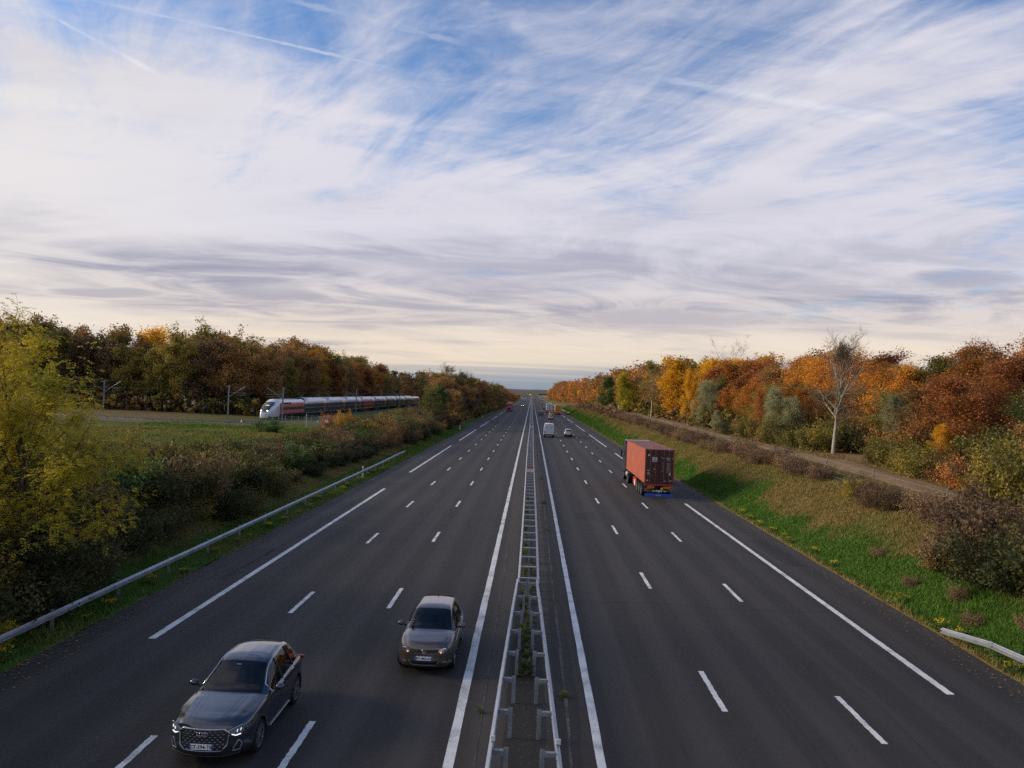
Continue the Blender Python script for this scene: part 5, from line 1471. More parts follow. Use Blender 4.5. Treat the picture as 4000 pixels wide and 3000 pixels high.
        mb = MB(); yp = sf(0, .62) - .02; mb.box(-.26, .26, yp - .006, yp, .56, .67); part('number_plate', mb.mesh('number_plate', [M['plate']]), root)
        mb = MB(); V = []
        for a in range(9):
            for b_ in range(3):
                x = -.62 + 1.24 * a / 8; z = .30 + .12 * b_ / 2; V.append((x, sf(x, z) - .010, z))
        mb.add(V, [(a * 3 + b_, (a + 1) * 3 + b_, (a + 1) * 3 + b_ + 1, a * 3 + b_ + 1) for a in range(8) for b_ in range(2)]); part('lower_bumper', mb.mesh('lower_bumper', [M['black']]), root)
    return root, caps, G, ss, tv, body_m

def patch(surf, poly, off, mt, name, parent, n=10, yref=1):
    """flat outline in the (x,z) plane laid on a bumper surface"""
    poly = np.array(poly, float); c = poly.mean(0); V = [(c[0], surf(c[0], c[1]) + off, c[1])]; F_ = []
    rings = 4; m_ = len(poly); dens = []
    for a, b_ in zip(poly, np.roll(poly, -1, 0)):
        dens += [a + (b_ - a) * k / n for k in range(n)]
    dens = np.array(dens); k_ = len(dens)
    for r in range(1, rings + 1):
        for q in dens: p = c + (q - c) * r / rings; V.append((p[0], surf(p[0], p[1]) + off, p[1]))
    F_ += [(0, 1 + i, 1 + (i + 1) % k_) for i in range(k_)]
    for r in range(rings - 1): F_ += [(1 + r * k_ + i, 1 + (r + 1) * k_ + i, 1 + (r + 1) * k_ + (i + 1) % k_, 1 + r * k_ + (i + 1) % k_) for i in range(k_)]
    return part(name, mesh_np(name, V, F_, [mt], smooth=True), parent)
def outline(surf, poly, off, rad, mt, name, parent, closed=True, n=6):
    P = []
    pts = list(poly) + ([poly[0]] if closed else [])
    for a, b_ in zip(pts[:-1], pts[1:]):
        for k in range(n): x, z = a[0] + (b_[0] - a[0]) * k / n, a[1] + (b_[1] - a[1]) * k / n; P.append((x, surf(x, z) + off, z))
    x, z = pts[-1]; P.append((x, surf(x, z) + off, z))
    mb = MB(); mb.tube(P, rad, 6); return part(name, mb.mesh(name, [mt], True), parent)
def mirror_poly(p): return [(-x, z) for x, z in p][::-1]
def number_plate(root, surf, z, txt, sg=1, tilt=.12):
    y = max(surf(0, z), surf(.2, z)) + .03
    mb = MB(); mb.box(-.26, .26, -.008, .0, -.056, .056)
    pl = part('number_plate', mb.mesh('number_plate', [M['plate']]), root, (0, y, z), (tilt, 0, 0))
    for x in (-.242, .242):
        mb = MB(); mb.box(x - .018, x + .018, .0, .002, -.056, .056); part('blue_band', mb.mesh('blue_band', [M['plateblue']]), pl)
    part('lettering', text_mesh(txt, .105, M['ink'], bold=.002), pl, (0, .003, -.037), (PI / 2, 0, PI))
    return pl

# ---- dark grey coupe-SUV, nearest car
sp = SUV
root, caps, G, ss, tv, bm = car(sp, (-6.74, 18.62), PI, (.050, .056, .074), 'dark grey coupe-style SUV coming towards the camera, nearest car', None, .038, rear=False, metal=.55, rough=.19)
sf = caps['front']
oct_ = [(-.43, .845), (.43, .845), (.535, .77), (.505, .52), (.40, .405), (-.40, .405), (-.505, .52), (-.535, .77)]
gr = patch(sf, oct_, .006, M['black'], 'grille', root)
outline(sf, oct_, .012, .016, M['alloy'], 'surround', gr)
mb = MB()
for r in range(8):
    for c_ in range(9):
        x = (c_ - 4 + (.5 if r % 2 else 0)) * .108; z = .455 + r * .049
        if abs(x) > .46 - max(0, .52 - z) * .8 or abs(x) > .49: continue
        y = sf(x, z) + .014
        mb.prism([(x - .030, z), (x, z + .012), (x + .030, z), (x, z - .012)], 'y', y - .006, y)
o = part('mesh_bars', mb.mesh('mesh_bars', [M['galv']]), gr); o['kind'] = 'stuff'
for k in range(4):
    x = (k - 1.5) * .058; mb = MB(); y = sf(x, .765) + .028
    mb.tube([(x + .036 * math.cos(a), y, .765 + .036 * math.sin(a)) for a in np.linspace(0, 2 * PI, 21)], .0075, 6, caps=False); part('emblem_ring', mb.mesh('emblem_ring', [M['chrome']], True), gr)
outline(sf, [(-.44, .858), (.44, .858), (.545, .775)], .016, .015, M['chrome'], 'chrome_lip', gr, False)
outline(sf, [(-.44, .858), (-.545, .775)], .016, .015, M['chrome'], 'chrome_lip', gr, False)
number_plate(root, sf, .515, 'GT-594-TK')
hl = [(.475, .800), (.62, .852), (.775, .905), (.80, .80), (.755, .715), (.66, .695), (.575, .735)]
for q in (hl, mirror_poly(hl)):
    h_ = patch(sf, q, .010, M['lamp_glass'], 'headlamp', root); s_ = 1 if q is hl else -1
    outline(sf, [(s_ * .585, .735), (s_ * .665, .702), (s_ * .745, .718)], .02, .009, M['lit'], 'light_strip', h_, False)
    for a, b_ in ((.675, .80), (.735, .82)): outline(sf, [(s_ * a, b_ - .03), (s_ * (a + .012), b_ + .02)], .02, .006, M['lit'], 'light_bar', h_, False, 2)
    outline(sf, [(s_ * x, z + .004) for x, z in hl[:3]], .012, .006, M['chrome'], 'upper_trim', h_, False)
    iv = [(s_ * .60, .38), (s_ * .735, .39), (s_ * .77, .52), (s_ * .71, .60)]
    a_ = patch(sf, iv if s_ > 0 else iv[::-1], .006, M['black'], 'side_intake', root); outline(sf, iv, .012, .011, M['galv_old'], 'intake_trim', a_)
outline(sf, [(-.74, .315), (-.4, .275), (.4, .275), (.74, .315)], .012, .020, M['black'], 'front_splitter', root, False)
outline(sf, [(-.70, .300), (-.4, .262), (.4, .262), (.70, .300)], .018, .006, M['galv_old'], 'splitter_edge', root, False)
def win_trim(G, ss, tv, spec, root, rad, mt, t0=6.06, t1=7.92):
    i0, i1 = int(np.argmin(abs(ss - spec['win'][0] - .05))), int(np.argmin(abs(ss - spec['win'][1])))
    jl, jh = int(np.argmin(abs(tv - t0))), int(np.argmin(abs(tv - t1)))
    for sd_ in (1, -1):
        P = [G[i, jl] for i in range(i0, i1 + 1, 2)] + [G[i, jh] for i in range(i1, i0 - 1, -2)]
        P = [(sd_ * (p[0] + .006), p[1], p[2]) for p in P]; P.append(P[0])
        mb = MB(); mb.tube(P, rad, 6, caps=False); part('window_trim', mb.mesh('window_trim', [mt], True), root)
        for s in (spec['doors'][1], spec['doors'][2]):
            i = int(np.argmin(abs(ss - s)))
            P = [(sd_ * (G[i, j, 0] + .004), G[i, j, 1], G[i, j, 2]) for j in range(jl, jh + 1)]; mb = MB(); mb.tube(P, .028, 5); part('door_pillar', mb.mesh('door_pillar', [M['black']]), root)
win_trim(G, ss, tv, sp, root, .013, M['chrome'])
mb = MB(); mb.prism([(-.02, 0), (.10, 0), (.02, .055), (-.02, .05)], 'x', -.018, .018); part('roof_antenna', mb.mesh('roof_antenna', [M['black']]), root, (0, 2.25 - 3.56, 1.56), (0, 0, PI))
for sd_ in (1, -1):
    mb = MB(); j = int(np.argmin(abs(tv - 2.))); i0, i1 = int(np.argmin(abs(ss - 1.42))), int(np.argmin(abs(ss - 3.1)))
    mb.tube([(sd_ * (G[i, j, 0] + .012), G[i, j, 1], G[i, j, 2]) for i in range(i0, i1, 3)], .016, 6); part('sill_trim', mb.mesh('sill_trim', [M['galv']], True), root)
    mb = MB(); mb.box(-.09, .09, -.03, .03, -.05, .05, 0, .02); part('tail_lamp', mb.mesh('tail_lamp', [M['red_lamp']]), root, (sd_ * .765, -2.13, .95))
    for xx in (.30, .40):   # creases on the bonnet
        P = []
        for i in range(int(np.argmin(abs(ss - .2))), int(np.argmin(abs(ss - 1.25))), 2):
            w_ = xx + .10 * (ss[i] - .2); row = G[i]; k0 = int(np.searchsorted(tv, 8.)); z = np.interp(w_, row[k0:, 0][::-1], row[k0:, 2][::-1]); P.append((sd_ * w_, np.interp(w_, row[k0:, 0][::-1], row[k0:, 1][::-1]), z + .001))
        mb = MB(); mb.tube(P, .005, 4); part('bonnet_crease', mb.mesh('bonnet_crease', [bm], True), root)
mb = MB(); mb.box(-.05, .05, -.004, .004, -.03, .03); part('mirror_sensor', mb.mesh('mirror_sensor', [M['white']]), root, (.06, .145, 1.49), (-.95, 0, 0))

# ---- brown hatchback
sp = HATCH
root, caps, G, ss, tv, bm = car(sp, (-2.84, 24.35), PI, (.120, .088, .075), 'brown hatchback in the lane beside the median, coming towards the camera', None, .042, rear=False, metal=.6, rough=.27, spokes=5)
sf = caps['front']
gr = patch(sf, [(-.42, .75), (.42, .75), (.40, .65), (-.40, .65)], .006, M['black'], 'grille', root)
outline(sf, [(-.40, .70), (.40, .70)], .010, .004, M['black'], 'grille_bar', gr, False)
mb = MB(); y = sf(0, .70) + .022; mb.lathe([(.060, y), (.066, y + .004), (.056, y + .006), (.056, y + .003), (.001, y + .003)], 'y', 24, 0, (0, 0, .70)); em = part('emblem', mb.mesh('emblem', [M['alloy']], True), gr)
part('emblem_letters', text_mesh('V', .07, M['ink'], bold=.001), em, (0, y + .006, .712), (PI / 2, 0, PI)); part('emblem_letters', text_mesh('W', .062, M['ink'], bold=.001), em, (0, y + .006, .652), (PI / 2, 0, PI))
number_plate(root, sf, .515, 'BT-960-JG')
hl = [(.425, .735), (.56, .775), (.665, .815), (.69, .73), (.62, .655), (.46, .645), (.42, .67)]
for q in (hl, mirror_poly(hl)):
    s_ = 1 if q is hl else -1
    h_ = patch(sf, q, .010, M['lamp_glass'], 'headlamp', root)
    mb = MB(); mb.lathe([(.001, .0), (.030, .002), (.030, -.01)], 'y', 12, 0); part('sidelight', mb.mesh('sidelight', [M['lit_warm']]), h_, (s_ * .485, sf(s_ * .485, .668) + .022, .668))
    mb = MB(); mb.lathe([(.001, .004), (.05, .006), (.055, .0)], 'y', 14, 0); part('reflector', mb.mesh('reflector', [M['chrome']], True), h_, (s_ * .58, sf(s_ * .58, .73) + .012, .73))
    fg = [(s_ * .50, .33), (s_ * .63, .36), (s_ * .64, .42), (s_ * .53, .40)]; patch(sf, fg if s_ > 0 else fg[::-1], .006, M['lamp_glass'], 'fog_lamp', root)
patch(sf, [(-.42, .445), (.42, .445), (.34, .315), (-.34, .315)], .004, M['black'], 'lower_intake', root)
outline(sf, [(-.44, .43), (-.36, .31), (.36, .31), (.44, .43)], .010, .008, M['galv_old'], 'intake_trim', root, False)
win_trim(G, ss, tv, sp, root, .008, M['black'])
mb = MB(); mb.tube([(0, 0, 0), (0, -.10, .09)], [.012, .006], 6); part('roof_antenna', mb.mesh('roof_antenna', [M['black']]), root, (0, 1.985 - 3.25, 1.44))
for k in range(3):
    mb = MB(); mb.box(-.03, .03, -.002, .002, -.035, .035); part('windscreen_sticker', mb.mesh('windscreen_sticker', [M['plate']]), root, (.56 - k * .012, 1.985 - 1.30 - k * .075, 1.075 + k * .043), (-1.0, 0, 0))

# ---- traffic leading away and further oncoming cars
def far_car(spec, x, y, head, col, label, lit=None, res=.11, brake=False, **kw):
    root, caps, G, ss, tv, bm = car(spec, (x, y), head, col, label, 'traffic on the motorway', res, rear=True, **kw)
    sf = caps['front']
    w_ = max(b_ for _, b_ in spec['W'])
    for s_ in (1, -1):
        q = [(s_ * w_ * .48, .70), (s_ * w_ * .78, .76), (s_ * w_ * .80, .66), (s_ * w_ * .5, .62)]
        patch(sf, q if s_ > 0 else q[::-1], .012, M['lit_far'] if lit else M['lamp_glass'], 'headlamp', root, 4)
    patch(sf, [(-.38, .66), (.38, .66), (.36, .56), (-.36, .56)], .010, M['black'], 'grille', root, 4)
    if brake:
        for s_ in (1, -1):
            mb = MB(); mb.box(-.12, .12, -.03, .03, -.07, .07); part('brake_lamp', mb.mesh('brake_lamp', [M['red_lit']]), root, (s_ * w_ * .72, -spec['L'] / 2 + .06, .80))
    return root
far_car(HATCH, 7.55, 155.5, 0, (.40, .39, .38), 'silver hatchback beside the white van, seen from behind', res=.07, metal=.6)
far_car(HATCH, 6.35, 254.5, 0, (.33, .33, .34), 'silver car braking behind the yellow car', brake=True)
far_car(MPV, 7.6, 298.5, 0, (.50, .36, .03), 'yellow people carrier behind the white lorry', brake=True, metal=.1)
far_car(MPV, 3.75, 299, 0, (.016, .017, .019), 'black SUV in the lane next to the median, seen from behind')
far_car(HATCH, 7.1, 421, 0, (.03, .05, .22), 'blue car half hidden by the white lorry')
far_car(HATCH, 7.8, 603, 0, (.35, .03, .03), 'small red car far ahead in the middle lane', brake=True)
far_car(HATCH, 10.9, 553, 0, (.02, .022, .028), 'small dark car in front of the orange lorry')
far_car(HATCH, 4.2, 1010, 0, (.02, .02, .022), 'tiny dark car near the horizon in the lane beside the median')
far_car(HATCH, -5.6, 480, PI, (.10, .06, .12), 'dark car coming with bright headlamps in the middle lane', lit=True)
far_car(HATCH, -9.9, 1160, PI, (.3, .3, .32), 'tiny oncoming car with headlamps near the horizon', lit=True)

# ------------------------------------------------------------------ lorries
M['tan_red'] = paint('container_red', (.34, .072, .036), .55, 0, 0, .20, 1.1)
M['rod'] = paint('painted_rod', (.20, .13, .12), .5, .3)
M['red_shaded'] = paint('container_red_shaded', (.068, .017, .013), .6, 0, 0, .22, 2.0)  # darker copy of the red: shade of the rear end put into its colour
M['cont_roof_sky'] = paint('container_roof_sky_tint', (.26, .115, .095), .6, 0, 0, .15, 1.0)  # pinkish grey: the sky's reflection painted into the roof colour
M['chassis'] = paint('chassis_dark', (.02, .02, .022), .7)
M['red_frame'] = paint('chassis_red', (.40, .03, .02), .5)
M['orange_refl'] = paint('orange_reflector', (.75, .24, .01), .35)
M['blue_flap'] = paint('blue_flap', (.02, .10, .48), .5)
M['cab_grey'] = paint('cab_dark_grey', (.05, .052, .058), .35, .3, .6)
M['tank'] = paint('tank_grey', (.30, .30, .31), .4, .6)
M['offwhite'] = paint('off_white', (.55, .55, .53), .5)

def lorry_wheel(root, x, y, side, r=.50, wide=1.7): return add_wheel(root, x, y, r, side, 8, wide)

def corrug(L, pitch, depth):
    pts, y = [], 0.
    while y < L - 1e-6:
        for a, d in ((0, 0), (.28, 0), (.42, depth), (.78, depth), (.92, 0)):
            if y + a * pitch < L: pts.append((y + a * pitch, d))
        y += pitch
    return pts + [(L, 0)]
CX, CY, CZ = 10.79, 64.1, 1.28
CL, CW, CH = 12.19, 2.42, 2.80
box_ = empty('shipping_container', (CX, CY, CZ), 0, 'long rust-red shipping container carried on the lorry trailer', 'container')
mb = MB(); hw = CW / 2
for x in (-hw, hw - .10): mb.box(x, x + .10, 0, .16, 0, CH, 0); mb.box(x, x + .10, CL - .16, CL, 0, CH, 0)
for x in (-hw, hw - .08): mb.box(x, x + .08, .16, CL - .16, 0, .16, 0); mb.box(x, x + .08, .16, CL - .16, CH - .10, CH, 0)
mb.box(-hw + .1, hw - .1, 0.0, .10, CH - .12, CH, 1); mb.box(-hw + .1, hw - .1, .0, .10, 0, .13, 1); mb.box(-hw + .1, hw - .1, CL - .1, CL, 0, CH, 0); mb.box(-hw + .08, hw - .08, .1, CL - .1, 0, .10, 2)
part('frame', mb.mesh('frame', [M['tan_red'], M['red_shaded'], M['chassis']]), box_)
prof = corrug(CL - .32, .278, .036)
for s_ in (-1, 1):
    V = []
    for y, d in prof: V += [(s_ * (hw - .012 - d), .16 + y, .16), (s_ * (hw - .012 - d), .16 + y, CH - .10)]
    part('side_panel', mesh_np('side_panel', V, [(2 * i, 2 * i + 2, 2 * i + 3, 2 * i + 1) for i in range(len(prof) - 1)], [M['tan_red']]), box_)
V = []
for y, d in prof: V += [(-hw + .08, .16 + y, CH - .012 - d * .6), (hw - .08, .16 + y, CH - .012 - d * .6)]
part('roof_panel', mesh_np('roof_panel', V, [(2 * i, 2 * i + 1, 2 * i + 3, 2 * i + 2) for i in range(len(prof) - 1)], [M['cont_roof_sky']]), box_)
CAST = None
for x in (-hw - .004, hw - .174):
    for y in (-.006, CL - .172):
        for z in (-.02, CH - .10):
            mb = MB(); mb.box(0, .178, 0, .178, 0, .118, 0, .012); part('corner_casting', mb.mesh('corner_casting', [M['red_shaded'] if y < 1 else M['tan_red']]), box_, (x, y, z))
for s_ in (-1, 1):
    x0, x1 = (-hw + .105, -.012) if s_ < 0 else (.012, hw - .105)
    mb = MB(); mb.box(x0, x1, .02, .06, .14, CH - .13, 0); zs_ = np.linspace(.22, CH - .2, 6)
    for a, b_ in zip(zs_[:-1], zs_[1:]): mb.box(x0 + .05, x1 - .05, .004, .022, a + .05, b_ - .05, 0, .012)
    d_ = part('door', mb.mesh('door', [M['red_shaded']]), box_)
    w_ = x1 - x0
    for f_ in (.30, .70):
        mb = MB(); xx = x0 + w_ * f_; mb.tube([(xx, -.02, .06), (xx, -.02, CH - .05)], .019, 8)
        for z in (.10, .9, 1.8, CH - .12): mb.box(xx - .035, xx + .035, -.03, .02, z - .03, z + .03)
        part('lock_rod', mb.mesh('lock_rod', [M['rod']]), d_)
    mb = MB()
    for f_ in (.30, .70): xx = x0 + w_ * f_; mb.box(xx - .02, xx + .30, -.05, -.03, .62, .65)
    part('lock_handle', mb.mesh('lock_handle', [M['rod']]), d_)
def sticker(x0, x1, z0, z1, mt, name='sticker'):
    mb = MB(); mb.box(x0, x1, -.012, .003, z0, z1); return part(name, mb.mesh(name, [mt]), box_)
sticker(-.62, -.22, 1.78, 2.17, M['offwhite'], 'owner_sign'); mb = MB(); mb.lathe([(.085, -.014), (.001, -.015)], 'y', 18, 0, (-.90, 0, 2.32)); part('round_sticker', mb.mesh('round_sticker', [M['offwhite']]), box_)
mb = MB(); mb.prism([(-.56, 2.05), (-.42, 2.12), (-.28, 2.05), (-.40, 2.07), (-.40, 1.95), (-.44, 1.95), (-.44, 2.07)], 'y', -.016, -.0125); part('owner_logo', mb.mesh('owner_logo', [M['red_shaded']]), box_)
mb = MB(); mb.box(-.58, -.26, -.016, -.0125, 1.88, 1.91); mb.box(-.58, -.26, -.016, -.0125, 1.83, 1.85); part('owner_lettering', mb.mesh('owner_lettering', [M['plateblue']]), box_)
mb = MB(); mb.prism([(-.50, 1.13), (-.36, 1.13), (-.43, 1.27)], 'y', -.014, .003); part('warning_triangle', mb.mesh('warning_triangle', [paint('warning_yellow', (.75, .38, .02), .5)]), box_)
sticker(-1.02, -.82, 1.03, 1.09, M['offwhite']); sticker(-1.0, -.80, .68, .92, M['tank'], 'data_plate'); sticker(.78, .92, .70, .92, M['offwhite']); sticker(-1.05, -.92, .18, .26, M['offwhite']); sticker(.86, 1.0, .20, .28, M['offwhite']); sticker(.40, .50, .17, .25, M['offwhite'])
WT = M['white']
for tx, sz, x, z in (('TLLU', .13, .26, 2.07), ('585641', .13, .72, 2.07), ('2', .13, 1.04, 2.07), ('45G1', .13, .74, 1.93), ('M.G.W.', .07, .26, 1.62), ('32,500 KGS', .07, .74, 1.64), ('71,650 LBS', .07, .74, 1.55), ('TARE', .07, .26, 1.42), ('3,820 KGS', .07, .74, 1.44), ('8,420 LBS', .07, .74, 1.35), ('NET', .07, .26, 1.22), ('28,680 KGS', .07, .74, 1.24), ('63,230 LBS', .07, .74, 1.15), ('CU.CAP.', .07, .26, 1.02), ('76.4 CU.M', .07, .74, 1.04), ('2,700 CU.FT', .07, .74, .95)):
    part('lettering', text_mesh(tx, sz, WT), box_, (x, -.016, z), (PI / 2, 0, 0))
mb = MB()
for k in range(8):
    for x0 in (-1.02, .62): mb.prism([(x0 + k * .05, CH - .085), (x0 + k * .05 + .025, CH - .085), (x0 + k * .05 + .045, CH - .035), (x0 + k * .05 + .02, CH - .035)], 'y', -.008, .002)
part('hazard_stripes', mb.mesh('hazard_stripes', [M['orange_refl']]), box_)
part('lettering', text_mesh('T L L U 5 8 5 6 4 1', .14, WT), box_, (-hw - .004, CL - .55, 1.55), (PI / 2, PI / 2, -PI / 2))
mb = MB(); mb.box(-hw - .006, -hw + .02, .55, .63, .78, .86); part('sticker', mb.mesh('sticker', [WT]), box_)

lor = empty('container_lorry', (CX, CY, 0.006), 0, 'articulated lorry with dark cab under the rust-red container', 'lorry')
mb = MB()
for x in (-.55, .40): mb.box(x, x + .15, .15, 11.6, .95, 1.24, 0)
for y in np.arange(.3, 11.5, 1.1): mb.box(-1.0, 1.0, y, y + .10, 1.10, 1.235, 0)
mb.box(-1.18, 1.18, .02, .20, 1.08, 1.24, 1); mb.box(-1.15, 1.15, 11.4, 11.6, 1.05, 1.235, 0)
part('trailer_chassis', mb.mesh('trailer_chassis', [M['chassis'], M['red_frame']]), lor)
for y in (1.75, 3.06, 4.37):
    mb = MB(); mb.tube([(-1.0, y, .5), (1.0, y, .5)], .07, 8); part('axle', mb.mesh('axle', [M['chassis']]), lor)
    for s_ in (-1, 1): lorry_wheel(lor, s_ * 1.03, y, s_)
for s_ in (-1, 1):
    mb = MB()
    V = []
    for q in range(9):
        a = PI * q / 8
        for xx in (.80, 1.2): V.append((s_ * xx, 3.06 + math.cos(a) * 1.95, .62 + math.sin(a) * .5))
    mb.add(V, [(2 * q, 2 * q + 1, 2 * q + 3, 2 * q + 2) for q in range(8)]); part('mudguard', mb.mesh('mudguard', [M['chassis']]), lor)
    mb = MB(); mb.box(-.03, .03, 5.2, 7.2, .45, 1.05, 0); part('side_guard', mb.mesh('side_guard', [M['red_frame']]), lor, (s_ * 1.15, 0, 0))
    mb = MB(); mb.box(-.04, .02, 5.4, 6.05, .42, .92, 0); part('side_plate', mb.mesh('side_plate', [M['offwhite']]), lor, (s_ * 1.19, 0, 0))
    mb = MB(); mb.box(-.06, .06, 7.6, 7.75, .2, 1.1, 0); part('landing_leg', mb.mesh('landing_leg', [M['chassis']]), lor, (s_ * .7, 0, 0))
mb = MB(); mb.box(-1.2, 1.2, -.02, .06, .62, .80, 0); part('rear_beam', mb.mesh('rear_beam', [M['chassis']]), lor)
for s_ in (-1, 1):
    mb = MB(); mb.box(-.24, .24, -.05, .0, -.105, .105, 0); mb.box(-.25, .25, -.06, -.045, .085, .105, 1); mb.box(-.25, .25, -.06, -.045, -.105, -.085, 1)
    lp = part('tail_lamp', mb.mesh('tail_lamp', [M['black'], M['galv']]), lor, (s_ * .95, 0, .72))
    for k, mt_ in enumerate((M['red_lamp'], M['red_lamp'], M['amber'])):
        mb = MB(); mb.lathe([(.001, -.07), (.045, -.066), (.05, -.05)], 'y', 12, 0, (s_ * (-.14 + .13 * k), 0, 0)); part('lens', mb.mesh('lens', [mt_]), lp)
    mb = MB(); mb.box(-.28, .28, -.035, -.01, -.085, .085, 0); op = part('orange_marker', mb.mesh('orange_marker', [M['orange_refl']]), lor, (s_ * .66, .0, .945))
    mb = MB(); mb.box(-.18, .18, -.040, -.036, -.02, .02, 0); part('marker_lettering', mb.mesh('marker_lettering', [M['ink']]), op)
mb = MB(); mb.box(-.26, .26, -.05, -.01, .58, .70); pl = part('number_plate', mb.mesh('number_plate', [M['plate']]), lor); part('lettering', text_mesh('FA-218-KW', .10, M['ink']), pl, (0, -.053, .605), (PI / 2, 0, 0))
for x in (-.45, .50):
    mb = MB(); mb.box(x - .13, x + .13, -.045, -.01, .60, .69); part('reflector_plate', mb.mesh('reflector_plate', [M['offwhite']]), lor)
mb = MB(); mb.box(.16, .34, -.06, -.01, .74, .94); part('yellow_tag', mb.mesh('yellow_tag', [paint('tag_yellow', (.55, .55, .05), .5)]), lor)
mb = MB(); mb.box(-1.17, 1.17, -.03, -.015, .16, .42); fl = part('mud_flap', mb.mesh('mud_flap', [M['blue_flap']]), lor); part('lettering', text_mesh('D-TEC', .15, WT), fl, (0, -.034, .23), (PI / 2, 0, 0))
# tractor
def tractor(root, y0, col, facing=1, glass_front=True, roofh=3.85, w_=1.24, deflector=True):
    """cab-over tractor unit starting at y0 (back of cab) going forward"""
    cm = paint('cab_paint', col, .35, .1, .7, .06, 2.)
    prof = [(y0, .95), (y0, roofh - .55), (y0 + .25, roofh - .08), (y0 + .9, roofh), (y0 + 1.55, roofh - .22), (y0 + 1.95, roofh - .75), (y0 + 2.12, 2.05), (y0 + 2.28, 1.75), (y0 + 2.32, .95), (y0 + 2.25, .38), (y0 + 1.95, .32), (y0 + 1.85, .95)]
    mb = MB(); mb.prism(prof, 'x', -w_, w_)
    cab = part('cab', mb.mesh('cab', [cm]), root)
    def front_panel(name, ya, za, yb, zb, hw_, mt, off=.012):
        d = Vector((0, yb - ya, zb - za)); n = Vector((0, d.z, -d.y)).normalized(); n = n if n.y > 0 else -n
        V = [Vector((x, y, z)) + n * o_ for o_ in (-.01, off) for x, y, z in ((-hw_, ya, za), (hw_, ya, za), (hw_, yb, zb), (-hw_, yb, zb))]
        mb = MB(); mb.add(V, [(4, 5, 6, 7), (0, 1, 5, 4), (1, 2, 6, 5), (2, 3, 7, 6), (3, 0, 4, 7)]); return part(name, mb.mesh(name, [mt]), cab)
    front_panel('windscreen', y0 + 2.10, 2.10, y0 + 1.97, roofh - .80, w_ - .10, M['glass'])
    front_panel('sun_visor', y0 + 1.96, roofh - .78, y0 + 1.75, roofh - .50, w_ - .05, M['black'], .10)
    front_panel('grille', y0 + 2.32, .92, y0 + 2.285, 1.66, w_ - .38, M['black'])
    for z in (1.08, 1.26, 1.44):
        mb = MB(); mb.box(-w_ + .42, w_ - .42, y0 + 2.31, y0 + 2.335, z, z + .03); part('grille_bar', mb.mesh('grille_bar', [cm]), cab)
    for s_ in (-1, 1):
        mb = MB(); mb.box(-.24, .24, y0 + 2.27, y0 + 2.325, .55, .78, 0, .02); part('headlamp', mb.mesh('headlamp', [M['lamp_glass']]), cab, (s_ * (w_ - .30), 0, 0))
        mb = MB(); mb.box(-.005, .012, y0 + 1.05, y0 + 1.98, 2.1, 2.85); part('side_window', mb.mesh('side_window', [M['glass']]), cab, (s_ * w_, 0, 0))
        mb = MB(); mb.box(-.09, .09, -.06, .06, -.38, .38, 0, .04); part('mirror', mb.mesh('mirror', [M['black']]), cab, (s_ * (w_ + .18), y0 + 2.0, 2.55))
        mb = MB(); mb.box(-.1, .1, -.02, .02, -.02, .02); part('mirror_arm', mb.mesh('mirror_arm', [M['black']]), cab, (s_ * (w_ + .06), y0 + 2.0, 2.85))
        lorry_wheel(root, s_ * 1.04, y0 + 1.35, s_); lorry_wheel(root, s_ * .98, y0 - 2.3, s_, wide=2.4)
        mb = MB(); mb.lathe([(.001, -.6), (.30, -.58), (.33, -.5), (.33, .5), (.30, .58), (.001, .6)], 'y', 14, 0); part('fuel_tank', mb.mesh('fuel_tank', [M['tank']], True), root, (s_ * .90, y0 - .55, .72))
        mb = MB(); mb.box(-.02, .02, y0 - .7, y0 - .002, 1.2, roofh - .4); part('air_deflector', mb.mesh('air_deflector', [cm]), cab, (s_ * (w_ - .05), 0, 0))
    mb = MB(); mb.box(-w_ + .06, w_ - .06, y0 + 2.20, y0 + 2.36, .34, .56, 0, .03); part('front_bumper', mb.mesh('front_bumper', [cm]), cab)
    mb = MB(); mb.box(-.26, .26, y0 + 2.355, y0 + 2.37, .40, .51); part('number_plate', mb.mesh('number_plate', [M['plate']]), cab)
    mb = MB()
    for x in (-.48, .36): mb.box(x, x + .12, y0 - 3.6, y0 + 1.9, .80, 1.05)
    part('tractor_chassis', mb.mesh('tractor_chassis', [M['chassis']]), root)
    return cab
tractor(lor, 13.05, (.035, .036, .040), roofh=4.05)

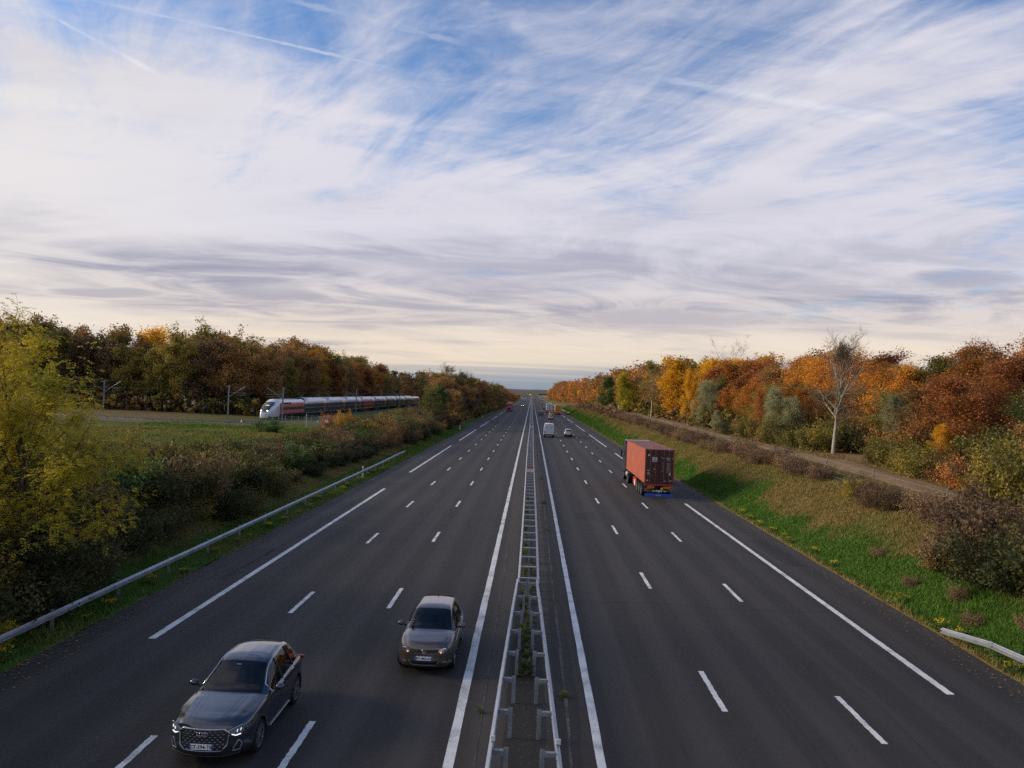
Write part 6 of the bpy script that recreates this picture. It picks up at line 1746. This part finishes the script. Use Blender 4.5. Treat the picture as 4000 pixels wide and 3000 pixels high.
def box_lorry(x, y, heading, trailer, cabcol, label, L=12.6, H=3.95, front_first=False, frame=None):
    """lorry with box trailer; origin at the rear of the trailer"""
    o = empty('lorry', (x, y, .006), heading, label, 'lorry', 'lorries on the motorway')
    tm_ = paint('trailer_side', trailer, .5, 0, .1, .08, .7); fr = frame or M['offwhite']
    mb = MB(); mb.box(-1.25, 1.25, .06, L, 1.12, H, 0, .03); bx = part('trailer_body', mb.mesh('trailer_body', [tm_]), o)
    mb = MB()
    for xx in (-1.262, 1.182): mb.box(xx, xx + .08, .0, .10, 1.05, H + .012, 0)
    mb.box(-1.262, 1.262, .0, .10, H - .09, H + .014, 0); mb.box(-1.262, 1.262, .0, .10, 1.03, 1.14, 0); part('rear_frame', mb.mesh('rear_frame', [fr]), bx)
    for xx in (-.60, .60):
        mb = MB(); mb.tube([(xx, .03, 1.1), (xx, .03, H - .1)], .02, 6); part('lock_rod', mb.mesh('lock_rod', [M['galv']]), bx)
    mb = MB(); mb.box(-.012, .012, .045, .065, 1.15, H - .1); part('door_gap', mb.mesh('door_gap', [M['black']]), bx)
    mb = MB()
    for xx in (-.55, .40): mb.box(xx, xx + .15, .2, L - .3, .85, 1.115)
    part('trailer_chassis', mb.mesh('trailer_chassis', [M['chassis']]), o)
    for yy in (2.2, 3.5, 4.8):
        for s_ in (-1, 1): lorry_wheel(o, s_ * 1.05, yy, s_)
    mb = MB(); mb.box(-1.2, 1.2, -.02, .08, .50, .72); part('rear_beam', mb.mesh('rear_beam', [M['chassis']]), o)
    for s_ in (-1, 1):
        mb = MB(); mb.box(-.22, .22, -.05, -.015, .55, .69); part('tail_lamp', mb.mesh('tail_lamp', [M['red_lit']]), o, (s_ * .95, 0, 0))
        mb = MB(); mb.box(-.02, .02, 5.6, 9.2, .45, 1.0); part('side_guard', mb.mesh('side_guard', [M['galv_old']]), o, (s_ * 1.2, 0, 0))
        mb = MB(); mb.box(-.35, .35, -.01, .0, .12, .5); part('mud_flap', mb.mesh('mud_flap', [M['black']]), o, (s_ * .8, 1.5, 0))
    mb = MB(); mb.box(-.26, .26, -.05, -.02, .74, .85); part('number_plate', mb.mesh('number_plate', [M['plate']]), o)
    tractor(o, L + .7, cabcol, roofh=3.7)
    return o
box_lorry(11.1, 318, 0, (.62, .25, .015), (.30, .05, .05), 'orange box lorry in the slow lane, seen from behind', frame=paint('lorry_frame_white', (.62, .60, .58), .5))
box_lorry(7.96, 344, 0, (.55, .56, .57), (.5, .5, .5), 'white box lorry overtaking beside the orange one')
box_lorry(12.4, 930, 0, (.50, .50, .50), (.4, .4, .4), 'white lorry far ahead in the slow lane')
box_lorry(12.6, 1180, 0, (.42, .43, .44), (.3, .3, .3), 'grey lorry farthest ahead in the slow lane')
LT = 12.6 + .7 + 2.35
box_lorry(-9.85, 340 + LT, PI, (.46, .05, .04), (.48, .035, .025), 'red lorry coming towards the camera in the slow lane')
box_lorry(-10.0, 758 + LT, PI, (.55, .55, .55), (.55, .56, .57), 'white lorry coming behind the red one, far away')

# ---- white delivery van
van = empty('delivery_van', (3.56, 148.0, .006), 0, 'tall white delivery van with blue round emblems on its rear doors', 'van')
vm = paint('van_white', (.60, .64, .68), .4, 0, .5, .05, 1.)
sec = [(-.99, .42), (-1.0, 1.1), (-.97, 1.7), (-.86, 2.45), (-.78, 2.58), (0, 2.66), (.78, 2.58), (.86, 2.45), (.97, 1.7), (1.0, 1.1), (.99, .42)]
st_ = [(0., 1.0, 1.0), (.05, 1.01, 1.005), (2.5, 1.01, 1.01), (4.1, 1.0, 1.0), (4.5, .97, .94), (5.0, .95, .74), (5.25, .94, .52), (5.75, .90, .46), (5.9, .82, .38)]
V, F_ = [], []; n = len(sec)
for y, sx_, sz_ in st_: V += [(x * sx_, y, .42 + (z - .42) * sz_) for x, z in sec]
for i in range(len(st_) - 1):
    for k in range(n - 1): F_.append((i * n + k, i * n + k + 1, (i + 1) * n + k + 1, (i + 1) * n + k))
F_ += [tuple(range(n))[::-1], tuple(range((len(st_) - 1) * n, len(st_) * n))] + [(i * n, (i + 1) * n, (i + 1) * n + n - 1, i * n + n - 1) for i in range(len(st_) - 1)]
part('body', mesh_np('body', V, F_, [vm]), van)
for s_ in (-1, 1):
    mb = MB(); mb.prism([(s_ * .015, .66), (s_ * .90, .66), (s_ * .885, 1.65), (s_ * .79, 2.42), (s_ * .70, 2.50), (s_ * .015, 2.54)], 'y', -.025, .005); d_ = part('rear_door', mb.mesh('rear_door', [vm]), van)
    mb = MB(); mb.lathe([(.20, -.027), (.16, -.030), (.16, -.027)], 'y', 20, 0, (s_ * .45, 0, 1.95)); part('round_emblem', mb.mesh('round_emblem', [paint('emblem_blue', (.10, .28, .55), .5)]), d_)
    mb = MB(); mb.lathe([(.07, -.03), (.001, -.031)], 'y', 14, 0, (s_ * .45, 0, 1.95)); part('emblem_core', mb.mesh('emblem_core', [paint('emblem_navy', (.05, .14, .34), .5)]), d_)
    mb = MB(); mb.box(-.06, .05, -.03, .02, .78, 1.32); part('tail_lamp', mb.mesh('tail_lamp', [M['red_lamp']]), van, (s_ * .94, 0, 0))
    for yy in (1.25, 4.75): add_wheel(van, s_ * .88, yy, .35, s_, 6)
    mb = MB(); mb.box(-.07, .07, -.05, .05, -.16, .16, 0, .03); part('wing_mirror', mb.mesh('wing_mirror', [M['black']]), van, (s_ * 1.12, 4.55, 1.35))
    mb = MB(); mb.box(-.01, .012, 4.0, 4.75, 1.25, 1.75); part('side_window', mb.mesh('side_window', [M['glass']]), van, (s_ * .965, 0, 0))
part('lettering', text_mesh('EXPRESS', .17, M['ink']), van, (-.45, -.03, .98), (PI / 2, 0, 0))
mb = MB(); mb.lathe([(.10, -.028), (.07, -.030), (.06, -.028)], 'y', 14, 0, (.33, 0, 1.05)); part('maker_badge', mb.mesh('maker_badge', [M['black']]), van)
mb = MB(); mb.box(-.98, .98, -.08, .02, .42, .62, 0, .03); part('rear_bumper', mb.mesh('rear_bumper', [M['black']]), van)
mb = MB(); mb.box(-.26, .26, -.035, -.02, .78, .88); part('number_plate', mb.mesh('number_plate', [M['plate']]), van)
mb = MB(); mb.box(-.20, .20, -.02, .03, 2.55, 2.60); part('high_brake_lamp', mb.mesh('high_brake_lamp', [M['black']]), van)

# ------------------------------------------------------------------ railway
T0, T1 = Vector((-53.35, 152.0, 0)), Vector((-51.2, 347.0, 0))
tdir = (T1 - T0).normalized(); tang = -math.atan2(tdir.x, tdir.y)
track = [T0 + tdir * s for s in (380, 300, 195, 100, 30, 0)] + [Vector(p) for p in ((-54.2, 146.5, 0), (-56.5, 142.5, 0), (-61, 140, 0), (-70, 139.5, 0), (-85, 142, 0), (-110, 148, 0), (-170, 160, 0))]
TP = []
for a, b_ in zip(track[:-1], track[1:]):
    n = max(2, int((b_ - a).length / 4)); TP += [a.lerp(b_, k / n) for k in range(n)]
TP.append(track[-1])
RZ = 1.05
def offset_line(off, z):
    out = []
    for i, p in enumerate(TP):
        d = (TP[min(i + 1, len(TP) - 1)] - TP[max(i - 1, 0)]).normalized(); out.append(Vector((p.x + d.y * off, p.y - d.x * off, z)))
    return out
mt, b, bs = material('ballast')
co = b.n('ShaderNodeTexCoord').outputs['Object']; f = b.noise(co, 9., 5, .8)
b.put(bs.inputs['Base Color'], b.ramp(f, [(.3, c4(.06, .045, .038)), (.7, c4(.20, .16, .135))])); bs.inputs['Roughness'].default_value = 1.
bp = b.n('ShaderNodeBump'); bp.inputs['Strength'].default_value = 1.; bp.inputs['Distance'].default_value = .08; b.put(bp.inputs['Height'], f); b.put(bs.inputs['Normal'], bp.outputs[0])
M['ballast'] = mt
cols = [offset_line(o_, z_) for o_, z_ in ((-4.6, .35), (-3., RZ - .22), (3., RZ - .22), (4.6, .35))]
V = [p for c_ in cols for p in c_]; n = len(TP)
bed = tag(link('track_bed', mesh_np('track_bed', np.array(V), [(k * n + i, (k + 1) * n + i, (k + 1) * n + i + 1, k * n + i + 1) for k in range(3) for i in range(n - 1)], [M['ballast']])), 'ballasted railway track bed', kind='structure')
for o_ in (-.75, .75):
    mb = MB(); mb.tube(offset_line(o_, RZ - .09), .06, 6); part('rail', mb.mesh('rail', [M['galv_old']]), bed)
mb = MB(); mb.box(-1.25, 1.25, -.13, .13, -.1, .1); SLP = mb.mesh('sleeper', [paint('sleeper_concrete', (.22, .20, .18), .9)])
for i in range(len(TP)):
    p = TP[i]; d = (TP[min(i + 1, n - 1)] - TP[max(i - 1, 0)]).normalized()
    if p.y < 156 and p.x > -100: part('sleeper', SLP, bed, (p.x, p.y, RZ - .24), (0, 0, -math.atan2(d.x, d.y)))

M['t_white'] = paint('train_white', (.74, .75, .76), .35, .1, .5, .05, .6)
M['t_silver'] = paint('train_silver', (.62, .63, .66), .33, .25, .3, .06, .6)
M['t_red'] = paint('train_red', (.62, .07, .05), .4, 0, .4, .06, .8)
M['t_pink'] = paint('train_carmine', (.68, .15, .13), .4, 0, .4, .06, .8)
M['t_dark'] = paint('train_dark', (.062, .056, .062), .35, 0, .5, .08, .8)
M['t_under'] = paint('train_underframe', (.025, .022, .022), .8)
M['t_grey'] = paint('train_grey', (.15, .15, .155), .4, .1, .3, .06, .8)
train = empty('high_speed_train', (T0.x, T0.y, RZ), tang, 'red, white and grey double-deck high-speed train behind the meadow', 'train')
HW = 1.45
def tsec(H, w_=HW):
    """half section of the body from sill to roof centre; (x, z)"""
    return [(w_ * .90, .45), (w_ * .97, .62), (w_, 1.0), (w_, 1.75), (w_, 2.35), (w_ * .985, 2.9), (w_ * .93, 3.35), (w_ * .80, H - .32), (w_ * .52, H - .08), (0, H)]
def loft(name, stations, mats, mfun, parent, smooth=True):
    """stations: (y, section list); faces get material mfun(y, k)"""
    n = len(stations[0][1]); V, F_, mi = [], [], []
    for y, sec_ in stations: V += [(x, y, z) for x, z in sec_] + [(-x, y, z) for x, z in sec_[-2::-1]]
    m_ = 2 * n - 1
    for i in range(len(stations) - 1):
        for k in range(m_ - 1):
            F_.append((i * m_ + k, i * m_ + k + 1, (i + 1) * m_ + k + 1, (i + 1) * m_ + k)); kk = k if k < n - 1 else m_ - 2 - k
            mi.append(mfun((stations[i][0] + stations[i + 1][0]) / 2, kk))
    for q, rev in ((0, True), (len(stations) - 1, False)):
        f = [q * m_ + k for k in range(m_)]; F_.append(tuple(f[::-1] if rev else f)); mi.append(mfun(stations[q][0], 1))
    me = mesh_np(name, V, F_, mats, mi); me.polygons.foreach_set('use_smooth', [smooth] * len(F_))
    return part(name, me, parent)
MATS = [M['t_white'], M['t_silver'], M['t_red'], M['t_pink'], M['t_dark'], M['t_under'], M['t_grey']]
def power_car(y0, flip):
    """22 m power car; nose at y0 (flip: nose at the far end)"""
    H = 4.05; L_ = 22.1; full = tsec(H); stt = []
    for s in (0, .12, .35, .7, 1.1, 1.6, 2.2, 2.9, 3.7, 4.6, 5.2, 5.4, 6., 8., 12., 16., 21.6, 22.):
        t = min(1., s / 5.4); top = 1.35 + (H - 1.35) * (t ** .72) if s > 0 else 1.15; wv = (.42 + .58 * min(1, (s / 3.2)) ** .55) if s > 0 else .30
        sec_ = []
        for x, z in full:
            f = (z - .45) / (H - .45); z2 = .45 - .15 * (1 - t) + f * (top - .45 + .15 * (1 - t)); sec_.append((x * wv * (1 - .10 * (1 - t) * f), z2))
        stt.append((s, sec_))
    def mf(s, k):
        if s < 5.4: return 0
        if k <= 1: return 5
        if k == 2: return 3 if s < 19 else 6
        if k == 3: return 4
        if k in (4, 5): return 3
        return 0 if k < 8 else 1
    g = part('power_car', None, train, (0, y0, 0), (0, 0, 0) if not flip else (0, 0, PI)); g.empty_display_size = .2
    loft('shell', stt, MATS, mf, g)
    # nose glass: patch on the sloping front
    V, F_ = [], []
    ns = [(.08, .34), (.35, .56), (.7, .66), (1.1, .72), (1.6, .76), (2.2, .78), (3.0, .76), (3.9, .62)]
    def top_at(s, x):
        sec_ = None
        for (a, sa), (c_, sc) in zip(stt[:-1], stt[1:]):
            if a <= s <= c_:
                f = (s - a) / (c_ - a); sec_ = [((p[0] * (1 - f) + q[0] * f), (p[1] * (1 - f) + q[1] * f)) for p, q in zip(sa, sc)]
        return float(np.interp(abs(x), [p[0] for p in sec_[::-1]], [p[1] for p in sec_[::-1]]))
    for s, w_ in ns:
        for q in range(9): x = (q / 4 - 1) * w_ * 1.55; V.append((x, s - .03, top_at(s, x) + .03))
    F_ = [(a * 9 + q, a * 9 + q + 1, (a + 1) * 9 + q + 1, (a + 1) * 9 + q) for a in range(len(ns) - 1) for q in range(8)]
    part('windscreen', mesh_np('windscreen', V, F_, [M['t_dark']], smooth=True), g)
    V = []
    for s, w_ in ns[4:]:
        for q in range(4): x = w_ * .62 * (q / 1.5 - 1); V.append((x, s - .04, top_at(s, x) + .045))
    part('cab_glass', mesh_np('cab_glass', V, [(a * 4 + q, a * 4 + q + 1, (a + 1) * 4 + q + 1, (a + 1) * 4 + q) for a in range(len(ns) - 5) for q in range(3)], [M['glass']], smooth=True), g)
    for s_ in (-1, 1):
        mb = MB(); mb.lathe([(.001, -.03), (.12, 0), (.12, .1)], 'y', 12, 0); part('headlamp', mb.mesh('headlamp', [M['lit_far'] if not flip else M['red_lamp']]), g, (s_ * .62, .40, top_at(.45, .62) + .05))
        V = [(s_ * x, s, z) for x, s, z in ((1.02, 1.9, 1.55), (1.12, 2.15, 1.55), (1.12, 3.7, 2.85), (.98, 3.5, 2.85))]
        mb = MB(); mb.add([(s_ * (abs(v[0]) * 1.0 + .02), v[1], v[2]) for v in V] + [(s_ * (abs(v[0]) - .05), v[1], v[2]) for v in V], [(0, 1, 2, 3), (4, 5, 6, 7), (0, 1, 5, 4), (1, 2, 6, 5), (2, 3, 7, 6), (3, 0, 4, 7)]); part('red_flash', mb.mesh('red_flash', [M['t_red']]), g)
        mb = MB(); mb.box(-.01, .012, 4.1, 5.0, 1.15, 1.75); lg = part('logo_panel', mb.mesh('logo_panel', [M['t_red']]), g, (s_ * 1.43, 0, 0)); part('lettering', text_mesh('inOui', .30, M['t_white']), lg, (s_ * .016, 4.55, 1.38), (PI / 2, 0, s_ * PI / 2))
        mb = MB(); mb.box(-.01, .01, 5.45, 5.9, .8, 3.0); part('red_edge', mb.mesh('red_edge', [M['t_red']]), g, (s_ * 1.455, 0, 0))
        mb = MB(); mb.box(-.01, .012, 6.6, 12.6, 2.98, 3.32); part('louvre', mb.mesh('louvre', [M['black']]), g, (s_ * 1.405, 0, 0))
        mb = MB(); mb.box(-.01, .01, 4.3, 4.6, 2.2, 2.7); part('side_window', mb.mesh('side_window', [M['glass']]), g, (s_ * 1.36, 0, 0))
    for yy in (4.2, 16.):
        mb = MB(); mb.box(-1.15, 1.15, yy - 1.7, yy + 1.7, .15, .70)
        for dy in (-1.4, 1.4):
            for s_ in (-1, 1): mb.lathe([(.001, s_ * .70), (.45, s_ * .70), (.45, s_ * .84), (.001, s_ * .84)], 'x', 14, 0, (0, yy + dy, .45))
        part('bogie', mb.mesh('bogie', [M['t_under']]), g)
    mb = MB()
    mb.tube([(-.5, 19.2, 4.1), (0, 17.9, 4.75), (.5, 19.2, 4.1)], .05, 5); mb.tube([(0, 17.9, 4.75), (0, 19.0, 5.1)], .04, 5); mb.box(-.8, .8, 18.9, 19.1, 5.08, 5.14); mb.box(-.7, .7, 18.6, 20.2, 4.0, 4.12)
    part('pantograph', mb.mesh('pantograph', [M['t_under']]), g)
    mb = MB(); mb.box(-.35, .35, 1.75, 1.95, 2.55, 2.75); part('destination_lamp', mb.mesh('destination_lamp', [paint('lamp_yellow', (.7, .5, .1), .4, emit=(1, .75, .2), estr=.7)]), g, (0, .30, .12))
    return g
power_car(0, False)
def make_coach(bar):
    H = 4.32; L_ = 18.5; sec_ = tsec(H)
    def mf(s, k):
        if k == 0: return 5
        if k in (1, 2, 3): return (2 if bar and 3 < s < 15 else 4)
        if k == 4: return 2 if (bar and 3 < s < 15) else 4
        return 1
    g = part('coach', None, train, (0, 0, 0)); g.empty_display_size = .2
    loft('shell', [(s, sec_) for s in (.1, 3., 9., 15., L_ - .1)], MATS, mf, g)
    mb = MB(); mb.box(-.008, .008, 1.0, .0 + 1.45, .75, .80)
    mbw = MB(); mbw.box(-.012, .012, 0, 1.05, 0, .36); up = mbw.mesh('window', [M['glass']])
    mbw = MB(); mbw.box(-.012, .012, 0, 1.3, 0, .5); lo = mbw.mesh('window', [M['glass']])
    for s_ in (-1, 1):
        for k in range(9): part('window', up, g, (s_ * 1.385, 2.1 + k * 1.5, 2.98), (0, -s_ * .13, 0))
        for k in range(7): part('window', lo, g, (s_ * 1.452, 2.4 + k * 1.8, 1.25))
        mb = MB(); mb.box(-.01, .012, 15.9, 16.9, .75, 2.75); d_ = part('door', mb.mesh('door', [M['t_red']]), g, (s_ * 1.452, 0, 0))
        mb = MB(); mb.box(-.01, .012, 16.2, 16.6, 1.75, 2.4); part('door_window', mb.mesh('door_window', [M['glass']]), g, (s_ * 1.456, 0, 0))
        for z in (.82, 1.98):
            mb = MB(); mb.box(-.006, .008, .3, 18.2, z, z + .05); part('white_line', mb.mesh('white_line', [M['t_white']]), g, (s_ * 1.452, 0, 0))
    mb = MB(); mb.box(-1.2, 1.2, -1.6, 1.6, .12, .62)
    for dy in (-1.3, 1.3):
        for s_ in (-1, 1): mb.lathe([(.001, s_ * .70), (.45, s_ * .70), (.45, s_ * .84), (.001, s_ * .84)], 'x', 14, 0, (0, dy, .45))
    part('bogie', mb.mesh('bogie', [M['t_under']]), g)
    mb = MB(); mb.prism([(x, z) for x, z in sec_] + [(-x, z) for x, z in sec_[-2::-1]], 'y', -.22, .22); part('gangway', mb.mesh('gangway', [M['t_under']]), g, (0, 0, 0), (0, 0, 0), (.96, 1, .985))
    return g
c0 = make_coach(False); cb_ = make_coach(True); first = [c0, cb_]
ypos = 22.2
for k in range(8):
    if k == 3: g = cb_
    elif k == 0: g = c0
    else: g = copy_tree(c0, train)
    g.location = (0, ypos, 0); ypos += 18.6
power_car(ypos + 22.2, True)

# catenary masts
def mast(x, y, label, arm=-1):
    o = empty('catenary_mast', (x, y, .6), 0, label, 'mast', 'catenary masts')
    mb = MB(); mb.box(-.12, .12, -.012, .012, -.4, 7.0); mb.box(-.12, -.105, -.1, .1, -.4, 7.0); mb.box(.105, .12, -.1, .1, -.4, 7.0); part('column', mb.mesh('column', [M['galv_old']]), o)
    mb = MB(); mb.tube([(0, 0, 4.6), (arm * 3.4, 0, 6.9)], .035, 6); mb.tube([(arm * .2, 0, 5.6), (arm * 3.4, 0, 5.45)], .03, 6); mb.tube([(arm * 1.6, 0, 5.05), (arm * 3.6, 0, 5.0)], .02, 5); part('bracket_arm', mb.mesh('bracket_arm', [M['galv']]), o)
    gm = paint('insulator_green', (.10, .30, .24), .3)
    for z, xx in ((4.75, arm * .25), (5.6, arm * .3), (6.75, -arm * .35)):
        mb = MB(); mb.lathe([(.001, -.28), (.09, -.26), (.05, -.15), (.09, -.05), (.05, .05), (.09, .15), (.05, .25), (.001, .28)], 'x', 10, 0); part('insulator', mb.mesh('insulator', [gm], True), o, (xx, 0, z))
for i_, (x, y, a_, lb) in enumerate(((-49.6, 152.2, -1, 'grey catenary mast in front of the train nose'), (-49.4, 215.5, -1, 'catenary mast in front of the middle coaches'), (-48.6, 282, -1, 'catenary mast before the rear coaches'),
        (-57.5, 206, 1, 'catenary mast rising behind the second coach'), (-56.8, 288, 1, 'catenary mast rising behind the last coaches'), (-49, 400, -1, 'catenary mast beyond the tail of the train'),
        (-61.3, 154, 1, 'catenary mast left of the train nose'), (-88, 156, 1, 'catenary mast half hidden behind the yellow-green tree'))):
    mast(x, y, lb, a_)
wires = empty('overhead_wires', (-53, 150, 0), 0, 'thin overhead wires strung along the railway', 'wires')
for off, z in ((0, 5.9), (0, 7.2)):
    mb = MB(); mb.tube([p - Vector((-53, 150, 0)) for p in offset_line(off, z + .5)], .028, 4); part('wire', mb.mesh('wire', [M['chassis']]), wires)

# railway fence and gate with notices
rf = empty('railway_fence', (-47, 136, 0), 0, 'low wire fence with pale posts below the railway', 'fence')
mb = MB(); mb.box(-.05, .05, -.05, .05, -.2, 1.7); PF = mb.mesh('post', [paint('concrete_post', (.30, .30, .29), .9)])
fp = []
for k in range(14):
    x = -47.5 + k * 1.25; y = 133.5 - k * .35 if k < 8 else 130.7; fp.append((x, y)); part('post', PF, rf, (x + 47, y - 136, gz(x, y)))
for h_ in (.5, 1., 1.5):
    mb = MB(); mb.tube([(x + 47, y - 136, gz(x, y) + h_) for x, y in fp], .012, 3); part('wire', mb.mesh('wire', [M['galv_old']]), rf)
gt = empty('wire_gate', (-34.4, 126, gz(-34.4, 126)), 0, 'wire mesh gate with two small notices in front of the railway', 'gate')
mb = MB(); 
for x in (-2.6, 2.6): mb.tube([(x, 0, -.2), (x, 0, 2.3)], .07, 8)
part('gate_post', mb.mesh('gate_post', [M['galv']]), gt)
for a, c_ in ((-2.5, -.04), (.04, 2.5)):
    mb = MB(); mb.tube([(a, 0, .15), (c_, 0, .15), (c_, 0, 2.0), (a, 0, 2.0), (a, 0, .15)], .03, 6)
    for q in np.arange(a + .25, c_, .25): mb.tube([(q, 0, .15), (q, 0, 2.0)], .008, 3)
    part('gate_leaf', mb.mesh('gate_leaf', [M['galv_old']]), gt)
for x, w_, h_ in ((-.75, .35, .28), (.75, .55, .42)):
    mb = MB(); mb.box(x - w_ / 2, x + w_ / 2, -.06, -.04, 1.0, 1.0 + h_); nt_ = part('notice', mb.mesh('notice', [M['white']]), gt)
    mb = MB(); mb.prism([(x - .1, 1.1), (x + .02, 1.1), (x - .04, 1.22)], 'y', -.066, -.061); part('pictogram', mb.mesh('pictogram', [M['ink']]), nt_)
o = empty('orange_marker', (-47.2, 124.5, gz(-47.2, 124.5)), 0, 'small orange marker behind the far guard rail', 'marker')
mb = MB(); mb.lathe([(.16, .55), (.10, .9), (.03, 1.05)], 'z', 10, 0); part('cap', mb.mesh('cap', [M['orange_refl']]), o); mb = MB(); mb.tube([(0, 0, 0), (0, 0, .6)], .03, 6); part('stake', mb.mesh('stake', [M['galv_old']]), o)

# ------------------------------------------------------------------ far end of the road
vs = empty('message_sign', (-3.6, 1500, 0), 0, 'lit yellow-green message sign far down the median', 'sign')
mb = MB(); mb.box(-.25, .25, -.2, .2, 0, 5.0); part('mast', mb.mesh('mast', [M['galv_old']]), vs); mb = MB(); mb.box(-2., 2., -.3, .3, 5.0, 8.8); bd = part('board', mb.mesh('board', [M['chassis']]), vs)
mb = MB(); mb.box(-1.6, 1.6, -.34, -.31, 5.3, 7.4); part('lit_panel', mb.mesh('lit_panel', [paint('lit_sign', (.5, .6, .05), .5, emit=(.72, .85, .08), estr=.35)]), bd)
br = empty('road_bridge', (60, 1750, 0), 0, 'low dark bridge crossing beyond the wood on the right horizon', 'bridge')
mb = MB(); mb.box(-45, 60, -4, 4, 6.0, 8.2); part('deck', mb.mesh('deck', [M['chassis']]), br); mb = MB(); mb.box(-45, 60, -4.2, -4.05, 8.2, 9.3); part('parapet', mb.mesh('parapet', [M['galv_old']]), br)
for x in (-40, -15, 15, 45):
    mb = MB(); mb.box(-1, 1, -3, 3, 0, 6.0); part('pier', mb.mesh('pier', [M['galv_old']]), br, (x, 0, 0))
yb = empty('yellow_house', (38, 1600, 0), 0, 'small pale yellow house left of the far bridge', 'house')
hm = paint('house_yellow', (.55, .40, .20), .8)
mb = MB(); mb.box(-4.5, 4.5, -3, 3, 0, 7.5); part('wall', mb.mesh('wall', [hm]), yb); mb = MB(); mb.prism([(-4.9, 7.5), (4.9, 7.5), (0, 10.4)], 'y', -3.3, 3.3); part('roof', mb.mesh('roof', [paint('roof_tiles', (.25, .10, .07), .9)]), yb)
for x in (-2.4, 2.4):
    mb = MB(); mb.box(-.6, .6, -3.03, -2.98, 3.6, 5.2); part('window', mb.mesh('window', [M['glass']]), yb, (x, 0, 0))
# grave-like white boxes seen behind the hedge (beehive-sized cabinets)
for i_, (x, y) in enumerate(((24.2, 240), (24.9, 243), (26.6, 236), (25.4, 250))):
    o = empty('white_cabinet', (x, y, gz(x, y)), 0, 'small white cabinet behind the hedge, %s of four from the left' % ordinal(i_ + 1), 'cabinet', 'white cabinets behind the hedge')
    mb = MB(); mb.box(-.17, .17, -.17, .17, 0, 1.7, 0, .02); part('body', mb.mesh('body', [M['white']]), o); mb = MB(); mb.box(-.2, .2, -.2, .2, 1.7, 1.76); part('lid', mb.mesh('lid', [M['galv']]), o)
